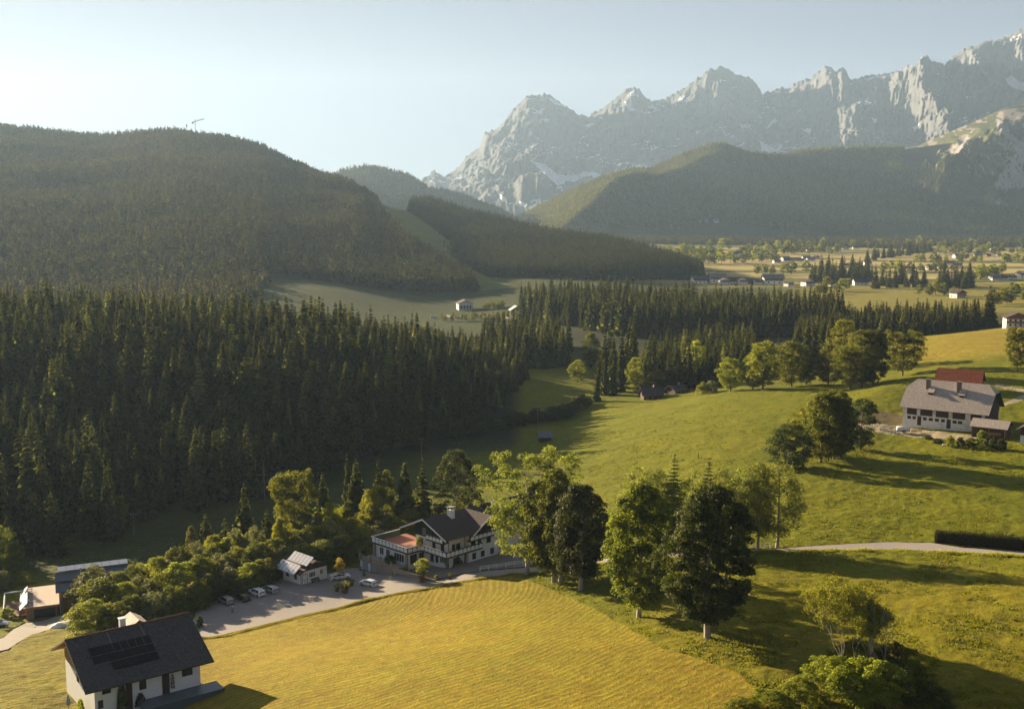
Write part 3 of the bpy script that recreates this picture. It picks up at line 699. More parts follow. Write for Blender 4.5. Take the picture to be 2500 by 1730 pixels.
def limbs(mb, base_h, trunk_r, H_, cs, n, seed, bend=0.3, sides=7, base_flare=1.5, depth=-0.8):
    r = random.Random(seed)
    top = (r.uniform(-bend, bend), r.uniform(-bend, bend), H_)
    pts_ = [(0,0,depth),(0,0,0.25)]; rr = [trunk_r*base_flare, trunk_r*1.12]
    for k in range(1, 7):
        t = k/6; pts_.append((top[0]*t+r.uniform(-.08,.08)*H_/10, top[1]*t+r.uniform(-.08,.08)*H_/10, 0.25+(H_-0.25)*t)); rr.append(trunk_r*(1-0.85*t))
    mb.tube(pts_, rr, sides+2)
    idx = list(range(len(cs))); r.shuffle(idx)
    for i in idx[:n]:
        c = cs[i]; z0 = max(base_h, min(c[2]-abs(hypot(c[0], c[1]))*0.7, H_*0.9)); t = z0/H_
        p0 = Vector((top[0]*t, top[1]*t, z0)); p2 = Vector(c[:3]); m = p0.lerp(p2, 0.5)+Vector((r.uniform(-.3,.3), r.uniform(-.3,.3), -0.08*(p2-p0).length))
        r0 = trunk_r*(1-0.8*t)*0.45
        mb.tube([p0, p0.lerp(m, 0.5)+Vector((0,0,0.1)), m, p2], [r0, r0*0.75, r0*0.5, r0*0.12], 5, cap=False)
def crown_mesh(name, m, *a, **k):
    V, Fq, tint, cs = crown_np(*a, **k)
    return np_mesh(name, V, Fq, m, False, {'tint': ('FLOAT','POINT', tint)}), cs
def tree(name, loc, crown_me, trunk_me, yaw=0, s=1.0):
    t = empty(name, loc, yaw); t.scale = s if hasattr(s, '__len__') else (s, s, s)
    c = link(bpy.data.objects.new('crown', crown_me)); c.parent = t
    if trunk_me:
        k = link(bpy.data.objects.new('trunk', trunk_me)); k.parent = t
    return t
def make_decid(seed, w, hgt, base, m, trunk_r=0.45, nclump=200, nleaf=120, size=0.34, cr=1.15, nl=26, bark='bark', **k):
    me, cs = crown_mesh('crown', M[m], seed, w, hgt-base, base, nclump, nleaf, size, cr, **k)
    mb = MB(); limbs(mb, base*0.75, trunk_r, hgt*0.86, cs, nl, seed)
    return me, mb.mesh('trunk', M[bark], True)

def conifer_np(seed, hgt, rad, base=0.08, levels=24, per=9, seg=3, width=0.55, droop=0.35, ragged=0.3, power=0.7, hang=1):
    r = np.random.default_rng(seed); V = []; Fl = []; T = []
    def quad(a, b, c, d, t):
        n = len(V); V.extend([a, b, c, d]); Fl.append((n, n+1, n+2, n+3)); T.extend([t]*4)
    for i in range(levels):
        t = (i+r.uniform(-.3,.3))/levels; t = min(max(t, 0), 0.985)
        z = hgt*(base+(1-base)*t); L = rad*(1-t)**power*r.uniform(0.8, 1.1)+0.12
        k = max(4, int(per*(0.55+0.6*(1-t)))); a0 = r.uniform(0, 2*pi)
        for j in range(k):
            a = a0+2*pi*(j+r.uniform(-.35,.35))/k; l = L*(1-ragged*r.uniform()**1.5); ti = r.uniform()
            dx, dy = cos(a), sin(a); sx, sy = -dy, dx
            w = width*(0.35+0.65*(1-t))*r.uniform(0.8,1.25)*rad/3.2
            dr = droop*l*r.uniform(0.6,1.3); p = []
            for q in range(seg+1):
                f = q/seg; p.append(np.array([dx*l*f, dy*l*f, z - dr*(f**1.3) + 0.28*dr*max(0, f-0.6)*2]))
            for q in range(seg):
                f0, f1 = q/seg, (q+1)/seg
                w0 = w*(0.25+1.0*sin(pi*min(1, f0*0.9+0.12))); w1 = w*(0.10 if q == seg-1 else 0.25+1.0*sin(pi*min(1, f1*0.9+0.12)))
                s_ = np.array([sx, sy, 0]); dn = np.array([0,0,-1.0])
                for sg in (1, -1):
                    jit = r.uniform(-.15,.15)*w
                    quad(p[q], p[q]+s_*sg*w0+dn*w0*0.8, p[q+1]+s_*sg*(w1+jit)+dn*w1*0.9, p[q+1], ti)
            # hanging twigs, turned outwards
            for q in range(1, seg+1):
                for _ in range(hang):
                    c = p[q]+np.array([sx,sy,0])*r.uniform(-.5,.5)*w*1.6*(1.1-q/seg*.6)+np.array([dx,dy,0])*r.uniform(-.5,.1)*l/seg; b = a+r.normal(0,.5); ex = np.array([-sin(b), cos(b), r.uniform(-.25,.25)])*w*r.uniform(.35,.7); ez = np.array([cos(b)*.35, sin(b)*.35, -1.0])*w*r.uniform(.5,1.1)
                    quad(c-ex*.6, c+ex*.6, c+ex+ez, c-ex+ez*.9, min(1, ti*.6+r.uniform(0,.5)))
    # leader
    quad(np.array([-.09,0,hgt*0.93]), np.array([0,-.09,hgt*0.95]), np.array([.09,0,hgt*0.93]), np.array([0,0,hgt*1.02]), 0.6)
    return np.array(V), np.array(Fl), np.array(T)
def make_conifer(seed, hgt, rad, m='needle', tr=0.28, **k):
    V, Fq, T = conifer_np(seed, hgt, rad, **k)
    me = np_mesh('crown', V, Fq, M[m], False, {'tint': ('FLOAT','POINT', T)})
    mb = MB(); mb.tube([(0,0,-0.8),(0,0,hgt*0.3),(0,0,hgt*0.7),(0,0,hgt*0.98)], [tr*1.15, tr*0.8, tr*0.4, 0.03], 7)
    return me, mb.mesh('trunk', M['bark'], True)
def joined(name, crown, trunk):
    """a tree as one mesh, for the far woods"""
    bm = __import__('bmesh').new(); bm.from_mesh(crown); 
    o = bpy.data.meshes.new(name); 
    nv = len(crown.vertices)
    n2 = len(trunk.vertices)
    V = np.empty((nv+n2)*3, np.float32); a = np.empty(nv*3, np.float32); crown.vertices.foreach_get('co', a); V[:nv*3] = a
    a = np.empty(n2*3, np.float32); trunk.vertices.foreach_get('co', a); V[nv*3:] = a
    bm.free()
    fs = [tuple(p.vertices) for p in crown.polygons] + [tuple(i+nv for i in p.vertices) for p in trunk.polygons]
    o.from_pydata(V.reshape(-1,3).tolist(), [], fs); o.materials.append(crown.materials[0]); o.materials.append(trunk.materials[0])
    mi = [0]*len(crown.polygons)+[1]*len(trunk.polygons); o.polygons.foreach_set('material_index', mi)
    at = o.attributes.new('tint', 'FLOAT', 'POINT'); tt = np.zeros(nv+n2, np.float32); b = np.empty(nv, np.float32); crown.attributes['tint'].data.foreach_get('value', b); tt[:nv] = b
    at.data.foreach_set('value', tt); o.update(); return o

# scattered woods (beyond the countable trees): one object each, instanced by geometry nodes
_gn = {}
def protos(key, meshes):
    c = bpy.data.collections.new('proto_'+key)
    for i, me in enumerate(meshes):
        o = bpy.data.objects.new('%s_%02d' % (key, i), me); c.objects.link(o)
    ng = bpy.data.node_groups.new('scatter_'+key, 'GeometryNodeTree')
    ng.interface.new_socket('Geometry', in_out='INPUT', socket_type='NodeSocketGeometry')
    ng.interface.new_socket('Geometry', in_out='OUTPUT', socket_type='NodeSocketGeometry')
    N = ng.nodes; L = ng.links
    gi = N.new('NodeGroupInput'); go = N.new('NodeGroupOutput'); iop = N.new('GeometryNodeInstanceOnPoints')
    ci = N.new('GeometryNodeCollectionInfo'); ci.inputs['Collection'].default_value = c; ci.inputs['Separate Children'].default_value = True; ci.inputs['Reset Children'].default_value = True
    def at(nm, typ):
        a = N.new('GeometryNodeInputNamedAttribute'); a.data_type = typ; a.inputs['Name'].default_value = nm; return a.outputs['Attribute']
    L.new(gi.outputs[0], iop.inputs['Points']); L.new(ci.outputs[0], iop.inputs['Instance']); iop.inputs['Pick Instance'].default_value = True
    L.new(at('pick', 'INT'), iop.inputs['Instance Index']); L.new(at('rot', 'FLOAT_VECTOR'), iop.inputs['Rotation']); L.new(at('scl', 'FLOAT_VECTOR'), iop.inputs['Scale'])
    L.new(iop.outputs[0], go.inputs[0]); _gn[key] = (ng, len(meshes))
def scatter(name, key, Pt, s, label, cat, sxy=None):
    ng, k = _gn[key]; n = len(Pt)
    me = bpy.data.meshes.new(name); me.vertices.add(n); me.vertices.foreach_set('co', np.asarray(Pt, np.float32).ravel())
    r = np.random.default_rng(n)
    a = me.attributes.new('pick', 'INT', 'POINT'); a.data.foreach_set('value', r.integers(0, k, n).astype(np.int32))
    rot = np.zeros((n,3), np.float32); rot[:,2] = r.uniform(0, 2*pi, n); rot[:,0] = r.normal(0, .02, n)
    a = me.attributes.new('rot', 'FLOAT_VECTOR', 'POINT'); a.data.foreach_set('vector', rot.ravel())
    sc3 = np.stack([s*r.uniform(.85,1.2,n)*(1 if sxy is None else sxy)]*2+[s], 1).astype(np.float32)
    a = me.attributes.new('scl', 'FLOAT_VECTOR', 'POINT'); a.data.foreach_set('vector', sc3.ravel())
    me.update()
    o = link(bpy.data.objects.new(name, me)); md = o.modifiers.new('scatter', 'NODES'); md.node_group = ng
    return tag(o, label, cat, None, 'stuff')

CON = [make_conifer(s, 24, rd, levels=lv, per=10, seg=3, width=wd*.8, hang=2, ragged=rg, droop=dp, power=pw) for s, rd, lv, rg, dp, wd, pw in ((1,5.0,21,.35,.42,.95,.95),(2,4.5,19,.5,.35,1.0,.85),(3,5.6,22,.3,.50,.95,1.0),(4,4.2,18,.5,.32,1.1,.78))]
_x = [make_conifer(7, 21, 4.8, 'needle_larch', 0.2, levels=17, per=9, seg=3, width=.8, hang=2, ragged=.55, droop=.3, power=.7), make_conifer(8, 19, 5.6, 'needle', 0.28, levels=12, per=9, seg=3, width=1.1, hang=2, ragged=.6, droop=.15, power=.5)]
CONF = [joined('spruce', *c) for c in CON+CON+_x]
LOWC = []
for s in range(5):
    V, Fq, T = conifer_np(40+s, (17,20,15,13,18)[s], (4.0,3.6,4.6,5.2,4.2)[s], levels=8, per=6, seg=1, width=2.2, ragged=0.5, droop=(.5,.5,.4,.25,.5)[s], power=(.8,.85,.7,.45,.8)[s])
    LOWC.append(np_mesh('low_spruce', V, Fq, M['needle_far'], False, {'tint': ('FLOAT','POINT', T)}))
LOWD = []
for s in range(4):
    V, Fq, T = conifer_np(60+s, (18,21,17,20)[s], (3.6,3.4,4.0,3.8)[s], levels=9, per=6, seg=1, width=1.9, ragged=0.45, droop=0.5, power=.85)
    LOWD.append(np_mesh('dark_spruce', V, Fq, M['needle_dark'], False, {'tint': ('FLOAT','POINT', T)}))
HILLT = []
for s in range(4):
    V, Fq, T = conifer_np(80+s, (18,21,16,14)[s], (3.8,3.6,4.4,5.0)[s], levels=8, per=6, seg=1, width=2.1, ragged=0.5, droop=0.5, power=(.85,.85,.7,.5)[s])
    HILLT.append(np_mesh('hill_spruce', V, Fq, M['needle_hill'], False, {'tint': ('FLOAT','POINT', T)}))
protos('hillspruce', HILLT); protos('darkspruce', LOWD); protos('spruce', CONF); protos('farspruce', LOWC)

def jitter_grid(x0, x1, y0, y1, step, seed):
    r = np.random.default_rng(seed)
    gx, gy = np.meshgrid(np.arange(x0, x1, step), np.arange(y0, y1, step))
    gx = gx+r.uniform(-.45,.45,gx.shape)*step; gy = gy+r.uniform(-.45,.45,gy.shape)*step
    return gx.ravel(), gy.ravel()

# --- left wood -------------------------------------------------------------
LW = [(-900,240),(-100,262),(80,268),(340,303),(600,334),(800,374),(1000,400),(1110,425),(1200,470),(1262,520),(1290,560),(1296,640),(1240,700),(1000,735),(-900,760)]
gx, gy = jitter_grid(-640, 30, 230, 770, 5.8, 1)
k = in_poly(pxof(gx, gy), gy, LW) & (pxof(gx, gy) > -700); gx = gx[k]; gy = gy[k]
rr = RNG.uniform(size=len(gx)); k = rr > 0.06; gx = gx[k]; gy = gy[k]
gz = H(gx, gy)-0.3; px = pxof(gx, gy)
front = np.interp(px, [p[0] for p in LW[:11]], [p[1] for p in LW[:11]])
edge = np.clip((gy-front)/25, 0, 1)
s = (0.84+0.5*fbm(gx/16, gy/16, 2, 55))*(0.48+0.52*RNG.uniform(size=len(gx))**1.2)*1.15*(1-0.30*smooth(800, 1250, px))
infr = (px > -60) & (px < 1300)
score = np.where(infr, gy-front*0.35, 1e9)          # nearest in view first
order = np.argsort(score); NB_IND = 236
ind = order[:NB_IND]; rest = np.setdiff1d(np.arange(len(gx)), ind)
for q, i in enumerate(ind):
    c = CON[q % 4]; t = tree('spruce_tree', (gx[i], gy[i], gz[i]), c[0], c[1], RNG.uniform(0, 6.28), (s[i]*RNG.uniform(.85,1.1),)*2+(s[i],))
    if px[i] < 330: lab, grp = 'tall dark spruce at the lower left edge of the shaded forest beyond the valley meadow', 'spruces at the lower left forest edge'
    elif px[i] < 800: lab, grp = 'tall dark spruce along the forest edge above the dark valley meadow', 'spruces along the forest edge above the valley meadow'
    else: lab, grp = 'tall dark spruce at the right end of the shaded forest, above the meadow stream bushes', 'spruces at the right end of the shaded forest'
    tag(t, lab, 'spruce tree', grp)
scatter('spruce_forest', 'spruce', np.stack([gx[rest], gy[rest], gz[rest]], 1), s[rest], 'dense spruce forest covering the low hill on the left', 'forest', 1.0)

# --- dark belt in the middle, clump, right conifers --------------------------
def belt(poly, step, seed, smin, smax, name, label, prob=0.95):
    xs = [(p[0]-1250)/F*p[1] for p in poly]; ys = [p[1] for p in poly]
    gx, gy = jitter_grid(min(xs), max(xs), min(ys), max(ys), step, seed)
    r = np.random.default_rng(seed)
    k = in_poly(pxof(gx, gy), gy, poly) & (r.uniform(size=len(gx)) < prob); gx = gx[k]; gy = gy[k]
    return np.stack([gx, gy, H(gx, gy)-0.3], 1), r.uniform(smin, smax, len(gx))
Pb, sb = belt([(1268,905),(1300,870),(1373,855),(1450,800),(1547,765),(1700,745),(1900,735),(2060,730),(2060,790),(1900,850),(1700,900),(1500,950),(1330,985),(1270,985)], 7.0, 5, 1.0, 1.36, '', '')
scatter('spruce_belt', 'spruce', Pb, sb, 'dark belt of tall spruces crossing the middle of the valley', 'forest', 0.85)
Pb, sb = belt([(1940,640),(2100,655),(2250,670),(2400,690),(2400,770),(2250,790),(1960,760)], 6.0, 6, 0.55, 0.92, '', '')
scatter('spruce_wood', 'spruce', Pb, sb, 'dark spruce wood behind the crest of the pale meadow on the right', 'forest', 0.85)
Pb, sb = belt([(1560,520),(1640,500),(1780,515),(1850,560),(1850,680),(1700,690),(1590,640)], 6.5, 8, 0.6, 1.0, '', '', 0.85)
scatter('gorge_wood', 'spruce', Pb, sb, 'shaded spruces filling the gorge behind the crest of the big meadow', 'forest', 0.85)
Pb, sb = belt([(1180,640),(1290,600),(1385,620),(1395,690),(1300,740),(1180,760)], 6.5, 9, 0.8, 1.1, '', '', 0.9)
scatter('spruce_spur', 'spruce', Pb, sb, 'spruces on the end of the low hill beside the small lit meadow', 'forest', 0.85)

Pb, sb = belt([(-200,820),(300,815),(480,850),(560,930),(640,1010),(660,1120),(-200,1120)], 8.0, 12, 0.6, 0.95, '', '')
scatter('saddle_wood', 'farspruce', Pb, sb*1.1, 'woods between the low hill and the long wooded hill at the left', 'forest', 1.1)
# --- woods on the hills --------------------------------------------------------
def on_loft(nm, n, seed, t0, t1, pmin=None, pmax=None, reject=None):
    X, D, Z, PX = SHOLD[nm]; r = np.random.default_rng(seed); R, K = X.shape
    i = r.uniform(t0*(R-1), t1*(R-1)-0.001, n); j = r.uniform(0, K-1.001, n); i0 = i.astype(int); j0 = j.astype(int); fi = i-i0; fj = j-j0
    def bl(A): return (A[i0,j0]*(1-fi)*(1-fj)+A[i0+1,j0]*fi*(1-fj)+A[i0,j0+1]*(1-fi)*fj+A[i0+1,j0+1]*fi*fj)
    x, d, z, p = bl(X), bl(D), bl(Z), bl(PX)
    py = 865 - F*np.tan(np.arctan2(z-CZ, d)+P)
    k = np.ones(n, bool)
    if pmin is not None: k &= p > pmin
    if pmax is not None: k &= p < pmax
    if reject: k &= ~reject(p, py)
    # keep the density even in plan
    return np.stack([x[k], d[k], z[k]-0.6], 1), r
def rej(p, py): return in_poly(p, py, PISTE) | ((p > 1175) & (py > 640)) 
Pp, r = on_loft('forested_hill', 52000, 3, 14/86, 1.0, -200, 1215, rej)
gz = H(Pp[:,0], Pp[:,1]); k = Pp[:,2] > gz-1.5
front_t = ~((Pp[:,1] < 1180) & (pxof(Pp[:,0], Pp[:,1]) > 640)); k &= front_t
Pp = Pp[k]; scatter('hill_forest', 'farspruce', Pp, r.uniform(.7,1.15,len(Pp))*0.95, 'spruce forest on the long hill beneath the crane', 'forest', 1.25)
Pp, r = on_loft('wooded_ridge', 15000, 4, 10/60, 1.0, 1000, 1715)
k = Pp[:,2] > H(Pp[:,0], Pp[:,1])-1.5; Pp = Pp[k]
scatter('ridge_forest', 'darkspruce', Pp, r.uniform(.8,1.25,len(Pp)), 'dark spruce forest on the low ridge behind the middle belt', 'forest', 1.25)
Pp, r = on_loft('blue_hill', 9000, 5, 9/38, 0.9)
scatter('blue_forest', 'farspruce', Pp, r.uniform(1.2,1.9,len(Pp)), 'hazy blue forest on the hill in the gap of the valley', 'forest', 1.5)
def rejm(p, py): return (py > 548+0.02*(p-1500)+12*np.sin(p/60)) & (p > 1480) | ((p > 2190) & (py < 420)) | in_poly(p, py, [(1650,535),(1760,532),(1765,545),(1660,546)])
Pp, r = on_loft('wooded_mountain', 62000, 6, 12/84, 1.0, 1205, 2560, rejm)
scatter('mountain_forest', 'hillspruce', Pp, r.uniform(1.0,1.6,len(Pp)), 'spruce forest covering the round mountain in front of the rock walls', 'forest', 1.5)
def rejg(p, py):
    b = (py < 405+25*np.sin(p/25)) 
    for s_ in SCREE: b |= in_poly(p, py, s_)
    return b
gx, gy = jitter_grid(-600, 2000, 2500, 3500, 13, 21)
q_ = fbm(gx/260, gy/120, 3, 44); k = (q_ + (gy-2900)/900 > 0.12) & (pxof(gx, gy) > 1440); gx = gx[k]; gy = gy[k]
scatter('foothill_woods', 'farspruce', np.stack([gx, gy, H(gx, gy)-.5], 1), RNG.uniform(.6,1.3,len(gx)), 'loose woods along the foot of the round wooded mountain', 'forest', 1.5)
Pp, r = on_loft('rocky_shoulder', 22000, 7, 10/150, 1.0, 2085, 2560, rejg)
scatter('shoulder_forest', 'farspruce', Pp, r.uniform(.8,1.4,len(Pp)), 'dwarf pines and spruces on the slope below the pale scree', 'forest', 1.6)
# ================================================================== BROADLEAF TREES AND SINGLE TREES
prof_maple = lambda t: np.sqrt(np.clip(1-((t-0.48)/0.56)**2, 0, 1))
prof_top = lambda t: np.clip(1-((np.asarray(t)-0.62)/0.66)**2, 0, 1)**0.5
prof_col = lambda t: np.clip(np.sin(np.clip(np.asarray(t)*1.02+0.02, 0, 1)*pi), 0, 1)**0.45*(1-0.35*np.asarray(t))
def place(name, p, me, yaw, s, label, cat='tree', group=None):
    t = tree(name, (p.x, p.y, p.z-0.05), me[0], me[1], yaw, s); return tag(t, label, cat, group)
def hpx(px, py_base, py_top, p=None):
    """height in metres of something standing at pixel (px, py_base) whose tip is at py_top"""
    g = p or G(px, py_base); a, dy, dz = ray(px, py_top); return CZ+dz*g.y/dy - g.z
# the row of big maples beside the lane
def big(px, pyb, pyt, wpx, seed, m, label, base=0.2, group='big maples beside the lane', nclump=230, size=0.34, **k):
    g = G(px, pyb); hh = hpx(px, pyb, pyt, g); ww = wpx*g.y/F*(1.04 if seed in (105,106) else 1.14)
    me = make_decid(seed, ww, hh, hh*base, m, trunk_r=k.pop('trunk_r', 0.42), bark=k.pop('bark', 'bark_pale'), nclump=int(nclump*(1.1 if seed == 101 else 1.6)), size=size*1.08, lobes=0.34, **k)
    return place('maple_tree', g, me, 0, 1.0, label, 'tree', group)
big(1287,1401,1106,215,101,'leaf_airy','airy yellow green maple with open branches in front of the white chalet', 0.16, nclump=200, nleaf=120, size=0.36, cr=1.35, nl=60, profile=prof_top, lean=(1.2,0), trunk_r=0.5)
big(1352,1418,1150,150,102,'leaf','first of the three slim maples right behind the airy maple', 0.15, nclump=170, nleaf=120)
big(1368,1425,1185,150,103,'leaf','leafy maple with the middle trunk of the three standing close together', 0.14, nclump=150, nleaf=120)
big(1417,1442,1190,135,104,'leaf_dark','dark maple with pale trunk at the right of the close group of three', 0.17, nclump=150, nleaf=120)
big(1560,1505,1192,190,105,'leaf','broad dark maple between the close group of three and the nearest maple', 0.13, nclump=260, nleaf=130)
big(1727,1558,1198,222,106,'leaf_dark','nearest and darkest maple, round crown over a thick pale trunk', 0.16, nclump=330, nleaf=150, size=0.30, cr=1.0, trunk_r=0.5, bark='bark_pale')
# slim birches and larches behind the maples
birch_prof = lambda t: np.clip(np.sin(np.clip(np.asarray(t)*0.96+0.05, 0, 1)*pi), 0, 1)**0.6
BIR = [make_decid(120+i, w_, 17, 2.4, m_, trunk_r=0.17, nclump=110, nleaf=90, size=0.24, cr=0.75, nl=16, bark='bark_pale', profile=birch_prof, flat=1.5, drape=1.2, lobes=0.2) for i, (w_, m_) in enumerate(((5.6,'needle_larch'),(5.0,'needle_larch'),(6.4,'needle_larch')))]
LAR = [make_conifer(140+i, 18, 3.0, 'needle_larch', 0.18, levels=26, per=8, width=0.45, ragged=0.5, droop=0.25) for i in range(2)]
for i, (px, pyb, pyt, kind, lab) in enumerate([
  (1555,1330,1128,'b','slim pale birch at the left end of the row behind the maples'),
  (1605,1330,1140,'b','slim birch beside the tallest larch, on its left'),
  (1642,1332,1097,'l','tallest pointed larch standing between the slim birches'),
  (1690,1330,1138,'b','slim birch in the gap between the two pointed larches'),
  (1727,1332,1106,'l','second pointed larch, narrow and dark, above the nearest maple'),
  (1762,1334,1140,'b','slim birch just right of the narrow dark larch'),
  (1812,1336,1128,'b','birch with drooping twigs, third from the right end of the row'),
  (1850,1338,1122,'b','pale drooping birch, second from the right end of the row'),
  (1897,1336,1118,'b','large drooping birch with visible white trunk at the right end of the row')]):
    g = G(px, pyb); hh = hpx(px, pyb, pyt, g)
    if kind == 'b': me = BIR[i % 3]; s = hh/17.3; place('birch_tree', g, me, i*1.3, (s*1.55*(1.15 if i == 8 else 1),)*2+(s,), lab, 'tree', 'slim birches and larches behind the maples')
    else: me = LAR[i % 2]; s = hh/18.3; place('larch_tree', g, me, i, (s*1.3,s*1.3,s), lab, 'tree', 'slim birches and larches behind the maples')
# clump below the barn
MID = [make_decid(160+i, w_, 15, b_, m_, trunk_r=0.32, nclump=n_, nleaf=85, size=0.42, cr=1.25, nl=18, profile=p_) for i, (w_, b_, m_, n_, p_) in enumerate(((12,1.0,'leaf',190,prof_maple),(13.5,1.4,'leaf',220,prof_top),(10,0.8,'leaf_dark',150,prof_maple),(10.5,1.5,'leaf_light',135,prof_maple),(7.5,0.8,'leaf',100,prof_col)))]
def mid(px, pyb, pyt, wpx, k, lab, group=None, name='broadleaf_tree', yaw=None):
    g = G(px, pyb); hh = hpx(px, pyb, pyt, g); W0 = (11,12.5,9,9.5,7)[k]
    return place(name, g, MID[k], (px*0.37) if yaw is None else yaw, (wpx*g.y/F/W0,)*2+(hh/15.0,), lab, 'tree', group)
gp = 'trees in the clump below the big barn'
mid(1925,1142,1038,108,2,'low bushy dark tree at the lower left of the clump below the big barn', gp)
mid(1968,1100,998,80,3,'lighter leafy tree at the upper left of the clump below the big barn', gp)
for px, pyb, pyt, w_, k, lab in ((2004,1127,966,96,0,'tall round tree with first of the thin trunks in the clump below the barn'),(2022,1124,962,80,1,'tall tree with second trunk in the middle of the clump below the barn'),(2036,1120,960,90,0,'tallest tree in the middle of the clump below the big barn'),(2052,1116,975,70,2,'dark tree on the right side of the dense clump below the barn')):
    mid(px, pyb, pyt, w_, k, lab, gp)
mid(2101,1096,978,78,2,'narrow tree standing free at the right of the clump, nearest the barn', gp)
# line of trees on the crest
gp = 'line of trees along the crest of the big meadow'
for px, pyb, pyt, w_, k, lab in ((1783,955,876,60,3,'small pale tree at the left end of the crest line, beyond a gap'),(1838,950,866,55,0,'low tree in front of the pale leafy one on the crest line'),(1862,951,838,80,3,'pale leafy tree, third from the left on the crest line'),(1932,942,840,80,0,'round tree left of the dark gap in the crest line'),(1968,938,848,50,2,'dark narrow tree with a visible trunk in the middle of the crest line'),(2022,938,845,64,0,'rounded tree left of the widest ones on the crest line'),
    (2076,950,848,80,1,'wide spreading tree reaching to the ground on the crest line'),(2104,944,812,90,0,'tall wide tree, middle of the dense group on the crest line'),(2132,938,812,66,2,'dark tall tree at the right of the dense group on the crest line'),(2203,916,810,86,1,'large free standing tree at the right end of the crest line'),(2058,905,785,74,3,'light yellow green round tree behind the crest line')):
    mid(px, pyb, pyt, w_, k, lab, gp)
mid(2483,906,802,52,1,'single leafy tree in the dry meadow at the right edge')
gs_ = 'spruces rising behind the crest line of trees'
for i, (px, D, top, w_) in enumerate(((1975,520,772,46),(1992,530,765,50),(1948,515,805,40),(1905,510,815,40),(1880,520,822,36),(2010,540,790,40),(1815,505,850,36),(1760,500,862,36),(2150,560,800,40),(2030,560,775,42))):
    g = PD(px, D); a, dy, dz = ray(px, top); hh = CZ+dz*g.y/dy-g.z; c = CON[i % 4]; s = hh/24.3
    t = tree('spruce_tree', g, c[0], c[1], i*1.7, (w_*D/F/8.6,)*2+(s,)); tag(t, 'dark spruce rising behind the broadleaf trees along the meadow crest', 'spruce tree', gs_)
# behind the crest and in the gorge
gp = 'broadleaf trees in the gorge behind the big meadow'
for px, D, z_, w_, k, lab in ((1445,620,836,52,4,'round tree standing alone in front of the dark spruce belt'),(1412,560,905,44,3,'pale roundish tree on the small bright meadow'),(1555,520,900,46,3,'bright green bush like tree right of the tall spruce clump'),(1575,500,960,40,2,'low dark tree between the spruce clump and the dark chalets'),(1610,510,930,50,0,'shaded tree just above the dark chalets'),(1640,540,905,50,2,'shaded tree above the gap between the two dark chalets'),(1700,530,860,52,3,'tree with a light crown among the gorge spruces'),(1680,590,845,46,4,'upright pale tree at the top of the gorge trees')):
    g = PD(px, D); a, dy, dz = ray(px, z_-25); hh = max(7, CZ+dz*g.y/dy-g.z); W0 = (11,12.5,9,9.5,7)[k]
    place('broadleaf_tree', g, MID[k], px*0.7, (w_*g.y/F/W0,)*2+(hh/15,), lab, 'tree', gp)
SHR = [make_decid(180+i, w_, 4.2, 0.2, m_, trunk_r=0.09, nclump=n_, nleaf=70, size=0.30, cr=0.75, nl=8, profile=lambda t: np.sqrt(np.clip(1-(np.asarray(t)/1.02)**2.4, 0, 1))) for i, (w_, m_, n_) in enumerate(((5.2,'leaf_silver',70),(5.6,'leaf_light',75),(4.8,'leaf',65),(5.0,'leaf_dark',65)))]
def shrub(p, w_, hh, k, lab, group=None, cat='bush', name='bush', yaw=None):
    W0 = (5.2,5.6,4.8,5.0)[k]; t = tree(name, (p.x, p.y, p.z-0.1), SHR[k][0], SHR[k][1], random.uniform(0,6) if yaw is None else yaw, (w_/W0, w_/W0, hh/4.4)); return tag(t, lab, cat, group)
shrub(G(1735,958), 7, 5.0, 0, 'wide silvery bush on the crest right of the dark chalets'); shrub(G(1715,962), 6, 5.2, 1, 'round light bush left part of the pair beside the brown chalet')
for i in range(26):
    px = 1010+i*17+random.uniform(-6,6); D = np.interp(px, [1000,1150,1300,1450], [404,440,470,500])+random.uniform(-6,10)
    shrub(PD(px, D), random.uniform(6,9), random.uniform(4,7), 3, 'shaded stream side bush between the dark forest and the big meadow', 'stream side bushes')
# tall spruce clump in the middle
gp = 'tall spruce clump in the middle of the valley'
for i, (px, D, top) in enumerate(((1478,545,800),(1492,560,776),(1500,540,820),(1465,530,850),(1520,565,800),(1532,555,830),(1540,572,770),(1548,560,775),(1552,575,790),(1478,515,870),(1500,512,880),(1460,500,895),(1515,520,860))):
    g = PD(px, D); a, dy, dz = ray(px, top); hh = CZ+dz*g.y/dy-g.z; c = CON[i % 4]; s = hh/24
    t = tree('spruce_tree', g, c[0], c[1], i*1.1, (s*.85,s*.85,s)); tag(t, 'tall brown green spruce in the narrow clump in the middle of the valley', 'spruce tree', gp)
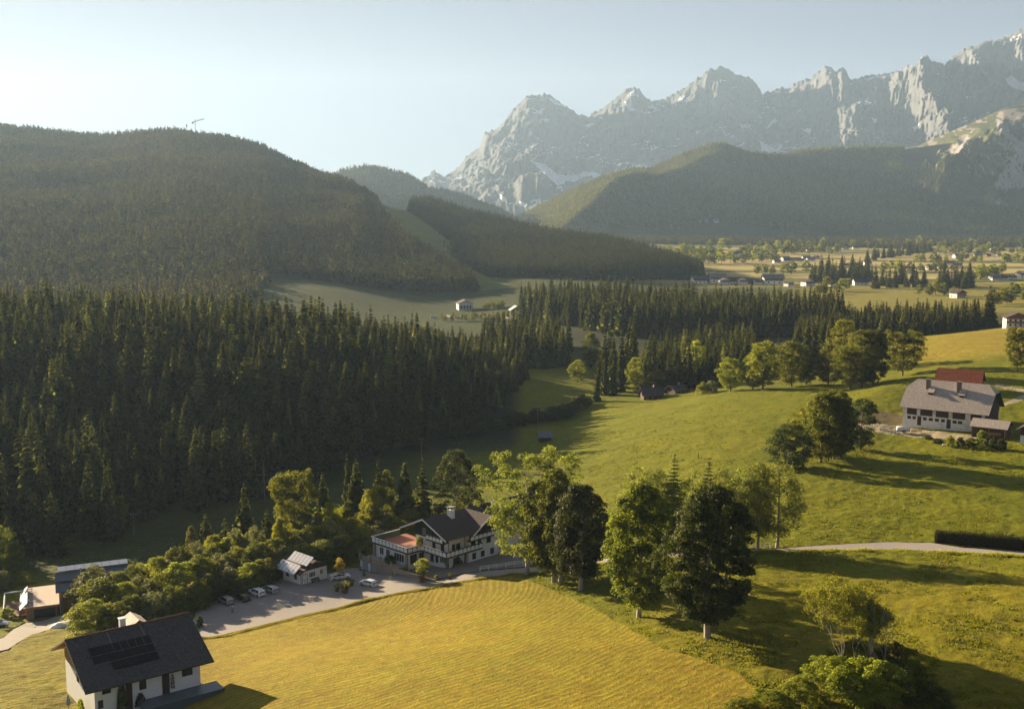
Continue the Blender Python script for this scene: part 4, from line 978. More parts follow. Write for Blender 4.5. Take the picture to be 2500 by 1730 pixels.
# dense hedge of trees on the bank behind the car park
gp = 'bushy trees on the bank behind the car park'
HB = [make_decid(200+i, w_, hh_, 0.3, m_, trunk_r=0.2, nclump=n_, nleaf=110, size=0.30, cr=0.95, nl=14, profile=lambda t: np.sqrt(np.clip(1-(np.asarray(t)/1.02)**2.2, 0, 1))) for i, (w_, hh_, m_, n_) in enumerate(((10,9,'leaf_light',150),(9,8.5,'leaf',140),(10,9,'leaf_silver',150),(11,10,'leaf',170)))]
HW = (10,9,10,11); HH = (9,8.5,9,10)
for i, (px, pyb, pyt, w_, k, lab) in enumerate([
  (200,1548,1405,118,0,'big rounded bush in front of the flat roofed wooden house'),
  (255,1545,1418,90,3,'rounded bush at the right of the biggest one behind the dark roof'),
  (300,1530,1398,80,1,'green bushy tree above the chimney of the dark roofed house'),
  (352,1520,1385,88,2,'pale leafed bushy tree right of the dark roofed house chimney'),
  (405,1505,1365,100,3,'broad bushy tree left of the four parked cars'),
  (455,1490,1352,90,0,'bushy tree directly behind the beige parked car'),
  (505,1470,1345,84,1,'dense bush behind the black and white parked cars'),
  (552,1455,1325,84,2,'silvery bush top behind the parked silver estate car'),
  (600,1445,1318,80,0,'yellow green bush between the parked cars and the white hut'),
  (640,1430,1310,80,3,'dark bush pressed against the left side of the white hut'),
  (690,1400,1290,84,2,'silvery bushy tree just above the solar panels of the hut'),
  (740,1392,1275,84,0,'light bushy tree behind the white hut roof ridge'),
  (790,1385,1262,84,1,'dark bushy tree above the yellow sapling'),
  (835,1370,1255,84,3,'tall dense bush behind the sports car and garages'),
  (880,1350,1245,84,0,'yellow green bush left of the chalet roof terrace'),
  (925,1335,1238,80,2,'pale leafed bush behind the red terrace of the chalet'),
  (965,1325,1232,76,1,'bush meeting the left eave of the chalet roof'),
  (1005,1300,1228,66,0,'bush top visible above the chalet roof, left of the chimney')]):
    g = G(px, pyb); gb = PD(px, g.y+24); a_, dy_, dz_ = ray(px, pyt); hb = max(4.0, CZ+dz_*gb.y/dy_-gb.z)
    wf = (lab, lab, lab)
    for q, (dd, hh) in enumerate(((1.5,5.8),(12,max(7.2, hb*1.25)),(23,hb*1.35))):
        if i == 0 and q == 0: hh = 6.0
        p_ = PD(px+(-14,10,0)[q], g.y+dd); kk = (k+q) % 4; lb = lab if q == 2 else (('low front bush below the ' if q == 0 else 'middle bush below the ')+lab)
        lb = ' '.join(lb.split()[:16])
        while lb.split()[-1] in ('the','of','and','a','behind','in','above','just'): lb = ' '.join(lb.split()[:-1])
        place('bushy_tree', p_, HB[kk], px*.31+q, (w_*p_.y/F/HW[kk]*(1.15,1.2,1.15)[q],)*2+(hh/HH[kk],), lb, 'tree', gp)
# second row on the slope below
gp = 'trees below the bank, behind the bushy hedge'
for i, (px, pyb, pyt, w_, kind, lab) in enumerate([
  (470,1375,1282,36,'p','slender bright green poplar like tree at the left end of the second row'),
  (505,1372,1250,52,'s','dark spruce right of the slender bright green tree'),
  (520,1395,1310,70,'b1','yellow green bush below the slender bright tree'),
  (552,1365,1262,46,'s','small spruce left of the tallest spruce of the second row'),
  (600,1358,1178,62,'s','tallest dark spruce of the second row, near the double power pole'),
  (575,1390,1295,70,'b2','silvery bush under the tallest spruce of the second row'),
  (625,1385,1290,64,'b2','pale silvery bush right of the tallest spruce of the second row'),
  (655,1350,1240,48,'s','light green spruce between the silvery bush and the round maple'),
  (720,1330,1158,100,'m','round headed maple standing out above the second row'),
  (690,1375,1268,60,'b1','green bush at the foot of the round headed maple'),
  (790,1290,1150,40,'s','small spruce right of the round headed maple'),
  (812,1330,1230,66,'b1','yellowish bush between the spruces in the second row'),
  (800,1270,1196,36,'s','low spruce in the dark meadow behind the yellowish bush'),
  (850,1265,1102,30,'s','slim light green spruce at the back of the second row'),
  (872,1300,1118,62,'s','broad brown green spruce in the middle of the second row'),
  (905,1315,1198,74,'b1','round yellow green bush in front of the broad spruce'),
  (925,1285,1118,40,'s','spruce just right of the broad brown green one'),
  (945,1285,1145,52,'p','light green loose tree between the spruces, centre of the row'),
  (990,1290,1118,52,'s','dark regular spruce left of the pair by the big dark maple'),
  (1033,1285,1115,50,'s','dark spruce touching the big dark maple behind the chalet')]):
    g = G(px, pyb); hh = hpx(px, pyb, pyt, g)
    if kind == 's': c = CON[i % 4]; s = hh/24.3; t = tree('spruce_tree', g, c[0], c[1], i, (w_*g.y/F/6.2,)*2+(s,)); tag(t, lab, 'spruce tree', gp)
    elif kind[0] == 'b': k = 0 if kind == 'b1' else 2; place('bushy_tree', g, HB[k], px*.31, (w_*g.y/F/HW[k]*1.1,)*2+(hh/HH[k],), lab, 'tree', gp)
    elif kind == 'p': place('slender_tree', g, MID[4], px*.3, (w_*g.y/F/7,)*2+(hh/15,), lab, 'tree', gp)
    else: mid(px, pyb, pyt, w_, 1, lab, gp)
g = G(1115,1290); me = make_decid(230, 12.5, hpx(1115,1290,1106,g), 1.5, 'leaf_dark', trunk_r=0.4, nclump=230, nleaf=110, size=0.34, cr=1.2, nl=20)
place('maple_tree', g, me, 0, 1.0, 'big dark round maple directly behind the chalet roof', 'tree')
# far left edge
gp = 'trees at the left edge beside the flat roofed wooden house'
for px, pyb, pyt, w_, k, lab in ((-10,1400,1282,120,3,'big shaded round tree cut by the left edge above the wooden house'),(8,1440,1395,60,2,'silvery bush cut by the left edge beside the wooden house'),(58,1425,1395,46,0,'small bush behind the flat roof with standing collectors')):
    g = G(px, pyb); hh = hpx(px, pyb, pyt, g); place('bushy_tree', g, HB[k], px*.31, (w_*g.y/F/HW[k]*1.1,)*2+(hh/HH[k],), lab, 'tree', gp)
shrub(G(18,1505), 3.4, 1.9, 1, 'yellowish round garden bush left of the wooden house driveway')
# saplings with yellow leaves
SAP = make_decid(240, 2.4, 4.2, 1.5, 'leaf_yellow', trunk_r=0.05, nclump=34, nleaf=60, size=0.16, cr=0.42, nl=10, profile=prof_col)
SAP2 = make_decid(241, 2.2, 3.0, 0.9, 'leaf_light', trunk_r=0.05, nclump=34, nleaf=70, size=0.15, cr=0.42, nl=10)
g = G(830,1418); s = hpx(830,1418,1362,g)/4.2; place('young_tree', g, SAP, 0, s, 'young tree with golden yellow leaves in front of the parked coupe', 'tree')
g = G(1034,1418); s = hpx(1034,1418,1362,g)/3.1; place('young_tree', g, SAP2, 0, s, 'small yellow green ball headed tree by the low terrace wall', 'tree')
# foreground thicket, lower right
gp = 'foreground thicket at the lower right'
FB = [make_decid(250+i, 7.0, 4.6, 0.1, m_, trunk_r=0.08, nclump=170, nleaf=110, size=0.19, cr=0.50, nl=20, lobes=0.55, profile=lambda t: np.sqrt(np.clip(1-(np.asarray(t)/1.02)**2.2, 0, 1))) for i, m_ in enumerate(('leaf_light','leaf_light','leaf'))]
for i, (px, D, w_, hh, k, lab) in enumerate([(2080,131,8.5,5.6,0,'large leafy bush on the left slope of the foreground thicket'),(2175,129,9,6.2,1,'broad leafy bush filling the middle of the foreground thicket'),(2262,130,8,5.4,2,'darker leafy bush at the right of the foreground thicket'),(1985,128,6.5,3.8,0,'low leafy bush at the left end of the foreground thicket'),(2125,136,7,6.6,1,'taller bush at the back of the foreground thicket under the bare stems'),
     (2222,136,7,5.8,2,'bush at the back of the foreground thicket below the dead branches'),(1910,127,5.5,2.4,0,'low sprawling bush at the bottom edge left of the thicket'),(2330,127,6,2.6,2,'low shaded bush at the bottom edge right of the thicket'),(1845,126,4.5,1.7,0,'lowest leafy tuft of bushes at the bottom edge of the mown field')]):
    g = PD(px, D); place('bush', g, FB[k], i*1.7, (w_/7,)*2+(hh/5.5,), lab, 'bush', gp)
def bare_tree(px, D, hh, seed, lab, leafy):
    g = PD(px, D); r = random.Random(seed); mb = MB(); tips = []
    def grow(p, d, L, rad, lv):
        q = p + d*L; m_ = p.lerp(q, 0.5)+Vector((r.uniform(-.1,.1), r.uniform(-.1,.1), 0))*L
        mb.tube([p, m_, q], [rad, rad*0.8, rad*0.6], 5, cap=False)
        if lv == 0: tips.append(q); return
        for _ in range(r.choice((2,3))):
            nd = (d + Vector((r.uniform(-.6,.6), r.uniform(-.6,.6), r.uniform(-.05,.35)))).normalized(); grow(q, nd, L*r.uniform(.6,.85), rad*0.6, lv-1)
        if lv < 3: tips.append(q)
    for _ in range(3): grow(Vector((r.uniform(-.3,.3), r.uniform(-.3,.3), -0.3)), Vector((r.uniform(-.35,.2), r.uniform(-.2,.2), 1)).normalized(), hh*0.33, 0.075, 4)
    t = empty('dead_tree' if not leafy else 'thin_tree', g)
    mb.build('branches', M['bark_pale'], t, True)
    if leafy:
        V, Fq, tint, cs = crown_np(seed, 1, 1, 0, 1, 1, .2, .3)
        sel = tips; rr_ = np.random.default_rng(seed); Vs = []; ts = []
        for c in sel:
            n = 70; pos = np.array(c)+rr_.normal(0, .30, (n,3)); a = rr_.normal(size=(n,3)); a /= np.linalg.norm(a,axis=1)[:,None]; b_ = np.cross(a, rr_.normal(size=(n,3))); b_ /= np.linalg.norm(b_,axis=1)[:,None]
            Vs.append(np.stack([pos-a*.11, pos-b_*.07, pos+a*.11, pos+b_*.07], 1).reshape(-1,3)); ts.append(np.repeat(rr_.uniform(size=n), 4))
        Vs = np.concatenate(Vs); me = np_mesh('foliage', Vs, np.arange(len(Vs)).reshape(-1,4), M['leaf_light'], False, {'tint': ('FLOAT','POINT', np.concatenate(ts))})
        f = link(bpy.data.objects.new('foliage', me)); f.parent = t
    tag(t, lab, 'tree', None)
bare_tree(2120, 132, 14.0, 5, 'thin sparsely leaved tree leaning out of the left side of the thicket', True)
bare_tree(2215, 132, 13.0, 9, 'bare dead tree with pale branches rising from the thicket', False)
bare_tree(2165, 133, 11.5, 14, 'slim half leafless stems between the leaning tree and the dead tree', True)
# hedge along the lane on the right
def clipped_hedge(name, a, b, wid, hh, m_, lab, seed):
    d = (b-a); L = Vector((d.x, d.y)).length; r = np.random.default_rng(seed); n = int(L*hh*220)
    u = r.uniform(0, L, n); face = r.integers(0, 3, n); v = np.where(face == 2, r.uniform(-wid/2, wid/2, n), np.where(face == 0, -wid/2, wid/2)+r.normal(0,.06,n)); top_ = hh*(1+0.10*fbm(u/2.5, u*0+3, 3, 4)); z = np.where(face == 2, top_+r.normal(0,.14,n), r.uniform(0, 1, n)*top_); v = v*(1+0.18*fbm(u/1.8, z, 3, 9))
    dir_ = np.array([d.x, d.y])/L; nr = np.array([-dir_[1], dir_[0]])
    pos = np.stack([dir_[0]*u+nr[0]*v, dir_[1]*u+nr[1]*v, z+(b.z-a.z)*u/L], 1)
    t1 = r.normal(size=(n,3)); t1 /= np.linalg.norm(t1,axis=1)[:,None]; t2 = np.cross(t1, r.normal(size=(n,3))); t2 /= np.linalg.norm(t2,axis=1)[:,None]
    V = np.stack([pos-t1*.13, pos-t2*.09, pos+t1*.13, pos+t2*.09], 1).reshape(-1,3)
    me = np_mesh('leaves', V, np.arange(len(V)).reshape(-1,4), M[m_], False, {'tint': ('FLOAT','POINT', np.repeat(r.uniform(size=n),4))})
    t = empty(name, a); o = link(bpy.data.objects.new('leaves', me)); o.parent = t
    core = MB(); ax = Vector((dir_[0], dir_[1], (b.z-a.z)/L)); nv = Vector((nr[0], nr[1], 0))
    core.pbox(nv*(-wid/2+.12)+ax*.1+Vector((0,0,-.4)), ax*(L-.2), nv*(wid-.24), (0,0,hh*.86+.3)); core.build('stems', M['dark_wood'], t)
    return tag(t, lab, 'hedge', None)
clipped_hedge('hedge', G(2282,1322), G(2540,1345), 1.8, 2.3, 'leaf_dark', 'long dark clipped hedge beside the lane at the right edge', 3)
# bushes by the barn
gp = 'bushes in front of the barn shed'
for px, py, w_, hh, k, lab in ((2320,1090,2.6,3.4,1,'small light green bush on the bank below the barn'),(2345,1092,2.6,3.2,3,'dark upright bush right of the small light one below the barn'),(2370,1092,3.6,3.0,2,'low bush between the barn bank and the shed'),(2398,1090,4.4,4.8,2,'largest round bush in front of the small shed'),(2428,1095,3.6,3.6,3,'dark bush at the shed corner'),(2445,1098,3.4,3.4,3,'shaded bush at the right end of the shed bushes'),(2290,1082,3.2,1.6,3,'flat dark bush below the long trough on the bank'),(2265,1072,3.0,1.4,2,'low weedy bush below the trailer')):
    shrub(G(px, py), w_, hh, k, lab, gp)

# ---------------------------------------------------------------- trees of the far valley
FT = []
for i in range(4):
    V, Fq, T, cs = crown_np(300+i, 8.5, 9.5, 1.2, 34, 34, 0.95, 1.5, lobes=0.35)
    me = np_mesh('crown', V, Fq, M['leaf_light' if i % 2 else 'leaf'], False, {'tint': ('FLOAT','POINT', T)})
    mb = MB(); mb.tube([(0,0,-.5),(0,0,5)], [.35,.2], 6); FT.append((me, mb.mesh('trunk', M['bark'])))
def far_tree(px, D, s, k, lab, grp):
    g = PD(px, D); t = tree('valley_tree' if k < 4 else 'valley_spruce', g, *(FT[k] if k < 4 else CON[k-4]), random.uniform(0,6), (s*1.35, s*1.35, s*random.uniform(.9,1.2)*1.12)); tag(t, lab, 'tree' if k < 4 else 'spruce tree', grp)
VZ = [  # (px0, D0, px1, D1, n, spread, scale, kind, phrase)
 (1600,2050,1760,2150,20,60,1.6,0,'round tree among the pale houses at the left end of the valley village'),
 (1640,1850,1900,1950,22,50,1.5,0,'round tree in the village gardens in front of the wooded mountain'),
 (1800,2250,2050,2400,20,60,1.7,0,'hazy round tree along the back of the valley village'),
 (1830,1600,2000,1650,7,40,1.3,0,'round tree in the golden fields left of the spruce copse'),
 (1980,1420,2130,1500,24,70,1.1,4,'spruce in the copse in the middle of the golden fields'),
 (2110,2050,2270,2500,26,50,1.1,4,'spruce in the strip running back through the far fields'),
 (2130,1300,2260,1330,14,40,0.9,4,'dark spruce in the thicket left of the white valley house'),
 (2290,1280,2370,1300,16,50,0.95,4,'dark spruce in the block directly behind the white valley house'),
 (2140,1650,2330,1700,9,30,1.3,0,'round tree in the row across the golden fields'),
 (2230,1950,2400,2000,9,30,1.4,0,'round tree in the second row across the golden fields'),
 (2270,2350,2500,2400,14,50,1.5,0,'round tree near the far houses on the right'),
 (2350,1380,2450,1600,12,25,1.3,0,'round tree in the slanting row right of the spruce block'),
 (2440,2000,2520,2020,7,30,1.4,0,'round tree in the row at the right edge of the far fields'),
 (1990,1180,2080,1250,6,30,1.0,0,'round tree at the near end of the golden fields beside the farm lane'),
 (2240,1130,2310,1150,4,20,1.1,0,'round tree left of the white valley house'),
 (2420,1000,2520,1100,9,50,1.1,0,'round tree near the houses at the right edge of the valley'),
 (2100,2700,2500,2900,22,150,1.7,0,'small hazy tree at the foot of the wooded mountain'),
 (1640,2400,2100,2800,14,120,1.8,0,'hazy tree on the dim meadow below the wooded mountain')]
for px0, D0, px1, D1, n, sp, s, k, lab in VZ:
    for i in range(n):
        t = (i+random.uniform(.1,.9))/n
        far_tree(px0+(px1-px0)*t+random.uniform(-4,4), D0+(D1-D0)*t+random.uniform(-sp,sp), s*random.uniform(.7,1.15), k+random.randrange(4), lab, lab.replace('round tree','trees').replace('hazy ','').replace('dark spruce','spruces').replace('spruce in','spruces in'))
for px, D, s in ((2418,700,0.95),(2425,705,0.8),(2412,690,0.75)):
    far_tree(px, D, s, 4, 'tall spruce left of the white house at the right edge', 'tall spruces left of the right edge house')

place('broadleaf_tree', PD(262, 296), MID[3], 1, (.55,.55,.7), 'light green leafy tree among the dark spruces at the forest edge', 'tree')
for i in range(16):
    px = 1075+i*13+random.uniform(-4,4); far_tree(px, 935+random.uniform(-10,12), random.uniform(.35,.6), random.choice((0,0,2)), 'small dark tree along the valley road by the lone farmhouse', 'small trees along the valley road')
for i in range(9):
    far_tree(1180+i*6+random.uniform(-3,3), 1040+random.uniform(-10,10), random.uniform(.35,.6), 0, 'small tree in the group right of the lone farmhouse', 'small trees beside the lone farmhouse')
# ================================================================== BUILDINGS
def roof_part(parent, name, slabs, m, thick=0.18, under='brown_wood', edge=None):
    """slabs: [(eave0, eave1, ridge1, ridge0), ...]; tile coordinates are stored per face corner in 'rc'"""
    V = []; Fc = []; MI = []; RC = []
    for s in slabs:
        s = [Vector(p) for p in s]; n = (s[1]-s[0]).cross(s[2]-s[0])
        if n.z < 0: s = [s[1], s[0], s[3], s[2]] if len(s) == 4 else [s[1], s[0], s[2]]; n = (s[1]-s[0]).cross(s[2]-s[0])
        n.normalize(); ax = (s[1]-s[0]).normalized(); up = n.cross(ax)
        b = len(V); k = len(s)
        for p in s: V.append(p)
        for p in s: V.append(p-n*thick)
        for p in s+s: RC.append(((p-s[0]).dot(ax)+s[0].x*3, (p-s[0]).dot(up), 0))
        Fc.append(tuple(range(b, b+k))); MI.append(0); Fc.append(tuple(range(b+2*k-1, b+k-1, -1))); MI.append(1)
        for i in range(k):
            j = (i+1) % k; Fc.append((b+i, b+k+i, b+k+j, b+j)); MI.append(2)
    me = bpy.data.meshes.new(name); me.from_pydata([tuple(v) for v in V], [], Fc)
    for q in (M[m], M[under], M[edge or under]): me.materials.append(q)
    me.polygons.foreach_set('material_index', MI)
    a = me.attributes.new('rc', 'FLOAT_VECTOR', 'POINT'); a.data.foreach_set('vector', [c for t in RC for c in t]); me.update()
    o = link(bpy.data.objects.new(name, me)); o.parent = parent; return o
def gable(x0, x1, y0, y1, ze, zr, axis='x', yr=None):
    if axis == 'x':
        c = (y0+y1)/2 if yr is None else yr
        return [((x0,y0,ze),(x1,y0,ze),(x1,c,zr),(x0,c,zr)), ((x1,y1,ze),(x0,y1,ze),(x0,c,zr),(x1,c,zr))]
    c = (x0+x1)/2 if yr is None else yr
    return [((x1,y0,ze),(x1,y1,ze),(c,y1,zr),(c,y0,zr)), ((x0,y1,ze),(x0,y0,ze),(c,y0,zr),(c,y1,zr))]
def body_mb(x0, x1, y0, y1, z0, ze, zr=None, axis='x', c=None, t=0.0):
    """walls with gable triangles"""
    mb = MB()
    if zr is None: return mb.box(x0, x1, y0, y1, z0, ze)
    if axis == 'x':
        c = (y0+y1)/2 if c is None else c
        mb.prism([(x0,y0,z0),(x0,y1,z0),(x0,y1,ze),(x0,c,zr),(x0,y0,ze)], (x1-x0,0,0))
    else:
        c = (x0+x1)/2 if c is None else c
        mb.prism([(x0,y0,z0),(x1,y0,z0),(x1,y0,ze),(c,y0,zr),(x0,y0,ze)], (0,y1-y0,0))
    return mb
def window(parent, p, d, n, w, hh, nx=2, ny=1, fm='frame_white', fw=0.09, name='window', deep=0.07):
    """p centre of the opening on the wall, d along the wall, n outward"""
    p = Vector(p); d = Vector(d).normalized(); n = Vector(n).normalized(); u = Vector((0,0,1)); mb = MB()
    o = p - d*(w/2) - u*(hh/2)
    for a, b in ((o, (d*w, u*fw)), (o+u*(hh-fw), (d*w, u*fw)), (o+u*fw, (d*fw, u*(hh-2*fw))), (o+d*(w-fw)+u*fw, (d*fw, u*(hh-2*fw)))):
        mb.pbox(a-n*0.03, b[0], b[1], n*(deep+0.03))
    for i in range(1, nx): mb.pbox(o+d*(w*i/nx-fw*.35)+u*fw+n*.015, d*fw*.7, u*(hh-2*fw), n*(deep-.025))
    for i in range(1, ny): mb.pbox(o+u*(hh*i/ny-fw*.3)+d*fw+n*.017, d*(w-2*fw), u*fw*.6, n*(deep-.035))
    f = mb.build(name, M[fm], parent)
    g = MB().pbox(o+d*fw*.9+u*fw*.9-n*.02, d*(w-fw*1.8), u*(hh-fw*1.8), n*0.04).build('pane', M['glass'], f)
    return f
X_, Y_, Z_ = Vector((1,0,0)), Vector((0,1,0)), Vector((0,0,1))
def arch_panel(w, hh, t=0.05):
    r = min(0.32, w*0.3); pts_ = [(0,0,0),(w,0,0),(w,0,hh-r)]
    for k in range(1, 5): a = pi/2*k/5; pts_.append((w-r+r*cos(a), 0, hh-r+r*sin(a)))
    pts_.append((w-r,0,hh)); pts_.append((r,0,hh))
    for k in range(1, 5): a = pi/2+pi/2*k/5; pts_.append((r+r*cos(a), 0, hh-r+r*sin(a)))
    pts_.append((0,0,hh-r)); return MB().prism(pts_, (0,-t,0)).mesh('balcony_panel', M['white_paint'])
def balcony(parent, path, z0, z1, pw=1.25, floor=None):
    """dark green balcony front with white arched panels; path runs so that outside is on its right"""
    mb = MB(); hh = z1-z0; pans = []
    for a, b in zip(path[:-1], path[1:]):
        a = Vector((*a, 0)); b = Vector((*b, 0)); d = (b-a); L = d.length; d.normalize(); n = Vector((d.y, -d.x, 0))
        mb.pbox(a+Z_*z0-n*0.05, d*L, Z_*hh, n*0.10)
        mb.pbox(a+Z_*(z0-0.22)-n*0.12, d*L, Z_*0.215, n*0.24)
        k = max(1, round(L/pw)); w = L/k
        for i in range(k): pans.append((a+d*(w*i+0.09)+n*0.055+Z_*(z0+0.13), atan2(d.y, d.x), w-0.18))
    o = mb.build('balcony', M['green_wood'], parent)
    rl = MB()
    for a, b in zip(path[:-1], path[1:]):
        a = Vector((*a, 0)); b = Vector((*b, 0)); d = (b-a).normalized(); n = Vector((d.y, -d.x, 0)); rl.pbox(a+Z_*(z1+.003)-n*.14, b-a, n*.30, Z_*.07)
    rl.build('handrail', M['plank_grey'], o)
    cache = {}
    for p, a, w in pans:
        key = round(w, 2)
        if key not in cache: cache[key] = arch_panel(key, hh-0.26)
        q = link(bpy.data.objects.new('balcony_panel', cache[key])); q.parent = o; q.location = p; q.rotation_euler = (0,0,a)
    return o

# ---- chalet hotel ------------------------------------------------------------
yaw = radians(-44.5)
CH = empty('chalet', (-14.2, 231.2, 23.25), yaw)
tag(CH, 'large white chalet with dark green balconies, brown tiled roofs and a red tiled roof terrace', 'chalet')
mb = body_mb(-11.3, 0, 0, 16, -1.5, 7.75, 10.75, 'y', -5.1)
mb.prism([(-4.8,5.2,-1.4),(-4.8,14.6,-1.4),(-4.8,14.6,7.6),(-4.8,9.8,10.7),(-4.8,5.2,7.6)], (5.8,0,0))
mb.build('wall', M['white_wall'], CH)
MB().box(-19.6, -11.35, -5.2, 4, -1.5, 3.0).box(-11.34, -7.7, -5.2, -0.02, -1.5, 3.0).build('wing_wall', M['white_wall'], CH)
rr = lambda x: 11.1-abs(x+5.1)*0.4487-0.22
cl = [(-11.35,5.75),(-0.03,5.75)]+[(-0.03, rr(-0.03)-.02),(-5.1, rr(-5.1)),(-11.35, rr(-11.35)-.02)]
MB().prism([(x,-0.003,z) for x, z in cl], (0,-0.05,0)).build('gable_cladding', M['green_wood'], CH)
MB().prism([(1.003,5.4,5.9),(1.003,14.4,5.9),(1.003,14.4,7.5),(1.003,9.8,10.45),(1.003,5.4,7.5)], (0.05,0,0)).build('gable_cladding', M['green_wood'], CH)
rf = roof_part(CH, 'roof', gable(-12.9, 2.8, -3.3, 17.2, 7.6, 11.1, 'y', -5.1), 'roof_brown', 0.22, 'brown_wood')
roof_part(CH, 'roof', [((-5.1,4.2,7.55),(3.7,4.2,7.55),(3.7,9.8,11.13),(-5.1,9.8,11.13)),((3.7,15.4,7.55),(-5.1,15.4,7.55),(-5.1,9.8,11.13),(3.7,9.8,11.13))], 'roof_brown', 0.22, 'brown_wood')
# bargeboards
bb = MB()
for xa, xb in ((-12.95,-5.1),(-5.1,2.85)):
    za, zb = (7.6,11.1) if xa < -6 else (11.1,7.6)
    bb.prism([(xa,-3.31,za+.05),(xb,-3.31,zb+.05),(xb,-3.31,zb-.3),(xa,-3.31,za-.3)], (0,-.06,0))
for ya, yb, za, zb in ((4.15,9.8,7.5,11.1),(9.8,15.45,11.1,7.5)):
    bb.prism([(3.71,ya,za+.08),(3.71,yb,zb+.08),(3.71,yb,zb-.28),(3.71,ya,za-.28)], (.06,0,0))
bb.build('bargeboard', M['white_paint'], CH)
ch = MB().box(-4.4,-2.9,3.6,4.6,9.4,12.0).build('chimney', M['white_wall'], rf)
MB().box(-4.5,-4.3,3.6,3.8,12.0,12.5).box(-3.0,-2.8,3.6,3.8,12.0,12.5).box(-4.5,-4.3,4.4,4.6,12,12.5).box(-3.0,-2.8,4.4,4.6,12,12.5).prism([(-4.8,3.4,12.5),(-2.5,3.4,12.9),(-2.5,3.4,13.0),(-4.8,3.4,12.6)], (0,1.4,0)).build('chimney_cap', M['metal'], rf)
sd_ = MB()
for i in range(7):
    a = i*2*pi/7
sd_.tube([(-1.0,15.0,9.0),(-1.0,15.0,12.6)], .05, 6)
pr = []
sd_.prism([(-1.0+0.65*cos(a), 14.85, 12.4+0.65*sin(a)) for a in np.linspace(0, 2*pi, 17)[:-1]], (0,-.12,0)); sd_.tube([(-1,14.8,12.4),(-1.1,14.1,12.7)], .03, 5)
sd_.build('satellite_dish', M['white_paint'], CH)
# lean-to sheet roof on the left slope and the round vent
roof_part(CH, 'roof_sheet', [((-13.6,2.0,7.32),(-13.6,10.5,7.32),(-9.0,10.5,9.42),(-9.0,2.0,9.42))], 'roof_metal', 0.1)
# rear wing
MB().prism([(-9,16.01,-1.5),(2.2,16.01,-1.5),(2.2,16.01,7.6),(-3.4,16.01,10.5),(-9,16.01,7.6)], (0,26,0)).build('rear_wall', M['white_wall'], CH)
roof_part(CH, 'roof', gable(-10.2, 3.4, 14.6, 43.2, 7.9, 11.6, 'y', -3.4), 'roof_brown', 0.22, 'brown_wood')
# balconies: roof terrace parapet and first floor balcony in one run, then the gable balcony
balcony(CH, [(-20.1,2.5),(-20.1,-5.8),(-7.3,-5.8),(-7.1,-1.9),(1.4,-1.9),(1.4,9.2)], 3.15, 4.35)
MB().box(-7.05,1.3,-1.8,-0.01,2.9,3.12).box(0.01,1.3,-0.02,9.1,2.9,3.12).build('balcony_floor', M['brown_wood'], CH)
balcony(CH, [(-6.2,-1.3),(-0.4,-1.3)], 5.85, 6.95); MB().box(-6.2,-0.4,-1.25,-0.07,5.6,5.82).build('balcony_floor', M['brown_wood'], CH)
balcony(CH, [(2.2,4.6),(2.2,15.0)], 5.75, 6.85); MB().box(1.06,2.15,4.6,15,5.5,5.72).build('balcony_floor', M['brown_wood'], CH)
MB().box(-20.0,-11.4,-5.7,4.3,3.01,3.1).box(-11.38,-7.4,-5.7,-0.05,3.01,3.1).build('terrace_floor', M['terracotta'], CH)
MB().box(-20.3,-7.2,-6.02,-5.86,4.36,4.5).box(-20.34,-20.16,-6.0,2.6,4.36,4.5).build('parapet_coping', M['white_paint'], CH)
for x in (-19.75,-8.2): MB().box(x-.35,x+.35,-5.62,-4.9,-1.4,2.9).build('stone_pillar', M['stone'], CH)
MB().box(-8.4,-7.75,-5.0,-0.1,-0.2,0.5).build('stone_base', M['stone'], CH)
f = -5.2
for x, w_, hh_, zc, nx in ((-17.3,1.5,1.8,1.5,2),(-15.0,1.5,1.8,1.5,2),(-11.0,3.6,1.9,1.35,4)): window(CH, (x,f,zc), X_, -Y_, w_, hh_, nx, 1)
for y, w_, n_ in ((-3.8,1.9,3),(-1.4,1.3,2)): window(CH, (-7.69,y,1.4), Y_, X_, w_, 2.1, n_, 1, 'frame_dark')
for x, zc, w_, hh_, nx, fm in ((-9.6,4.3,2.2,2.1,3,'frame_white'),(-4.9,4.3,1.0,2.0,1,'frame_dark'),(-2.0,4.2,1.1,2.1,2,'frame_dark'),(-5.6,1.4,1.1,2.1,1,'frame_dark'),(-3.9,1.5,0.9,1.9,1,'frame_dark'),(-1.9,1.5,2.0,1.3,3,'frame_white')):
    window(CH, (x,-0.003,zc), X_, -Y_, w_, hh_, nx, 1, fm)
window(CH, (-8.2,-0.055,7.0), X_, -Y_, 0.9, 1.35, 2, 2); window(CH, (-5.1,-0.055,7.1), X_, -Y_, 0.95, 1.7, 1, 1, 'frame_dark'); window(CH, (-3.3,-0.055,6.9), X_, -Y_, 1.0, 1.9, 1, 1, 'frame_dark')
for y, zc, w_, hh_, nx, fm in ((1.5,4.3,0.95,2.1,1,'frame_dark'),(2.9,4.6,1.2,1.4,2,'frame_dark'),(2.3,1.3,1.8,1.6,2,'frame_dark')): window(CH, (0.003,y,zc), Y_, X_, w_, hh_, nx, 1, fm)
for y, zc, w_, hh_ in ((6.6,4.5,1.3,1.5),(8.6,4.3,1.0,2.0),(11.5,4.5,1.3,1.5),(6.9,1.6,1.1,1.4),(9.6,1.6,1.1,1.4),(12.6,1.6,1.1,1.4)): window(CH, (1.003,y,zc), Y_, X_, w_, hh_, 2, 1, 'frame_dark')
for y, w_ in ((8.0,1.2),(10.3,1.6),(12.6,1.0)): window(CH, (1.055,y,7.1), Y_, X_, w_, 1.9, 2, 1, 'frame_dark')
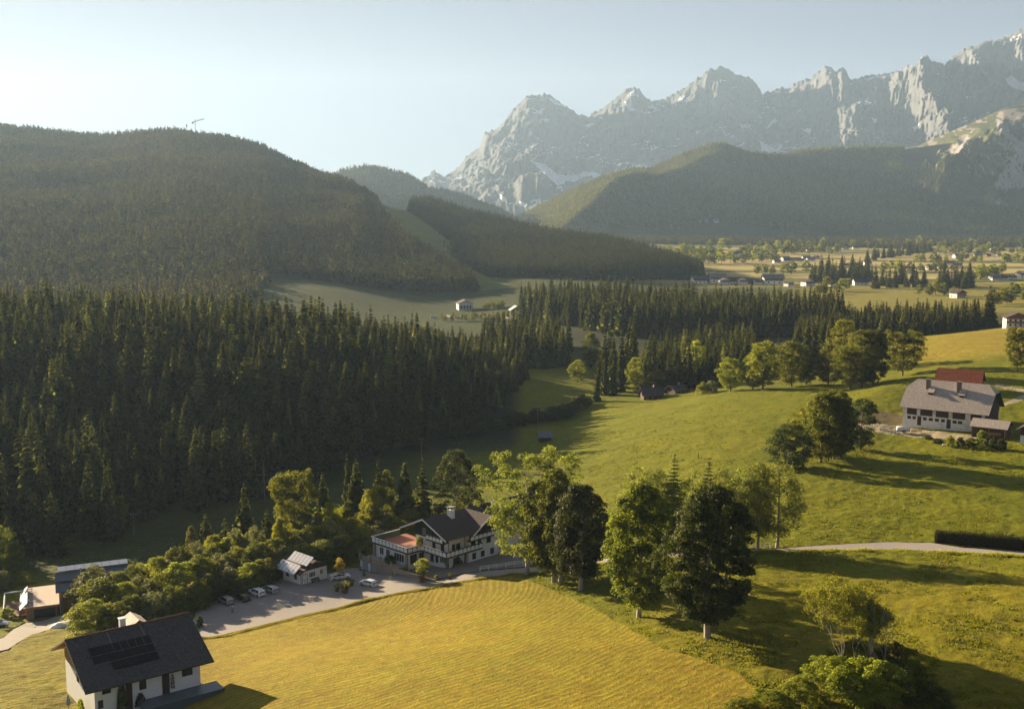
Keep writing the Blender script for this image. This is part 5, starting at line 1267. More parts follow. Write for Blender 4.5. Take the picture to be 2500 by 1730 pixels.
for y in (19,23,27,31,35,39):
    window(CH, (2.203,y,5.3), Y_, X_, 1.3, 1.4, 2, 1); window(CH, (2.203,y,1.6), Y_, X_, 1.3, 1.4, 2, 1)
MB().tube([(0.1,-0.06,-0.5),(0.1,-0.06,7.2)], .06, 6).tube([(0.05,4.9,-0.5),(0.05,4.9,7.2)], .06, 6).build('downpipe', M['frame_dark'], CH)
def CW(x, y, z=0): return CH.matrix_basis @ Vector((x, y, z))
bpy.context.view_layer.update()
def ivy(parent, origin, w, hh, n, m='leaf_dark', size=0.18, seed=1, d=X_, nrm=-Y_, name='climbing_plant'):
    r = np.random.default_rng(seed); a = r.uniform(0, 1, n); b = r.uniform(0, 1, n)**0.8; hump = np.sin(a*pi)**0.5
    pos = np.array(origin)+np.outer(a*w, np.array(d))+np.outer(b*hh*hump, [0,0,1])+np.outer(r.uniform(0.02,0.35,n), np.array(nrm))
    t1 = r.normal(size=(n,3)); t1 /= np.linalg.norm(t1,axis=1)[:,None]; t2 = np.cross(t1, r.normal(size=(n,3))); t2 /= np.linalg.norm(t2,axis=1)[:,None]
    V = np.stack([pos-t1*size*.5, pos-t2*size*.35, pos+t1*size*.5, pos+t2*size*.35], 1).reshape(-1,3)
    me = np_mesh(name, V, np.arange(len(V)).reshape(-1,4), M[m], False, {'tint': ('FLOAT','POINT', np.repeat(r.uniform(size=n),4))})
    o = link(bpy.data.objects.new(name, me)); o.parent = parent; return o
ivy(CH, (-0.9,-0.02,-0.2), 0.9, 2.6, 260, seed=4); ivy(CH, (0.02,1.0,-0.3), 3.2, 2.6, 900, seed=5, d=Y_, nrm=X_); ivy(CH, (0.02,4.6,-0.3), 1.2, 2.8, 300, seed=6, d=Y_, nrm=X_)
for nm, x, y, z, w_, hh, k, lab in (('potted_shrub',-9.2,-0.9,3.1,1.3,2.6,1,'tall leafy plant growing on the red roof terrace beside the white wall'),('bush',-12.6,-6.7,0,3.0,1.9,3,'dark round bush on the deck in front of the chalet wing windows')):
    p = CW(x, y, z); shrub(p, w_, hh, k, lab, None, 'bush', nm)
t = empty('terrace_table', CW(-9.8,-2.6,3.11), yaw+.4); MB().box(-.9,.9,-.45,.45,.70,.76).build('tabletop', M['white_paint'], t)
for a, b in ((-.8,-.35),(.75,-.35),(-.8,.3),(.75,.3)): MB().box(a,a+.06,b,b+.06,0,.7).build('leg', M['white_paint'], t)
tag(t, 'white table standing on the red roof terrace of the chalet', 'table')

# deck with garages below
GT = empty('garage_deck', CW(-20,-9.45,0), yaw); tag(GT, 'stone edged deck over two grey garage doors left of the chalet entrance', 'garage')
MB().box(0,11.6,0.3,3.6,-3.2,-0.02).box(0,0.8,0.0,0.3,-3.2,-.25).box(3.0,3.6,0,.3,-3.2,-.25).build('wall', M['white_wall'], GT); MB().box(5.9,11.6,0,.3,-3.2,-.25).build('stone_wall', M['stone'], GT)
MB().box(-.2,11.8,-.15,3.64,-.245,.03).build('deck_slab', M['stone'], GT)
for x in (0.8,3.6): MB().box(x+.01,x+2.19,.12,.2,-3.0,-.26).build('garage_door', M['garage'], GT)
b = MB()
b.box(0,11.6,-.05,.1,.75,.9)
for i in range(38): b.box(.3+i*.3,.38+i*.3,-.02,.06,.031,.75)
b.build('balustrade', M['stone'], GT)
for i, x in enumerate((0,3.8,7.6,11.4)):
    MB().box(x-.25,x+.25,-.28,.22,-.2,1.15).box(x-.32,x+.32,-.35,.29,1.153,1.27).build('stone_pillar', M['stone'], GT)
    pl = empty('flower_pot', CW(-20+x,-9.48,1.28), 0); MB().tube([(0,0,0),(0,0,.1),(0,0,.4)], [.14,.2,.28], 10).build('pot', M['stone'], pl)
    V, Fq, T, cs = crown_np(500+i, .7, .4, .35, 8, 18, .12, .2); o = link(bpy.data.objects.new('flowers', np_mesh('flowers', V, Fq, M['leaf_silver'], False, {'tint': ('FLOAT','POINT', T)}))); o.parent = pl
    tag(pl, ('flower pot on the first stone pillar, above the garages at the far left','flower pot on the second stone pillar from the left above the garages','flower pot on the third stone pillar from the left above the garages','flower pot on the last stone pillar, where deck meets car park')[i], 'flower pot', 'flower pots on the deck pillars')
# low wall with planters between the car park and the terrace
P0 = CW(-8.3,-9.5,0); P1 = G(1062,1421); LWd = empty('low_wall', P0); tag(LWd, 'low stone wall with planters between the car park and the chalet terrace', 'wall')
d = Vector((P1.x-P0.x, P1.y-P0.y, P1.z-P0.z)); n_ = Vector((-d.y, d.x, 0)).normalized()
MB().pbox(-Z_*.5, d, n_*.35, Z_*.95).pbox(n_*-.04+Z_*.453, d, n_*.43, Z_*.08).build('wall', M['stone'], LWd)
def planter(p, s, red, lab, grp, seed):
    t = empty('planter', p, seed); MB().tube([(0,0,-.1),(0,0,.1*s),(0,0,.62*s)], [.30*s,.36*s,.48*s], 12).build('barrel', M['brown_wood'], t)
    V, Fq, T, cs = crown_np(seed, 1.5*s, .9*s, .55*s, 14, 30, .17*s, .3*s); o = link(bpy.data.objects.new('plant', np_mesh('plant', V, Fq, M['leaf_light'], False, {'tint': ('FLOAT','POINT', T)}))); o.parent = t
    if red:
        V, Fq, T, cs = crown_np(seed+1, .9*s, .3*s, .6*s, 8, 16, .13*s, .22*s, lean=(.2,-.3)); o = link(bpy.data.objects.new('flowers', np_mesh('flowers', V, Fq, M['flower_red'], False, {'tint': ('FLOAT','POINT', T)}))); o.parent = t
    return tag(t, lab, 'planter', grp)
M['flower_red'] = leaf_mat('petals_red', (0.35,0.04,0.02), (0.5,0.10,0.03), (1.2,1.0,1.0), 0.3)
for i, (px, py, s, red, lab) in enumerate(((985,1399,1.0,0,'small planter on the low wall nearest the deck steps'),(1003,1405,1.0,0,'second planter along the low wall, left of the ball headed tree'),(1031,1420,1.5,1,'large planter with red flowers at the foot of the ball headed tree'),(1098,1412,.8,0,'small planter at the lane end of the terrace'),(1066,1416,.8,0,'small planter at the corner of the low wall'),
    (842,1447,1.7,1,'wooden tub with red flowers standing alone on the car park'),(823,1443,1.2,0,'dark tub with a small plant beside the red flowered tub on the car park'),(858,1430,1.1,0,'stone pot behind the white hatchback on the car park'),(889,1405,.7,0,'small pot on the ground before the garages'),(624+260-4,1392,.6,0,'tiny pot at the left garage pillar'))):
    g = G(px, py); planter(g, s, red, lab, 'planters around the car park and terrace', 520+i)
# terrace bench / table, white
t = empty('garden_table', CW(-1.4,-6.2,-.05), yaw+.3); MB().box(-1,1,-.4,.4,.68,.74).build('tabletop', M['white_paint'], t)
for a in (-.9,.8): MB().box(a,a+.09,-.38,-.3,0,.68).build('leg', M['white_paint'], t); MB().box(a,a+.09,.3,.38,0,.68).build('leg', M['white_paint'], t)
tag(t, 'white table on the paving in front of the chalet door', 'table')
# white two rail fence
a = G(1172,1393); b_ = G(1318,1372); FN = empty('picket_fence', a); tag(FN, 'white two rail fence beside the lane in front of the chalet', 'fence')
dv = Vector((b_.x-a.x, b_.y-a.y, b_.z-a.z)); L = dv.length; k = 7
for z in (.45,.85): MB().pbox(Z_*z, dv, Vector((-dv.y,dv.x,0)).normalized()*.06, Z_*.13).build('rail', M['white_paint'], FN)
for i in range(k+1):
    q = dv*i/k; MB().box(q.x-.07,q.x+.07,q.y-.12,q.y-.01,q.z-.4,q.z+1.08).build('post', M['white_paint'], FN)
a = G(1838,1338); b_ = G(1880,1337); FN = empty('picket_fence', a); tag(FN, 'short piece of white fence seen between the birch trunks', 'fence'); dv = b_-a
for z in (.5,.95): MB().pbox(Z_*z, dv, Vector((-dv.y,dv.x,0)).normalized()*.06, Z_*.13).build('rail', M['white_paint'], FN)
for i in range(4): q = dv*i/3; MB().box(q.x-.06,q.x+.06,q.y-.1,q.y-.01,q.z-.4,q.z+1.15).build('post', M['white_paint'], FN)

# ---- white hut with collectors -------------------------------------------------
HU = empty('garden_hut', (-46.1, 224.8, 21.75), radians(-43)); tag(HU, 'white hut with two rows of pale solar collectors on its roof, beside the car park', 'hut')
body_mb(-6.6, 0, 0, 7.0, -1.0, 2.75, 4.35, 'x', 3.5).build('wall', M['white_wall'], HU)
roof_part(HU, 'roof', gable(-7.3, 0.9, -0.9, 7.9, 2.6, 4.75, 'x', 3.5), 'roof_brown', 0.12, 'brown_wood')
MB().prism([(0.003,0.0,2.75),(0.003,7.0,2.75),(0.003,3.5,4.35)], (.05,0,0)).prism([(0.91,-0.95,2.45),(0.91,3.5,4.6),(0.91,3.5,4.8),(0.91,-0.95,2.7)], (.05,0,0)).prism([(0.91,7.95,2.45),(0.91,3.5,4.6),(0.91,3.5,4.8),(0.91,7.95,2.7)], (.05,0,0)).build('gable_cladding', M['dark_wood'], HU)
sl = Vector((0, 4.4, 2.15)).normalized(); nn = Vector((0, -2.15, 4.4)).normalized(); tl = Vector((0, cos(radians(38)), sin(radians(38)))); tn = Vector((0,-sin(radians(38)), cos(radians(38))))
fr = MB()
for row, (y0, z0, x0, n_) in enumerate(((-1.5, 2.5, -8.0, 6),(0.9, 4.15, -6.6, 6))):
    for i in range(n_):
        o = Vector((x0+i*1.18+.6, y0, z0)); MB().pbox(o+X_*.03, X_*1.07, tl*2.5, tn*.09).build('solar_collector', M['panel'], HU)
    fr.pbox(Vector((x0+.6, y0+.02, z0))-tn*.09+tl*.3, X_*(1.18*n_), tl*.08, tn*.08); fr.pbox(Vector((x0+.6, y0, z0))-tn*.09+tl*2.0, X_*(1.18*n_), tl*.08, tn*.08)
    for xx in (x0+.9, x0+4.1, x0+1.18*n_+.35): q = Vector((xx, y0, z0))+tl*2.2; fr.pbox(q-tn*.1, X_*.07, Y_*.07, Vector((0,0,-1.2)))
fr.build('collector_frame', M['warm_wood'], HU)
window(HU, (-4.9,-.003,1.45), X_, -Y_, .95, 1.15, 2, 2, 'frame_dark'); window(HU, (-1.9,-.003,1.4), X_, -Y_, .95, 1.15, 2, 2, 'frame_dark')
window(HU, (.003,3.0,1.65), Y_, X_, 1.7, 1.15, 4, 1); window(HU, (.003,5.5,1.65), Y_, X_, .9, 1.1, 2, 2)
for y in (1.0,): 
    dr = MB().box(.0,.07,y-.65,y+.65,-.05,2.05).build('door', M['white_paint'], HU)
    MB().box(.072,.10,y-.7,y-.62,-.1,2.1).box(.072,.10,y+.62,y+.7,-.1,2.1).box(.072,.1,y-.615,y+.615,2.02,2.1).box(.072,.1,y-.615,y+.615,.95,1.0).box(.072,.10,y-.03,y+.03,0,.945).build('door_trim', M['frame_dark'], dr)
MB().box(-.02,.06,.0,.06,-.5,2.7).build('downpipe', M['frame_dark'], HU)
t = empty('bench', HU.matrix_basis @ Vector((.9,3.3,0)), radians(-43)); MB().box(-.2,.2,-1.1,1.1,.40,.46).build('seat', M['green_wood'], t); MB().box(-.3,-.24,-1.1,1.1,.55,.9).build('backrest', M['green_wood'], t)
for y in (-.9,.85): MB().box(-.28,.18,y,y+.07,0,.4).build('leg', M['green_wood'], t)
tag(t, 'dark green bench under the windows of the white hut', 'bench')

# ---- dark roofed house, lower left --------------------------------------------
BL = empty('farmhouse', (-60.4,143.8,34.0), radians(37)); tag(BL, 'white house with large dark tiled roof and black solar panels in the lower left corner', 'house')
RZ = 4.6; sl = RZ/10.2
mb = MB(); mb.prism([(1.6,1.5,-7),(1.6,17,-7),(1.6,17,.8),(1.6,10.2,3.9),(1.6,1.5,.45)], (15.6,0,0)); mb.build('wall', M['white_wall'], BL)
MB().prism([(1.597,3.2,-.9),(1.597,17.02,-.9),(1.597,17.02,.7),(1.597,10.2,3.9),(1.597,3.2,1.15)], (-.06,0,0)).build('gable_cladding', M['warm_wood'], BL)
rf = roof_part(BL, 'roof', [((0,0,0),(18.9,0,0),(18.9,10.2,RZ),(0,10.2,RZ)),((18.9,19.0,.2),(0,19.0,.2),(0,10.2,RZ),(18.9,10.2,RZ))], 'roof_black', .25, 'warm_wood', 'dark_wood')
rt = MB()
for i in range(54): rt.tube([(i*.35,10.2,RZ+.02),(i*.35+.33,10.2,RZ+.05)], [.10,.13], 6)
rt.build('ridge_tile', M['rust'], rf)
c_ = MB().box(8.4,9.25,11.0,11.8,2.6,5.55).box(8.28,9.37,10.88,11.92,5.553,5.68).build('chimney', M['white_wall'], rf)
roof_part(BL, 'dormer_roof', [((9.6,15.2,4.0),(9.6,10.6,4.0),(11.2,10.6,5.0),(11.2,15.2,5.0)),((12.8,10.6,4.0),(12.8,15.2,4.0),(11.2,15.2,5.0),(11.2,10.6,5.0))], 'roof_grey', .12)
up = Vector((0,10.2,RZ)).normalized(); nr = Vector((0,-RZ,10.2)).normalized()
for r_ in range(3):
    for c__ in range(8):
        if r_ == 2 and c__ < 2: continue
        o = up*(8.3-r_*1.75-1.7)+X_*(2.6+c__*1.13+(r_*-.0))+nr*.06
        MB().pbox(o, X_*1.10, up*1.70, nr*.05).build('solar_panel', M['panel_dark'], rf)
e_ = MB()
for r_ in range(1,3): e_.pbox(up*(8.3-r_*1.75-.045)+X_*2.6+nr*.06, X_*9.05, up*.04, nr*.055)
for c__ in range(3,8): e_.pbox(up*(8.3-1.7)+X_*(2.6+c__*1.13-.028)+nr*.06, X_*.026, up*1.68, nr*.054)
for x in (6.0,11.0): e_.pbox(up*8.5+X_*x+nr*.01, X_*.07, up*2.5, nr*.05)
e_.build('panel_rail', M['panel_edge'], rf)
def bw(x, w, z0, z1, m, name): return MB().box(x-w/2,x+w/2,1.44,1.53,z0,z1).build(name, M[m], BL)
window(BL, (3.3,1.5,-.75), X_, -Y_, 1.25, 1.35, 1, 1, 'frame_dark'); window(BL, (15.2,1.5,-1.0), X_, -Y_, 1.6, 1.7, 1, 1, 'frame_dark')
bw(6.5,.9,-6,.2,'dark_wood','door'); bw(8.5,1.0,-2.2,.2,'dark_wood','shutter'); bw(11.9,1.1,-6,.2,'dark_wood','door'); bw(2.4,.7,-3.4,-2.2,'dark_wood','shutter')
MB().box(1.50,1.58,5.5,6.5,-2.2,-.6).build('shutter', M['dark_wood'], BL); MB().box(1.50,1.58,9.5,10.5,-2.2,-.6).build('shutter', M['dark_wood'], BL)
ivy(BL, (4.6,1.42,-4.6), 1.5, 4.8, 2400, 'leaf', .16, 11); ivy(BL, (12.6,1.42,-3.2), .5, 2.8, 240, 'leaf_dark', .16, 12); ivy(BL, (7.2,1.42,-4.5), 1.6, 2.0, 700, 'leaf_dark', .18, 13)
MB().box(7.5,19.6,-1.9,1.42,-4.1,-3.8).box(7.5,19.6,-1.9,-1.7,-7,-4.1).build('side_terrace', M['roof_metal'], BL)
ivy(BL, (.9,4,-5), 3, 2.0, 1200, 'leaf_light', .2, 14, Y_, -X_, 'flower_bed')
t = empty('parasol', BL.matrix_basis @ Vector((-.9,6,-4.6))); MB().tube([(0,0,0),(0,0,2.6)], .035, 6).build('pole', M['metal'], t); MB().tube([(0,0,.9),(0,0,1.4),(0,0,2.5)], [.22,.34,.06], 10).build('canopy', M['garage'], t)
tag(t, 'folded blue grey parasol at the left gable of the dark roofed house', 'parasol')
# white covered heap
g = G(147,1532); t = empty('covered_heap', g); V = []; mb = MB()
mb.tube([(-2.2,.1,0),(-1.4,0,.15),(-.4,.1,.25),(.4,0,.3),(1.3,.1,.1),(2.2,0,0)], [.05,.55,.95,.8,.55,.05], 9); o = mb.build('tarpaulin', M['white_paint'], t, True)
tag(t, 'heap under white sheet on the grass behind the dark roofed house', 'heap')

# ---- flat roofed wooden house, left edge ----------------------------------------
c00 = Wz(57.6,1485,20.1); c10 = Wz(127,1471,20.1); c01 = Wz(42,1431,20.1)
ya = atan2(c10.y-c00.y, c10.x-c00.x); MH = empty('wooden_house', (c00.x, c00.y, 17.4), radians(24)); tag(MH, 'modern wooden house with pale flat roof wing and dark metal roof at the left edge', 'house')
MB().box(.4,6.4,.5,13,-1.5,2.35).build('wing_wall', M['warm_wood'], MH); MB().box(0,6.9,0,13.6,2.36,2.72).build('flat_roof', M['roof_flat'], MH)
MB().box(-.05,6.95,-.06,.0,2.3,2.75).box(-.08,-.001,0,13.6,2.3,2.75).build('fascia', M['warm_wood'], MH)
window(MH, (4.0,.5,1.0), X_, -Y_, 4.2, 2.0, 3, 1, 'frame_dark'); MB().box(1.1,1.7,.44,.5,-.4,2.3).build('panel_cladding', M['plank_grey'], MH)
tl2 = Vector((.72,0,.69)).normalized()
for y0 in (1.0,6.9):
    MB().pbox(Vector((-.75,y0,2.0)), tl2*2.1, Y_*5.5, Vector((-.69,0,.72))*.1).build('solar_collector', M['panel'], MH)
fr = MB()
for i in range(8):
    y = 1.2+i*1.6; fr.tube([(.75,y,3.4),(1.6,y,3.4)], .04, 4).tube([(1.6,y,3.4),(1.6,y,2.73)], .04, 4).tube([(.1,y,2.74),(1.6,y,2.74)], .04, 4)
fr.build('collector_frame', M['metal_dark'], MH)
MB().box(7.2,21,2.4,10.4,-2,5.5).build('wall', M['warm_wood'], MH)
roof_part(MH, 'roof', [((6.3,0.6,5.0),(21.6,.6,5.0),(21.6,3.6,6.25),(6.3,3.6,6.25)),((6.3,3.2,6.5),(21.6,3.2,6.5),(21.6,6.2,7.75),(6.3,6.2,7.75)),((21.6,11,5.6),(6.3,11,5.6),(6.3,6.2,7.75),(21.6,6.2,7.75))], 'roof_metal', .16, 'warm_wood', 'metal_dark')
for i in range(8): MB().pbox((6.9+i*1.8,5.7,7.95), X_*1.74, Vector((0,2.3,.35)), Vector((0,-.03,.09))).build('solar_collector', M['panel'], MH)
MB().tube([(11.5,4.4,6.8),(11.5,4.4,8.6)], .14, 8).tube([(11.5,4.4,8.62),(11.5,4.4,8.8)], .22, 8).build('chimney', M['metal'], MH)
window(MH, (9.6,2.4,3.4), X_, -Y_, 1.8, 1.8, 1, 1, 'frame_dark'); window(MH, (14,2.4,3.4), X_, -Y_, 1.8, 1.8, 1, 1, 'frame_dark')
MB().box(6.95,7.15,.6,2.4,-1,5.0).box(7.4,7.5,.7,.8,-1,5).build('porch_post', M['concrete'], MH)
MB().box(-3.6,0.35,3,13.4,-1.2,.25).build('side_deck', M['brown_wood'], MH)
pg = MB().box(-4.0,.3,13.2,13.4,2.2,2.4).box(-4.0,-3.8,2.6,13.2,2.2,2.4).box(-4.0,-3.8,13.2,13.4,-1,2.2).box(-4.0,-3.8,2.6,2.8,-1,2.2).build('pergola', M['white_paint'], MH)
g = G(68,1530); MB().box(-1.3,1.3,-.9,.9,-.1,.12).build('x', M['concrete']).name = 'stone_slab'
o = bpy.data.objects['stone_slab']; o.location = g; o.rotation_euler = (0,0,.5); tag(o, 'pale stone slab on the grass by the wooden house door', 'slab')

# ---- big barn and its neighbours -----------------------------------------------
BN = empty('barn', (125.8,341.5,41.0), radians(-37)); tag(BN, 'long old barn with weathered grey half hipped roof and white pillared wall', 'barn')
W2 = 21.0; RZ = 8.2; YR = 10.5
mb = MB(); mb.prism([(1.0,1.2,-9),(1.0,W2-1.2,-9),(1.0,W2-1.2,.6),(1.0,13.5,5.0),(1.0,7.5,5.0),(1.0,1.2,.6)], (25.0,0,0)); mb.build('wall', M['old_wall'], BN)
MB().prism([(26.003,1.3,-1.2),(26.003,W2-1.3,-1.2),(26.003,W2-1.3,.6),(26.003,13.5,5.4),(26.003,7.5,5.4),(26.003,1.3,.6)], (.07,0,0)).box(26.003,26.06,1.6,19,-6,-1.21).build('gable_boarding', M['dark_wood'], BN)
hx = 2.6; zh = 5.7; yh = YR*zh/RZ
rf = roof_part(BN, 'roof', [((0,0,0),(27.4,0,0),(27.4,yh,zh),(0,yh,zh)),((0,yh,zh),(27.4,yh,zh),(27.4-hx,YR,RZ),(hx,YR,RZ)),((27.4,W2,0),(0,W2,0),(0,W2-yh,zh),(27.4,W2-yh,zh)),((27.4,W2-yh,zh),(0,W2-yh,zh),(hx,YR,RZ),(27.4-hx,YR,RZ)),
    ((27.4,yh,zh),(27.4,W2-yh,zh),(27.4-hx,YR,RZ)),((0,W2-yh,zh),(0,yh,zh),(hx,YR,RZ))], 'roof_grey', .2, 'dark_wood', 'plank_grey')
for x in (6.8,16.4):
    MB().box(x-.6,x+.6,7.0,8.2,4.6,8.6).box(x-.85,x+.85,6.8,8.4,8.603,8.8).build('chimney', M['plank_grey'], rf)
    y0, z0 = 5.2, 5.2*RZ/YR; dm = MB(); dm.prism([(x+.7,y0,z0-.1),(x+2.1,y0,z0-.1),(x+2.1,y0,z0+.7),(x+.7,y0,z0+.7)], (0,2.0,.8)); dm.build('dormer', M['dark_wood'], rf)
    roof_part(BN, 'dormer_roof', [((x+.4,y0-.5,z0+.75),(x+2.5,y0-.5,z0+.75),(x+2.5,y0+2.6,z0+2.25),(x+.4,y0+2.6,z0+2.25))], 'roof_grey', .1)
xb = lambda cx: (cx-300)/1435*27.2
for a, b2 in ((420,580),(640,840),(895,1100),(1165,1365),(1450,1620)): MB().box(xb(a),xb(b2),1.13,1.22,-2.3,.3).build('boarded_opening', M['dark_wood'], BN)
for a, b2 in ((430,490),(515,570),(690,750),(785,850),(885,950),(985,1045),(1170,1235),(1255,1325)): window(BN, ((xb(a)+xb(b2))/2,1.2,-3.3), X_, -Y_, xb(b2)-xb(a), .95, 2, 1, 'frame_dark')
for a, b2 in ((597,660),(1075,1140)): MB().box(xb(a),xb(b2),1.12,1.22,-5.6,-2.7).build('door', M['dark_wood'], BN)
# small shed with low roof in front of the barn
e0 = Wz(2366,1039,38.2); e1 = Wz(2449,1050,38.2)
SH = empty('shed', (e0.x, e0.y, 38.2), radians(-37)); L = 11.0; tag(SH, 'small open shed with pale roof in front of the barn corner', 'shed')
roof_part(SH, 'roof', [((0,0,0),(L,0,0),(L,4.2,2.0),(0,4.2,2.0)),((L,8.4,0),(0,8.4,0),(0,4.2,2.0),(L,4.2,2.0))], 'roof_grey', .14, 'dark_wood', 'plank_grey')
MB().prism([(.6,1.0,-6),(.6,7.6,-6),(.6,7.6,.1),(.6,4.2,1.75),(.6,1.0,.1)], (L-1.2,0,0)).build('wall', M['dark_wood'], SH)
MB().box(.65,.8,.55,.7,-4.5,.3).box(L-.9,L-.75,.55,.7,-4.5,.3).box(L/2,L/2+.15,.55,.7,-4.5,.3).build('post', M['warm_wood'], SH); MB().box(4.5,9,.3,.95,-2.2,-1.3).build('wall_boards', M['brown_wood'], SH)
MB().box(L-2.6,L-.2,.2,1.0,-7,-3.6).build('plinth', M['white_wall'], SH)
# red roofed barn behind
r0 = Wz(2289,897,47.2); r1 = Wz(2402.6,904.3,47.2); RB = empty('red_barn', (r0.x, r0.y, 47.2), atan2(r1.y-r0.y, r1.x-r0.x)); LR = hypot(r1.x-r0.x, r1.y-r0.y)
tag(RB, 'barn with bright red tiled roof behind the big grey barn', 'barn')
roof_part(RB, 'roof', [((-.3,-6,-4.6),(LR+.3,-6,-4.6),(LR,0,0),(0,0,0)),((LR+.3,6,-4.6),(-.3,6,-4.6),(0,0,0),(LR,0,0))], 'roof_red', .18, 'dark_wood')
MB().prism([(.6,-5.2,-11),(.6,5.2,-11),(.6,5.2,-4.3),(.6,0,-.35),(.6,-5.2,-4.3)], (LR-1.2,0,0)).build('wall', M['dark_wood'], RB)
# house at the right frame edge
EH = empty('farmhouse', Wz(2486,1090,34.6), radians(-37)); tag(EH, 'white walled farmhouse with dark roof cut by the right edge beside the barn', 'house')
body_mb(0,12,2,16,-3,5.2,9,'y').build('wall', M['white_wall'], EH); MB().prism([(-.003,1.99,3.2),(12.003,1.99,3.2),(12.003,1.99,5.2),(6,1.99,8.9),(-.003,1.99,5.2)], (0,-.08,0)).build('gable_boarding', M['dark_wood'], EH)
roof_part(EH, 'roof', gable(-1.2,13.2,.4,17.4,4.8,9.2,'y'), 'roof_brown', .2, 'dark_wood'); window(EH, (2.6,2,1.3), X_, -Y_, 1.0, 1.3, 2, 1, 'frame_dark'); window(EH, (6,2,1.3), X_, -Y_, 1.0, 1.3, 2, 1, 'frame_dark')
# tanker trailer and rusty implement
def wheel(parent, p, r, w, axis=Y_):
    o = MB().tube([Vector(p)-axis*w/2, Vector(p)+axis*w/2], r, 16).build('wheel', M['rubber'], parent); MB().tube([Vector(p)-axis*(w/2+.02), Vector(p)+axis*(w/2+.02)], r*.55, 12).build('rim', M['metal'], o); return o
t = empty('slurry_tanker', G(2205,1056), radians(-8)); tag(t, 'pale cylindrical tank trailer parked on the yard below the barn', 'trailer')
MB().tube([(-2.1,0,1.35),(-2.0,0,1.35),(1.9,0,1.35),(2.0,0,1.35)], [.4,.72,.72,.4], 18).build('tank', M['white_paint'], t, True); MB().box(-2.6,2.0,-.35,.35,.5,.65).box(-4.0,-2.6,-.05,.05,.5,.62).build('chassis', M['metal_dark'], t)
wheel(t, (.1,-.85,.5), .5, .3); wheel(t, (.1,.85,.5), .5, .3)
t = empty('hay_rake', G(2238,1056), .3); tag(t, 'rusty brown farm implement beside the pale tank trailer', 'farm implement'); mb = MB()
for k in range(4):
    a0 = k*1.1-1.6
    mb.tube([(a0+.55*cos(a), .1*k, .6+.55*sin(a)) for a in np.linspace(0, 2*pi, 11)], .05, 5, cap=False)
    for a in np.linspace(0, pi, 4)[:-1]: mb.tube([(a0+.55*cos(a), .1*k, .6+.55*sin(a)), (a0-.55*cos(a), .1*k, .6-.55*sin(a))], .03, 4)
mb.build('rake_wheels', M['rust'], t); MB().tube([(-2,.2,.6),(2,.4,.6)], .07, 6).tube([(0,.3,.6),(.2,-1.2,.5)], .06, 6).build('frame', M['rust'], t)
a = G(2148,1050); b_ = G(2200,1062); t = empty('board_edge', a); tag(t, 'pale board edging along the yard below the barn', 'fence'); dv = b_-a; MB().pbox(-Z_*.3, dv, Vector((-dv.y,dv.x,0)).normalized()*.15, Z_*.95).build('boards', M['concrete'], t)
for i in range(7): q = dv*i/6; MB().box(q.x-.06,q.x+.06,q.y-.12,q.y-.03,q.z-.3,q.z+.8).build('post', M['plank_grey'], t)
t = empty('trough', G(2312,1088), -.2); MB().box(-1.3,1.3,-.25,.25,.2,.5).build('basin', M['white_paint'], t); MB().box(-1,-.9,-.2,.2,-.1,.2).box(.9,1,-.2,.2,-.1,.2).build('leg', M['plank_grey'], t)
tag(t, 'pale narrow trough on the grass bank below the shed', 'trough')

# ---- huts and dark chalets --------------------------------------------------------
FH = empty('field_hut', G(1330,1076), radians(3)); tag(FH, 'small weathered wooden hut alone in the shaded meadow', 'hut')
MB().prism([(-2.4,-2,-1),(-2.4,2,-1),(-2.4,2,2.2),(-2.4,0,3.6),(-2.4,-2,2.2)], (4.8,0,0)).build('wall', M['dark_wood'], FH); roof_part(FH, 'roof', gable(-3,3.1,-2.9,2.9,1.85,3.95,'x'), 'roof_slate', .12, 'dark_wood')
def cabin(px, py, w, d_, ze, zr, yaw_, lab, wm, rm, D=None):
    g = (G(px, py) if D is None else PD(px, D))-Vector((0,0,1.6)); t = empty('cabin', g, yaw_); tag(t, lab, 'chalet')
    body_mb(-w/2,w/2,0,d_,-2,ze,zr-.25,'x').build('wall', M[wm], t); roof_part(t, 'roof', gable(-w/2-.9,w/2+.9,-1.2,d_+1.2,ze-.35,zr,'x'), rm, .16, 'dark_wood')
    for x in (-w*.3,0,w*.3): window(t, (x,0,1.6), X_, -Y_, 1.0, 1.1, 2, 1)
    MB().box(-w/2,w/2,-1.1,-.02,2.6,2.75).box(-w/2,w/2,-1.1,-1.03,2.76,3.6).build('balcony', M['brown_wood'], t)
    MB().box(1,1.7,d_*.45,d_*.55+.3,zr-1,zr+.9).build('chimney', M['stone'], t); return t
cabin(1598,992,8.5,7,3.6,6.6,.1,'dark wooden chalet with grey roof tucked below the meadow crest','dark_wood','roof_black', 486)  # both cabin roofs use near-black tiles, tree shade put into the colour
cabin(1668,975,6.5,7,2.8,5.0,.5,'brown chalet with bluish roof, half hidden right of the darker chalet','dark_wood','roof_black', 494)
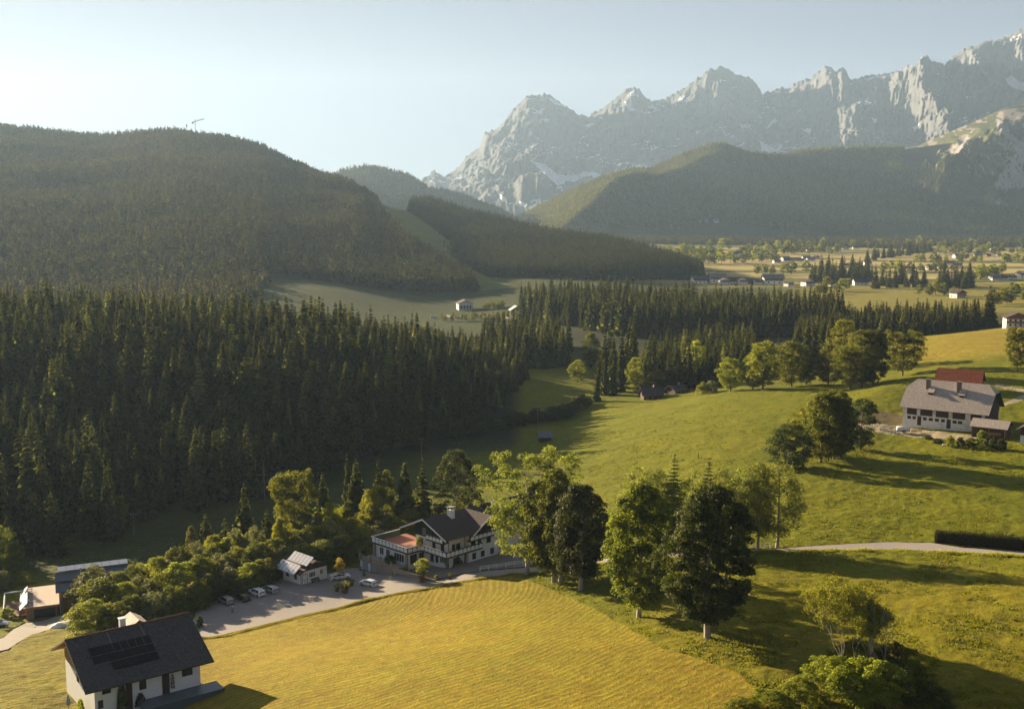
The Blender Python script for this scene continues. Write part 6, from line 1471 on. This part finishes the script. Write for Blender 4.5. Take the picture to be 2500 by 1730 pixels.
def house(px, D, w, d_, ze, zr, yaw_, lab, axis='y', wall='white_wall', top='brown_wood', roof='roof_brown', name='house', grp=None, cat='house', balc=True):
    g = PD(px, D); t = empty(name, g, yaw_); tag(t, lab, cat, grp)
    body_mb(-w/2,w/2,0,d_,-3,ze,zr-.3,axis).build('wall', M[wall], t)
    if axis == 'y': roof_part(t, 'roof', gable(-w/2-1.2,w/2+1.2,-1.6,d_+1,ze-.45,zr,'y'), roof, .2, 'dark_wood')
    else: roof_part(t, 'roof', gable(-w/2-1,w/2+1,-1.4,d_+1,ze-.45,zr,'x'), roof, .2, 'dark_wood')
    if top and axis == 'y': MB().prism([(-w/2+.02,-.003,ze-.9),(w/2-.02,-.003,ze-.9),(w/2-.02,-.003,ze-.1),(0,-.003,zr-.5),(-w/2+.02,-.003,ze-.1)], (0,-.06,0)).build('gable_cladding', M[top], t)
    for x in (-w*.32,-w*.1,w*.12,w*.34):
        for z in (1.5,4.3):
            if z+0.8 < ze: window(t, (x,-.003,z), X_, -Y_, 1.1, 1.3, 2, 1, 'frame_dark')
    for y in (d_*.25,d_*.7): window(t, (-w/2,y,1.6), Y_, -X_, 1.1, 1.3, 2, 1, 'frame_dark')
    if balc: MB().box(-w/2,w/2,-1.2,-.02,2.7,2.85).box(-w/2,w/2,-1.2,-1.12,2.86,3.7).build('balcony', M['brown_wood'], t)
    return t
house(1137,1050,14,13,6.8,10.3,.25,'white farmhouse with reddish roof alone on the shaded slope behind the low hill', 'y', 'white_wall', None, 'roof_brown')
house(1262,960,11,9,4.4,8.2,.2,'grey boarded barn with pale sheet roof at the left end of the spruce belt', 'y', 'plank_grey', None, 'roof_pale', 'barn', None, 'barn', False) if M.setdefault('roof_pale', simple('roof_pale', (.5,.52,.55), .4, .05, .5)) else None
house(2490,640,13,11,6.0,9.2,-.25,'white chalet with brown gable at the right edge above the dry meadow')
house(2348,1085,12,10,5.6,8.6,.4,'sunlit white house standing alone below the spruce block in the valley')
sheet('valley_road', to_world([(1080,768),(1180,771),(1272,774),(1272,779),(1180,776),(1080,774)]), M['gravel'], .25, 3.0)
g = PD(1058,960); t = empty('van', g, .1); 
MB().prism([(-2.6,-1,.4),(2.6,-1,.4),(2.6,-1,1.3),(1.8,-1,2.3),(-2.6,-1,2.3)], (0,2,0)).build('body', M['car_white'], t)
for x in (-1.7,1.6): wheel(t, (x,-.95,.4), .4, .22); wheel(t, (x,.95,.4), .4, .22)
tag(t, 'white van on the valley road left of the lone farmhouse', 'van')

# ---- village: each house its own object ------------------------------------------------
def proto_house(w, d_, ze, zr, wall, roof, axis, top):
    t = empty('village_house', (0,-500,0)); body_mb(-w/2,w/2,-d_/2,d_/2,-3,ze,zr-.3,axis).build('wall', M[wall], t)
    roof_part(t, 'roof', gable(-w/2-1.2,w/2+1.2,-d_/2-1.4,d_/2+1.2,ze-.45,zr,axis), roof, .2, 'dark_wood')
    if top: MB().box(-w/2-.05,w/2+.05,-d_/2-.06,-d_/2-.003,ze*.55,ze-.05).build('upper_storey', M['brown_wood'], t)
    for x in (-w*.28,w*.02,w*.3): MB().box(x-.6,x+.6,-d_/2-.05,-d_/2-.003,1.0,2.3).build('window', M['glass'], t)
    return t
PH = [proto_house(13,12,6.0,9.2,'white_wall','roof_brown','y',1), proto_house(16,11,5.4,8.8,'white_wall','roof_slate','x',1), proto_house(12,10,4.5,7.6,'brown_wood','roof_brown','x',0), proto_house(17,12,6.0,9.4,'white_wall','roof_brown','x',1)]
used = set()
def vh(px, D, k, yaw_, s, lab, grp):
    g = PD(px, D)
    if k in used: t = dup(PH[k], g, yaw_, s)
    else: t = PH[k]; t.location = g; t.rotation_euler = (0,0,yaw_); t.scale = (s,s,s); used.add(k)
    tag(t, lab, 'house', grp); return t
for px, D, k, y, s, lab in ((1706,1385,3,.1,1.1,'pale grey roofed house at the left end of the hilltop hamlet, by the wood'),(1750,1420,1,.05,1.3,'longest grey roof in the hilltop hamlet'),(1768,1375,0,.2,.9,'dark gabled house in the left half of the hilltop hamlet'),(1790,1385,3,-.1,.9,'red brown roofed house in the middle of the hilltop hamlet'),
    (1812,1378,0,.1,.9,'white fronted house in the middle of the hilltop hamlet'),(1832,1382,2,.15,.9,'low dark house right of the white fronted one in the hamlet'),(1850,1378,3,.3,.7,'small red roofed house in the right half of the hamlet'),(1886,1380,1,-.05,1.5,'long dark hall at the right end of the hilltop hamlet'),(1925,1330,0,.5,.7,'bright white building just below the hamlet on the right'),(1972,1330,0,.3,1.0,'white chalet with dark gable between the hamlet and the lane'),
    (2035,1330,3,.2,.8,'low house beside the round trees right of the hamlet'),(2100,1340,3,-.1,1.0,'red roofed house half hidden by the dark thicket'),(2230,1290,2,.2,.8,'brown shed beside the dark thicket left of the spruce block')):
    vh(px, D, k, y, s, lab, 'houses of the hilltop hamlet')
for zone, (px0, D0, px1, D1, n, sp, lab) in enumerate(((1760,2180,1890,2260,13,70,'one of the pale houses in the thick of the valley village'),(1890,1950,2000,2050,8,60,'one of the houses in the right part of the valley village'),(2060,1800,2120,1850,4,50,'one of the houses behind the spruce copse'),(1960,2550,2100,2650,6,80,'one of the houses on the dim slope behind the village'),(2260,2500,2500,2700,10,90,'one of the scattered houses along the foot of the wooded mountain'),
    (2260,1780,2350,1850,4,60,'one of the farm buildings in the golden fields'),(2420,1450,2500,1500,4,30,'one of the low farm buildings at the right edge of the fields'),(2320,2150,2440,2250,5,60,'one of the small houses in the back fields'))):
    for i in range(n):
        t = (i+.5)/n; vh(px0+(px1-px0)*t+random.uniform(-4,4), D0+(D1-D0)*t+random.uniform(-sp,sp), random.randrange(4), random.uniform(-.6,.6), random.uniform(.7,1.0), lab, lab.replace('one of the ',''))
# pale building halfway up the wooded mountain
X, D, Z, PX = SHOLD['wooded_mountain']
for px, py, lab in ((1700,540,'left building of the pale group in the clearing on the wooded mountain'),(1722,539,'middle building of the pale group in the clearing on the wooded mountain'),(1745,541,'right building of the pale group in the clearing on the wooded mountain')):
    PYm = 865 - F*np.tan(np.arctan2(Z-CZ, D)+P); q = np.argmin((PX-px)**2+(PYm-py)**2+ (D > 4700)*1e6); q = np.unravel_index(q, X.shape)
    t = dup(PH[1], (X[q], D[q]-6, Z[q]+1), .1, 1.0); tag(t, lab, 'house', 'pale buildings on the wooded mountain')

# ================================================================== CARS
def make_car(paint_, L=4.35, W=1.80, Hh=1.48, kind='hatch'):
    t = empty('car', (0,0,0)); xs = L/2
    tops = {'hatch': [(-xs,.62),(-xs+.02,.95),(-xs+.28,1.30),(-xs+.55,Hh-.02),(-.4,Hh),(.35,Hh-.08),(1.15,.98),(xs-.25,.80),(xs,.60)],
            'suv': [(-xs,.66),(-xs+.02,1.02),(-xs+.22,1.42),(-xs+.55,Hh),(-.3,Hh+.02),(.4,Hh-.06),(1.15,1.08),(xs-.2,.92),(xs,.66)],
            'estate': [(-xs,.62),(-xs+.02,.98),(-xs+.35,1.36),(-xs+.7,Hh),(-.3,Hh),(.4,Hh-.06),(1.2,.97),(xs-.25,.80),(xs,.58)],
            'coupe': [(-xs,.64),(-xs+.03,.98),(-xs+.75,1.22),(-.9,Hh-.04),(-.2,Hh),(.45,Hh-.1),(1.35,.98),(xs-.25,.80),(xs,.58)]}[kind]
    # body shell lofted over cross sections: sill, belt, shoulder, roof edge, roof middle
    X0 = np.array([p[0] for p in tops]); Zt = np.array([p[1] for p in tops]); belt = np.interp(X0, [-xs,0,xs], [.95,.93,.78]); V = []; Fc = []
    xl = np.linspace(-xs, xs, 26)
    for i, x in enumerate(xl):
        zt = float(np.interp(x, X0, Zt)); zb = min(zt, float(np.interp(x, X0, belt))); e = 1-0.10*(abs(x)/xs)**5; hw = W/2*e; rw = hw*(0.97-0.22*max(0, (zt-zb))/.55)
        V += [(x,-hw*.93,.22),(x,-hw,.50),(x,-hw,zb-.08),(x,-hw*.96,zb),(x,-rw,zt-.05),(x,-rw*.8,zt),(x,rw*.8,zt),(x,rw,zt-.05),(x,hw*.96,zb),(x,hw,zb-.08),(x,hw,.50),(x,hw*.93,.22)]
    for i in range(len(xl)-1):
        for j in range(12):
            a = i*12+j; b2 = i*12+(j+1) % 12; Fc.append((a, b2, b2+12, a+12))
    Fc.append(tuple(range(11,-1,-1))); e = (len(xl)-1)*12; Fc.append(tuple(range(e, e+12)))
    me = bpy.data.meshes.new('body'); me.from_pydata(V, [], Fc); me.materials.append(M[paint_]); me.polygons.foreach_set('use_smooth', [True]*len(Fc)); me.update()
    import bmesh as _b
    bm = _b.new(); bm.from_mesh(me); _b.ops.recalc_face_normals(bm, faces=bm.faces); bm.to_mesh(me); bm.free()
    bo = link(bpy.data.objects.new('body', me)); bo.parent = t
    def prof(x): return float(np.interp(x, X0, Zt)), min(float(np.interp(x, X0, Zt)), float(np.interp(x, X0, belt)))
    def roofw(x): zt, zb = prof(x); hw = W/2*(1-0.10*(abs(x)/xs)**5); return hw*.96, hw*(0.97-0.22*max(0,(zt-zb))/.55)
    for sg in (-1, 1):
        a0 = -xs+.45; a1 = .95; mb = MB(); N_ = 7
        for i in range(N_):
            xa = a0+(a1-a0)*i/N_; xb_ = a0+(a1-a0)*(i+1)/N_-(.06 if i in (2,4) else 0)
            q = []
            for x, lowf in ((xa,1),(xb_,1),(xb_,0),(xa,0)):
                zt, zb = prof(x); hb, hr = roofw(x); f_ = .06 if lowf else .86; zz = zb+(zt-.05-zb)*f_; yy = hb+(hr-hb)*f_; q.append((x, sg*(yy+.012), zz))
            mb.quad(q if sg < 0 else q[::-1])
        mb.build('side_window', M['black_glass'], t)
    def glass(xa, xb_, nm):
        q = []
        for x, s_ in ((xa,-1),(xa,1),(xb_,1),(xb_,-1)):
            zt, zb = prof(x); hb, hr = roofw(x); q.append((x, s_*hr*.86, zt+.012))
        mb = MB(); mb.quad(q if xa < xb_ else q[::-1]); o = mb.build(nm, M['black_glass'], t)
        return o
    n_ = [p[0] for p in tops]
    glass(n_[6]-.08, n_[5]+.06, 'windscreen'); 
    mb = MB(); xa, xb_ = n_[1]+.03, n_[3]-.06
    q = []
    for x, s_ in ((xa,-1),(xa,1),(xb_,1),(xb_,-1)):
        zt, zb = prof(x); hb, hr = roofw(x); q.append((x-.02, s_*hr*.84, zt+.012))
    mb.quad([q[0],q[3],q[2],q[1]]); mb.build('rear_window', M['black_glass'], t)
    for x in (-xs+.82, xs-.85):
        for sg in (-1,1): wheel(t, (x, sg*(W/2-.10), .33), .33, .22)
    for sg in (-1,1):
        MB().box(-xs-.02,-xs+.12,sg*.58-.16,sg*.58+.16,.76,.92).build('tail_light', M['lamp_red'], t); MB().box(xs-.14,xs+.015,sg*.58-.18,sg*.58+.18,.60,.72).build('headlight', M['lamp_clear'], t)
        MB().box(.85,1.0,sg*(W/2+.08)-.08,sg*(W/2+.08)+.08,.95,1.08).build('mirror', M[paint_], t)
    MB().box(-xs-.025,xs+.02,-W/2*.8,W/2*.8,.25,.42).build('bumper', M['rubber' if kind == 'suv' else paint_], t)
    return t
for px, py, yw, pt, kd, lab, sz in ((552,1472,132,'car_beige','suv','beige sports utility car at the left end of the four parked cars',(4.5,1.84,1.62)),(593,1464,134,'car_black','hatch','black hatchback parked between the beige and the white car',(4.3,1.78,1.46)),
    (628,1452,134,'car_white','suv','white sports utility car, third of the four parked cars',(4.6,1.86,1.62)),(661,1444,136,'car_silver','estate','silver estate car at the right end of the four parked cars',(4.6,1.80,1.50)),
    (829,1413,28,'car_white','coupe','white sloping backed car parked between the hut and the young golden tree',(4.8,1.86,1.46)),(900,1429,142,'car_white','hatch','white hatchback standing alone in the sun on the car park',(4.4,1.80,1.46)),(-8,1530,12,'car_silver','estate','silver car cut by the left edge on the gravel drive',(4.6,1.8,1.5))):
    c = make_car(pt, *sz, kind=kd); g = G(px, py); c.location = (g.x, g.y, g.z+.05); c.rotation_euler = (0,0,radians(yw)); tag(c, lab, 'car', 'cars parked around the chalet')

# ================================================================== POLES, CRANE, PERSON
def pole(px, py, top, lab, arms=1, D=None, r=.14):
    g = G(px, py) if D is None else PD(px, D); a, dy, dz = ray(px, top); hh = CZ+dz*g.y/dy-g.z; hh = max(6, min(hh, 26))
    t = empty('power_pole', g); MB().tube([(0,0,-.5),(0,0,hh)], [r,r*.7], 7).build('pole', M['plank_grey'], t)
    MB().box(-.9,.9,-.06,.06,hh-.7,hh-.58).build('crossarm', M['plank_grey'], t)
    for x in (-.8,0,.8): MB().tube([(x,0,hh-.57),(x,0,hh-.3)], .06, 6).build('insulator', M['white_paint'], t)
    tag(t, lab, 'power pole', 'power poles across the valley'); return g+Vector((0,0,hh-.4))
p0 = pole(120,1352,1296,'wooden power pole against the forest near the left edge'); p1 = pole(327,1302,1250,'wooden power pole at the edge of the dark valley meadow'); p3 = pole(1029,1118,1068,'thin power pole between the forest and the meadow'); p4 = pole(1313,1062,990,'tall power pole just behind the lone field hut')
g = G(634,1216); t = empty('power_pole', g); hh = hpx(634,1216,1124,g)
for x in (-1.0,1.6): MB().tube([(x,0,-.5),(x,0,hh)], [.2,.14], 7).build('pole', M['plank_grey'], t)
MB().box(-2.2,2.8,-.07,.07,hh*.62,hh*.62+.2).box(-1,1.6,-.05,.05,hh*.35,hh*.35+.15).tube([(-1,0,hh*.1),(1.6,0,hh*.58)], .07, 5).tube([(1.6,0,hh*.1),(-1,0,hh*.58)], .07, 5).build('crossarm', M['plank_grey'], t)
tag(t, 'twin legged wooden power pole with cross bracing at the forest edge', 'power pole', 'power poles across the valley'); p2 = g+Vector((0,0,hh*.63))
for k, (a, b_) in enumerate(((p0,p1),(p1,p2),(p2,p3),(p3,p4))):
    t = empty('power_line', a); 
    for off in (-.8,.8):
        q = [Vector((off,0,0))+(b_-a)*(i/14)-Z_*(2.6*4*(i/14)*(1-i/14)) for i in range(15)]; MB().tube(q, .016, 4, cap=False).build('wire', M['metal_dark'], t)
    tag(t, ('power wires at the far left between the first two poles','power wires above the dark meadow left of the twin pole','power wires running right from the twin pole over the second row of trees','power wires between the thin pole and the field hut pole')[k], 'wire', 'power wires along the valley')
t = empty('crane', WD(477,322,2740)); MB().tube([(0,0,-6),(0,0,30)], .9, 4).build('mast', M['metal_dark'], t); MB().tube([(-6,0,24),(24,0,32)], .8, 4).tube([(0,0,30),(24,0,32)], .2, 4).box(-8,-4,-1.5,1.5,20,24).build('jib', M['metal_dark'], t)
tag(t, 'tower crane on the skyline of the wooded hill', 'crane')
t = empty('antenna_mast', WD(456,318,2780)); MB().tube([(0,0,-6),(0,0,16)], .6, 4).box(-1.2,1.2,-1,1,8,14).build('mast', M['metal_dark'], t); tag(t, 'short antenna mast left of the crane on the hill skyline', 'mast')
t = empty('marker_post', G(1705,1118)); MB().box(-.1,.1,-.1,.1,-.3,1.7).build('post', M['dark_wood'], t); tag(t, 'single dark post standing in the sunlit meadow', 'post')
t = empty('lane_fence', G(2280,1322)); MB().box(0,7,-.9,-.82,.45,.6).box(0,7,-.9,-.82,.9,1.05).build('rail', M['dark_wood'], t)
for x in (0,2.3,4.6,6.9): MB().box(x-.06,x+.06,-.82,-.7,-.3,1.25).build('post', M['dark_wood'], t)
tag(t, 'dark wooden rail fence in front of the left end of the clipped hedge', 'fence')
def person(p, yaw_):
    t = empty('person', p, yaw_)
    J = {'pel':(0,0,.95,.15),'wai':(0,0,1.12,.13),'che':(0,0,1.32,.15),'nek':(0,0,1.47,.06),'hd0':(0,.01,1.56,.085),'hd1':(0,.01,1.67,.09)}
    V = []; E = []; R = []; ix = {}
    def add(k, x, y, z, r, par=None):
        ix[k] = len(V); V.append((x,y,z)); R.append(r)
        if par is not None: E.append((ix[par], ix[k]))
    pr = None
    for k, (x,y,z,r) in J.items(): add(k, x, y, z, r, pr); pr = k
    for s, nm in ((-1,'l'),(1,'r')):
        add('hip'+nm, s*.10, 0, .90, .10, 'pel'); add('kne'+nm, s*.12, .03+.06*s, .50, .065, 'hip'+nm); add('ank'+nm, s*.12, -.02+.1*s, .09, .045, 'kne'+nm); add('toe'+nm, s*.13, .14+.1*s, .04, .04, 'ank'+nm)
        add('sho'+nm, s*.19, 0, 1.40, .065, 'che'); add('elb'+nm, s*.26, -.03, 1.12, .045, 'sho'+nm); add('wri'+nm, s*.27, .10, .90, .03, 'elb'+nm); add('pal'+nm, s*.27, .13, .83, .03, 'wri'+nm)
        for q in range(4): add('f%d%s' % (q, nm), s*(.25+.012*q), .145+.008*q, .765+.006*abs(q-1), .009, 'pal'+nm); add('g%d%s' % (q, nm), s*(.25+.012*q), .155+.008*q, .735+.008*abs(q-1), .008, 'f%d%s' % (q, nm))
        add('th'+nm, s*.235, .16, .82, .011, 'pal'+nm); add('ti'+nm, s*.225, .18, .79, .009, 'th'+nm)
    me = bpy.data.meshes.new('figure'); me.from_pydata(V, E, []); o = link(bpy.data.objects.new('body', me)); o.parent = t
    md = o.modifiers.new('skin', 'SKIN'); me2 = o.data
    if not me2.skin_vertices: 
        bpy.context.view_layer.objects.active = o; bpy.ops.mesh.customdata_skin_add() if hasattr(bpy.ops.mesh, 'customdata_skin_add') else None
    for i, sv in enumerate(me2.skin_vertices[0].data): sv.radius = (R[i], R[i]); sv.use_root = (i == 0)
    o.modifiers.new('sub', 'SUBSURF').levels = 1; me.materials.append(M['skin'])
    MB().tube([(0,0,.92),(0,0,1.1),(0,0,1.3),(0,0,1.44)], [.175,.16,.185,.10], 14).build('shirt', M['shirt'], t, True)
    for s in (-1,1):
        MB().tube([(s*.15,0,1.41),(s*.21,-.01,1.34),(s*.25,-.02,1.20)], [.085,.08,.07], 10).build('sleeve', M['shirt'], t, True); MB().tube([(s*.09,0,.97),(s*.12,.03+.06*s,.52),(s*.12,-.02+.1*s,.12)], [.125,.09,.075], 10).build('trouser_leg', M['trousers'], t, True)
        MB().box(s*.125-.05,s*.125+.05,-.08+.1*s,.19+.1*s,0,.09).build('shoe', M['rubber'], t); MB().tube([(s*.033,.095,1.655),(s*.033,.102,1.655)], .012, 6).build('eye', M['rubber'], t)
    MB().tube([(0,-.02,1.60),(0,-.02,1.68),(0,-.005,1.75),(0,0,1.79)], [.098,.108,.085,.02], 12).build('hair', M['dark_wood'], t, True); MB().tube([(0,.09,1.64),(0,.125,1.615)], [.01,.018], 6).build('nose', M['skin'], t)
    return t
M['skin'] = simple('skin', (.45,.26,.18), .6, .05); M['shirt'] = simple('shirt', (.45,.52,.50), .8, .05); M['trousers'] = simple('trousers', (.04,.22,.26), .8, .1)
t = person(G(568,1494)+Z_*.05, 2.2); tag(t, 'person in pale shirt and teal trousers walking on the car park behind the beige car', 'person')
g = G(488,1530)
shrub(g, 1.6, 2.4, 3, 'dark narrow shrub at the car park entrance by the dark roof'); 
# unused prototype copies are all placed; tall grass along the car park edge
def tufts(name, polyline, n, wid, hgt, lab, seed):
    r = np.random.default_rng(seed); P_ = []
    pl = [G(*p) for p in polyline]; Ls = [0]
    for a, b2 in zip(pl[:-1], pl[1:]): Ls.append(Ls[-1]+(b2-a).length)
    for _ in range(n):
        s = r.uniform(0, Ls[-1]); k = max(0, np.searchsorted(Ls, s)-1); k = min(k, len(pl)-2); f = (s-Ls[k])/(Ls[k+1]-Ls[k]); q = pl[k].lerp(pl[k+1], f); P_.append((q.x+r.normal(0,wid), q.y+r.normal(0,wid)))
    P_ = np.array(P_); z = H(P_[:,0], P_[:,1]); V = []; 
    m_ = 5; base = np.repeat(np.stack([P_[:,0], P_[:,1], z-.05], 1), m_, 0); N2 = len(base); a = r.uniform(0, 2*pi, N2); hh = hgt*r.uniform(.4,1.2,N2)*np.repeat(0.5+fbm(P_[:,0]/3,P_[:,1]/3,2,3)*.8+.4, m_)
    d = np.stack([np.cos(a), np.sin(a), 0*a], 1); off = d*r.uniform(0,.15,N2)[:,None]; tip = base+off+d*(hh*.4)[:,None]+np.stack([0*a,0*a,hh],1); sd2 = np.stack([-np.sin(a), np.cos(a), 0*a], 1)*.05
    V = np.stack([base+off-sd2, base+off+sd2, tip+sd2*.3, tip-sd2*.3], 1).reshape(-1,3)
    me = np_mesh(name, V, np.arange(len(V)).reshape(-1,4), M['leaf_grass'], False, {'tint': ('FLOAT','POINT', np.repeat(r.uniform(size=N2),4))}); o = link(bpy.data.objects.new(name, me)); tag(o, lab, 'grass', None, 'stuff')
M['leaf_grass'] = leaf_mat('grass_blades', (0.16,0.17,0.02), (0.34,0.29,0.045), (1.6,1.6,1.0), 0.45)
tufts('grass_fringe', [(470,1560),(560,1550),(640,1529),(740,1504),(820,1487),(900,1464),(1000,1444),(1060,1433),(1120,1422),(1200,1410),(1290,1400)], 7000, .3, .34, 'uncut grass along the lower edge of the car park', 5)
tufts('lane_grass', [(1290,1400),(1400,1386),(1600,1366),(1800,1352),(1900,1347),(2050,1344),(2200,1344),(2351,1350),(2500,1359),(2600,1370)], 5000, .4, .5, 'uncut grass along the near edge of the lane', 6)

def meadow_grass():
    r = np.random.default_rng(77); n = 90000
    D = np.exp(r.uniform(log(100), log(430), n)); px = r.uniform(-40, 2560, n); x = (px-1250)/F*D
    nz = fbm(x/6, D/6, 3, 61)+0.5*fbm(x/1.8, D/1.8, 2, 62)
    k = (nz > -0.15) & ~in_poly(x, D, FIELD_W) & ~in_poly(x, D, LOT_W) & ~in_poly(x, D, ROAD_W) & ~in_poly(x, D, PAVE_W) & ~in_poly(x, D, DRIVE_W) & ((px > 1180) | (D > 262)) & ~((D > 290) & (px < 1100))
    k &= ~((px > 2050) & (D > 325) & (D < 375))
    x = x[k]; D = D[k]; nz = nz[k]; z = H(x, D)-.08; m_ = 5; base = np.repeat(np.stack([x, D, z], 1), m_, 0); N2 = len(base); a = r.uniform(0, 2*pi, N2); sc_ = np.repeat(np.clip(.45+nz, .3, 1.1), m_)*r.uniform(.5,1.2,N2)*.42
    d = np.stack([np.cos(a), np.sin(a), 0*a], 1); off = d*r.uniform(0,.3,N2)[:,None]; tip = base+off+d*(sc_*.6)[:,None]; tip[:,2] += sc_; sd2 = np.stack([-np.sin(a), np.cos(a), 0*a], 1)*.10
    V = np.stack([base+off-sd2, base+off+sd2, tip+sd2*.4, tip-sd2*.4], 1).reshape(-1,3)
    me = np_mesh('meadow_grass', V, np.arange(len(V)).reshape(-1,4), M['leaf_meadow'], False, {'tint': ('FLOAT','POINT', np.repeat(r.uniform(size=N2),4))}); o = link(bpy.data.objects.new('meadow_grass', me)); tag(o, 'tufts of uncut grass all over the green meadow slopes', 'grass', None, 'stuff')
M['leaf_meadow'] = leaf_mat('meadow_blades', (0.105,0.120,0.005), (0.175,0.165,0.008), (1.7,1.7,0.9), 0.45)
meadow_grass()
# ================================================================== LIGHT, AIR, CAMERA
w = bpy.data.worlds.new('World'); sc.world = w; w.use_nodes = True
nt = w.node_tree; nt.nodes.clear()
sky = nt.nodes.new('ShaderNodeTexSky'); sky.sky_type = 'NISHITA'; sky.sun_disc = False
sky.sun_elevation = SUN_EL; sky.sun_rotation = SUN_AZ; sky.altitude = 1000; sky.air_density = 0.62; sky.dust_density = 0.3; sky.ozone_density = 3.0
bg = nt.nodes.new('ShaderNodeBackground'); bg.inputs['Strength'].default_value = 0.051
wo = nt.nodes.new('ShaderNodeOutputWorld'); hs = nt.nodes.new('ShaderNodeHueSaturation'); hs.inputs['Hue'].default_value = 0.52; hs.inputs['Saturation'].default_value = 0.9; hs.inputs['Value'].default_value = 1.0; gm_ = nt.nodes.new('ShaderNodeGamma'); gm_.inputs['Gamma'].default_value = 0.40; nt.links.new(sky.outputs[0], gm_.inputs['Color']); nt.links.new(gm_.outputs[0], hs.inputs['Color']); nt.links.new(hs.outputs[0], bg.inputs[0]); nt.links.new(bg.outputs[0], wo.inputs[0])
ld = bpy.data.lights.new('sun', 'SUN'); ld.energy = 5.0; ld.angle = radians(0.5); ld.color = (1.0, 0.80, 0.52)
lo = link(bpy.data.objects.new('sun', ld))
sd = Vector((sin(SUN_AZ)*cos(SUN_EL), cos(SUN_AZ)*cos(SUN_EL), sin(SUN_EL)))
lo.rotation_euler = sd.to_track_quat('Z', 'Y').to_euler()
HAZE = True
if HAZE:
    mb = MB(); mb.box(-9500, 6000, -300, 12800, -60, 1800)
    hm = bpy.data.materials.new('haze'); hm.use_nodes = True; hn = hm.node_tree; hn.nodes.clear()
    pv = hn.nodes.new('ShaderNodeVolumePrincipled'); pv.inputs['Color'].default_value = (0.50,0.71,1.0,1); pv.inputs['Density'].default_value = 4.7e-5; pv.inputs['Anisotropy'].default_value = 0.28
    ho = hn.nodes.new('ShaderNodeOutputMaterial'); hn.links.new(pv.outputs[0], ho.inputs['Volume'])
    o = mb.build('haze', hm); tag(o, 'thin warm haze filling the valley', 'haze', None, 'stuff')
cd = bpy.data.cameras.new('camera'); cd.sensor_width = 36.0; cd.sensor_fit = 'HORIZONTAL'; cd.lens = F/2500*36.0; cd.clip_start = 1.0; cd.clip_end = 60000
co = link(bpy.data.objects.new('camera', cd)); co.location = (0, 0, CZ); co.rotation_euler = (pi/2-P, 0, 0); sc.camera = co
sc.view_settings.view_transform = 'Standard'; sc.view_settings.look = 'None'; sc.view_settings.exposure = 2.12; sc.view_settings.gamma = 1.0
sc.cycles.max_bounces = 6; sc.cycles.transparent_max_bounces = 8; sc.cycles.volume_bounces = 0; sc.cycles.use_denoising = True
sc.cycles.volume_step_rate = 1.0
sc.render.engine = 'CYCLES'
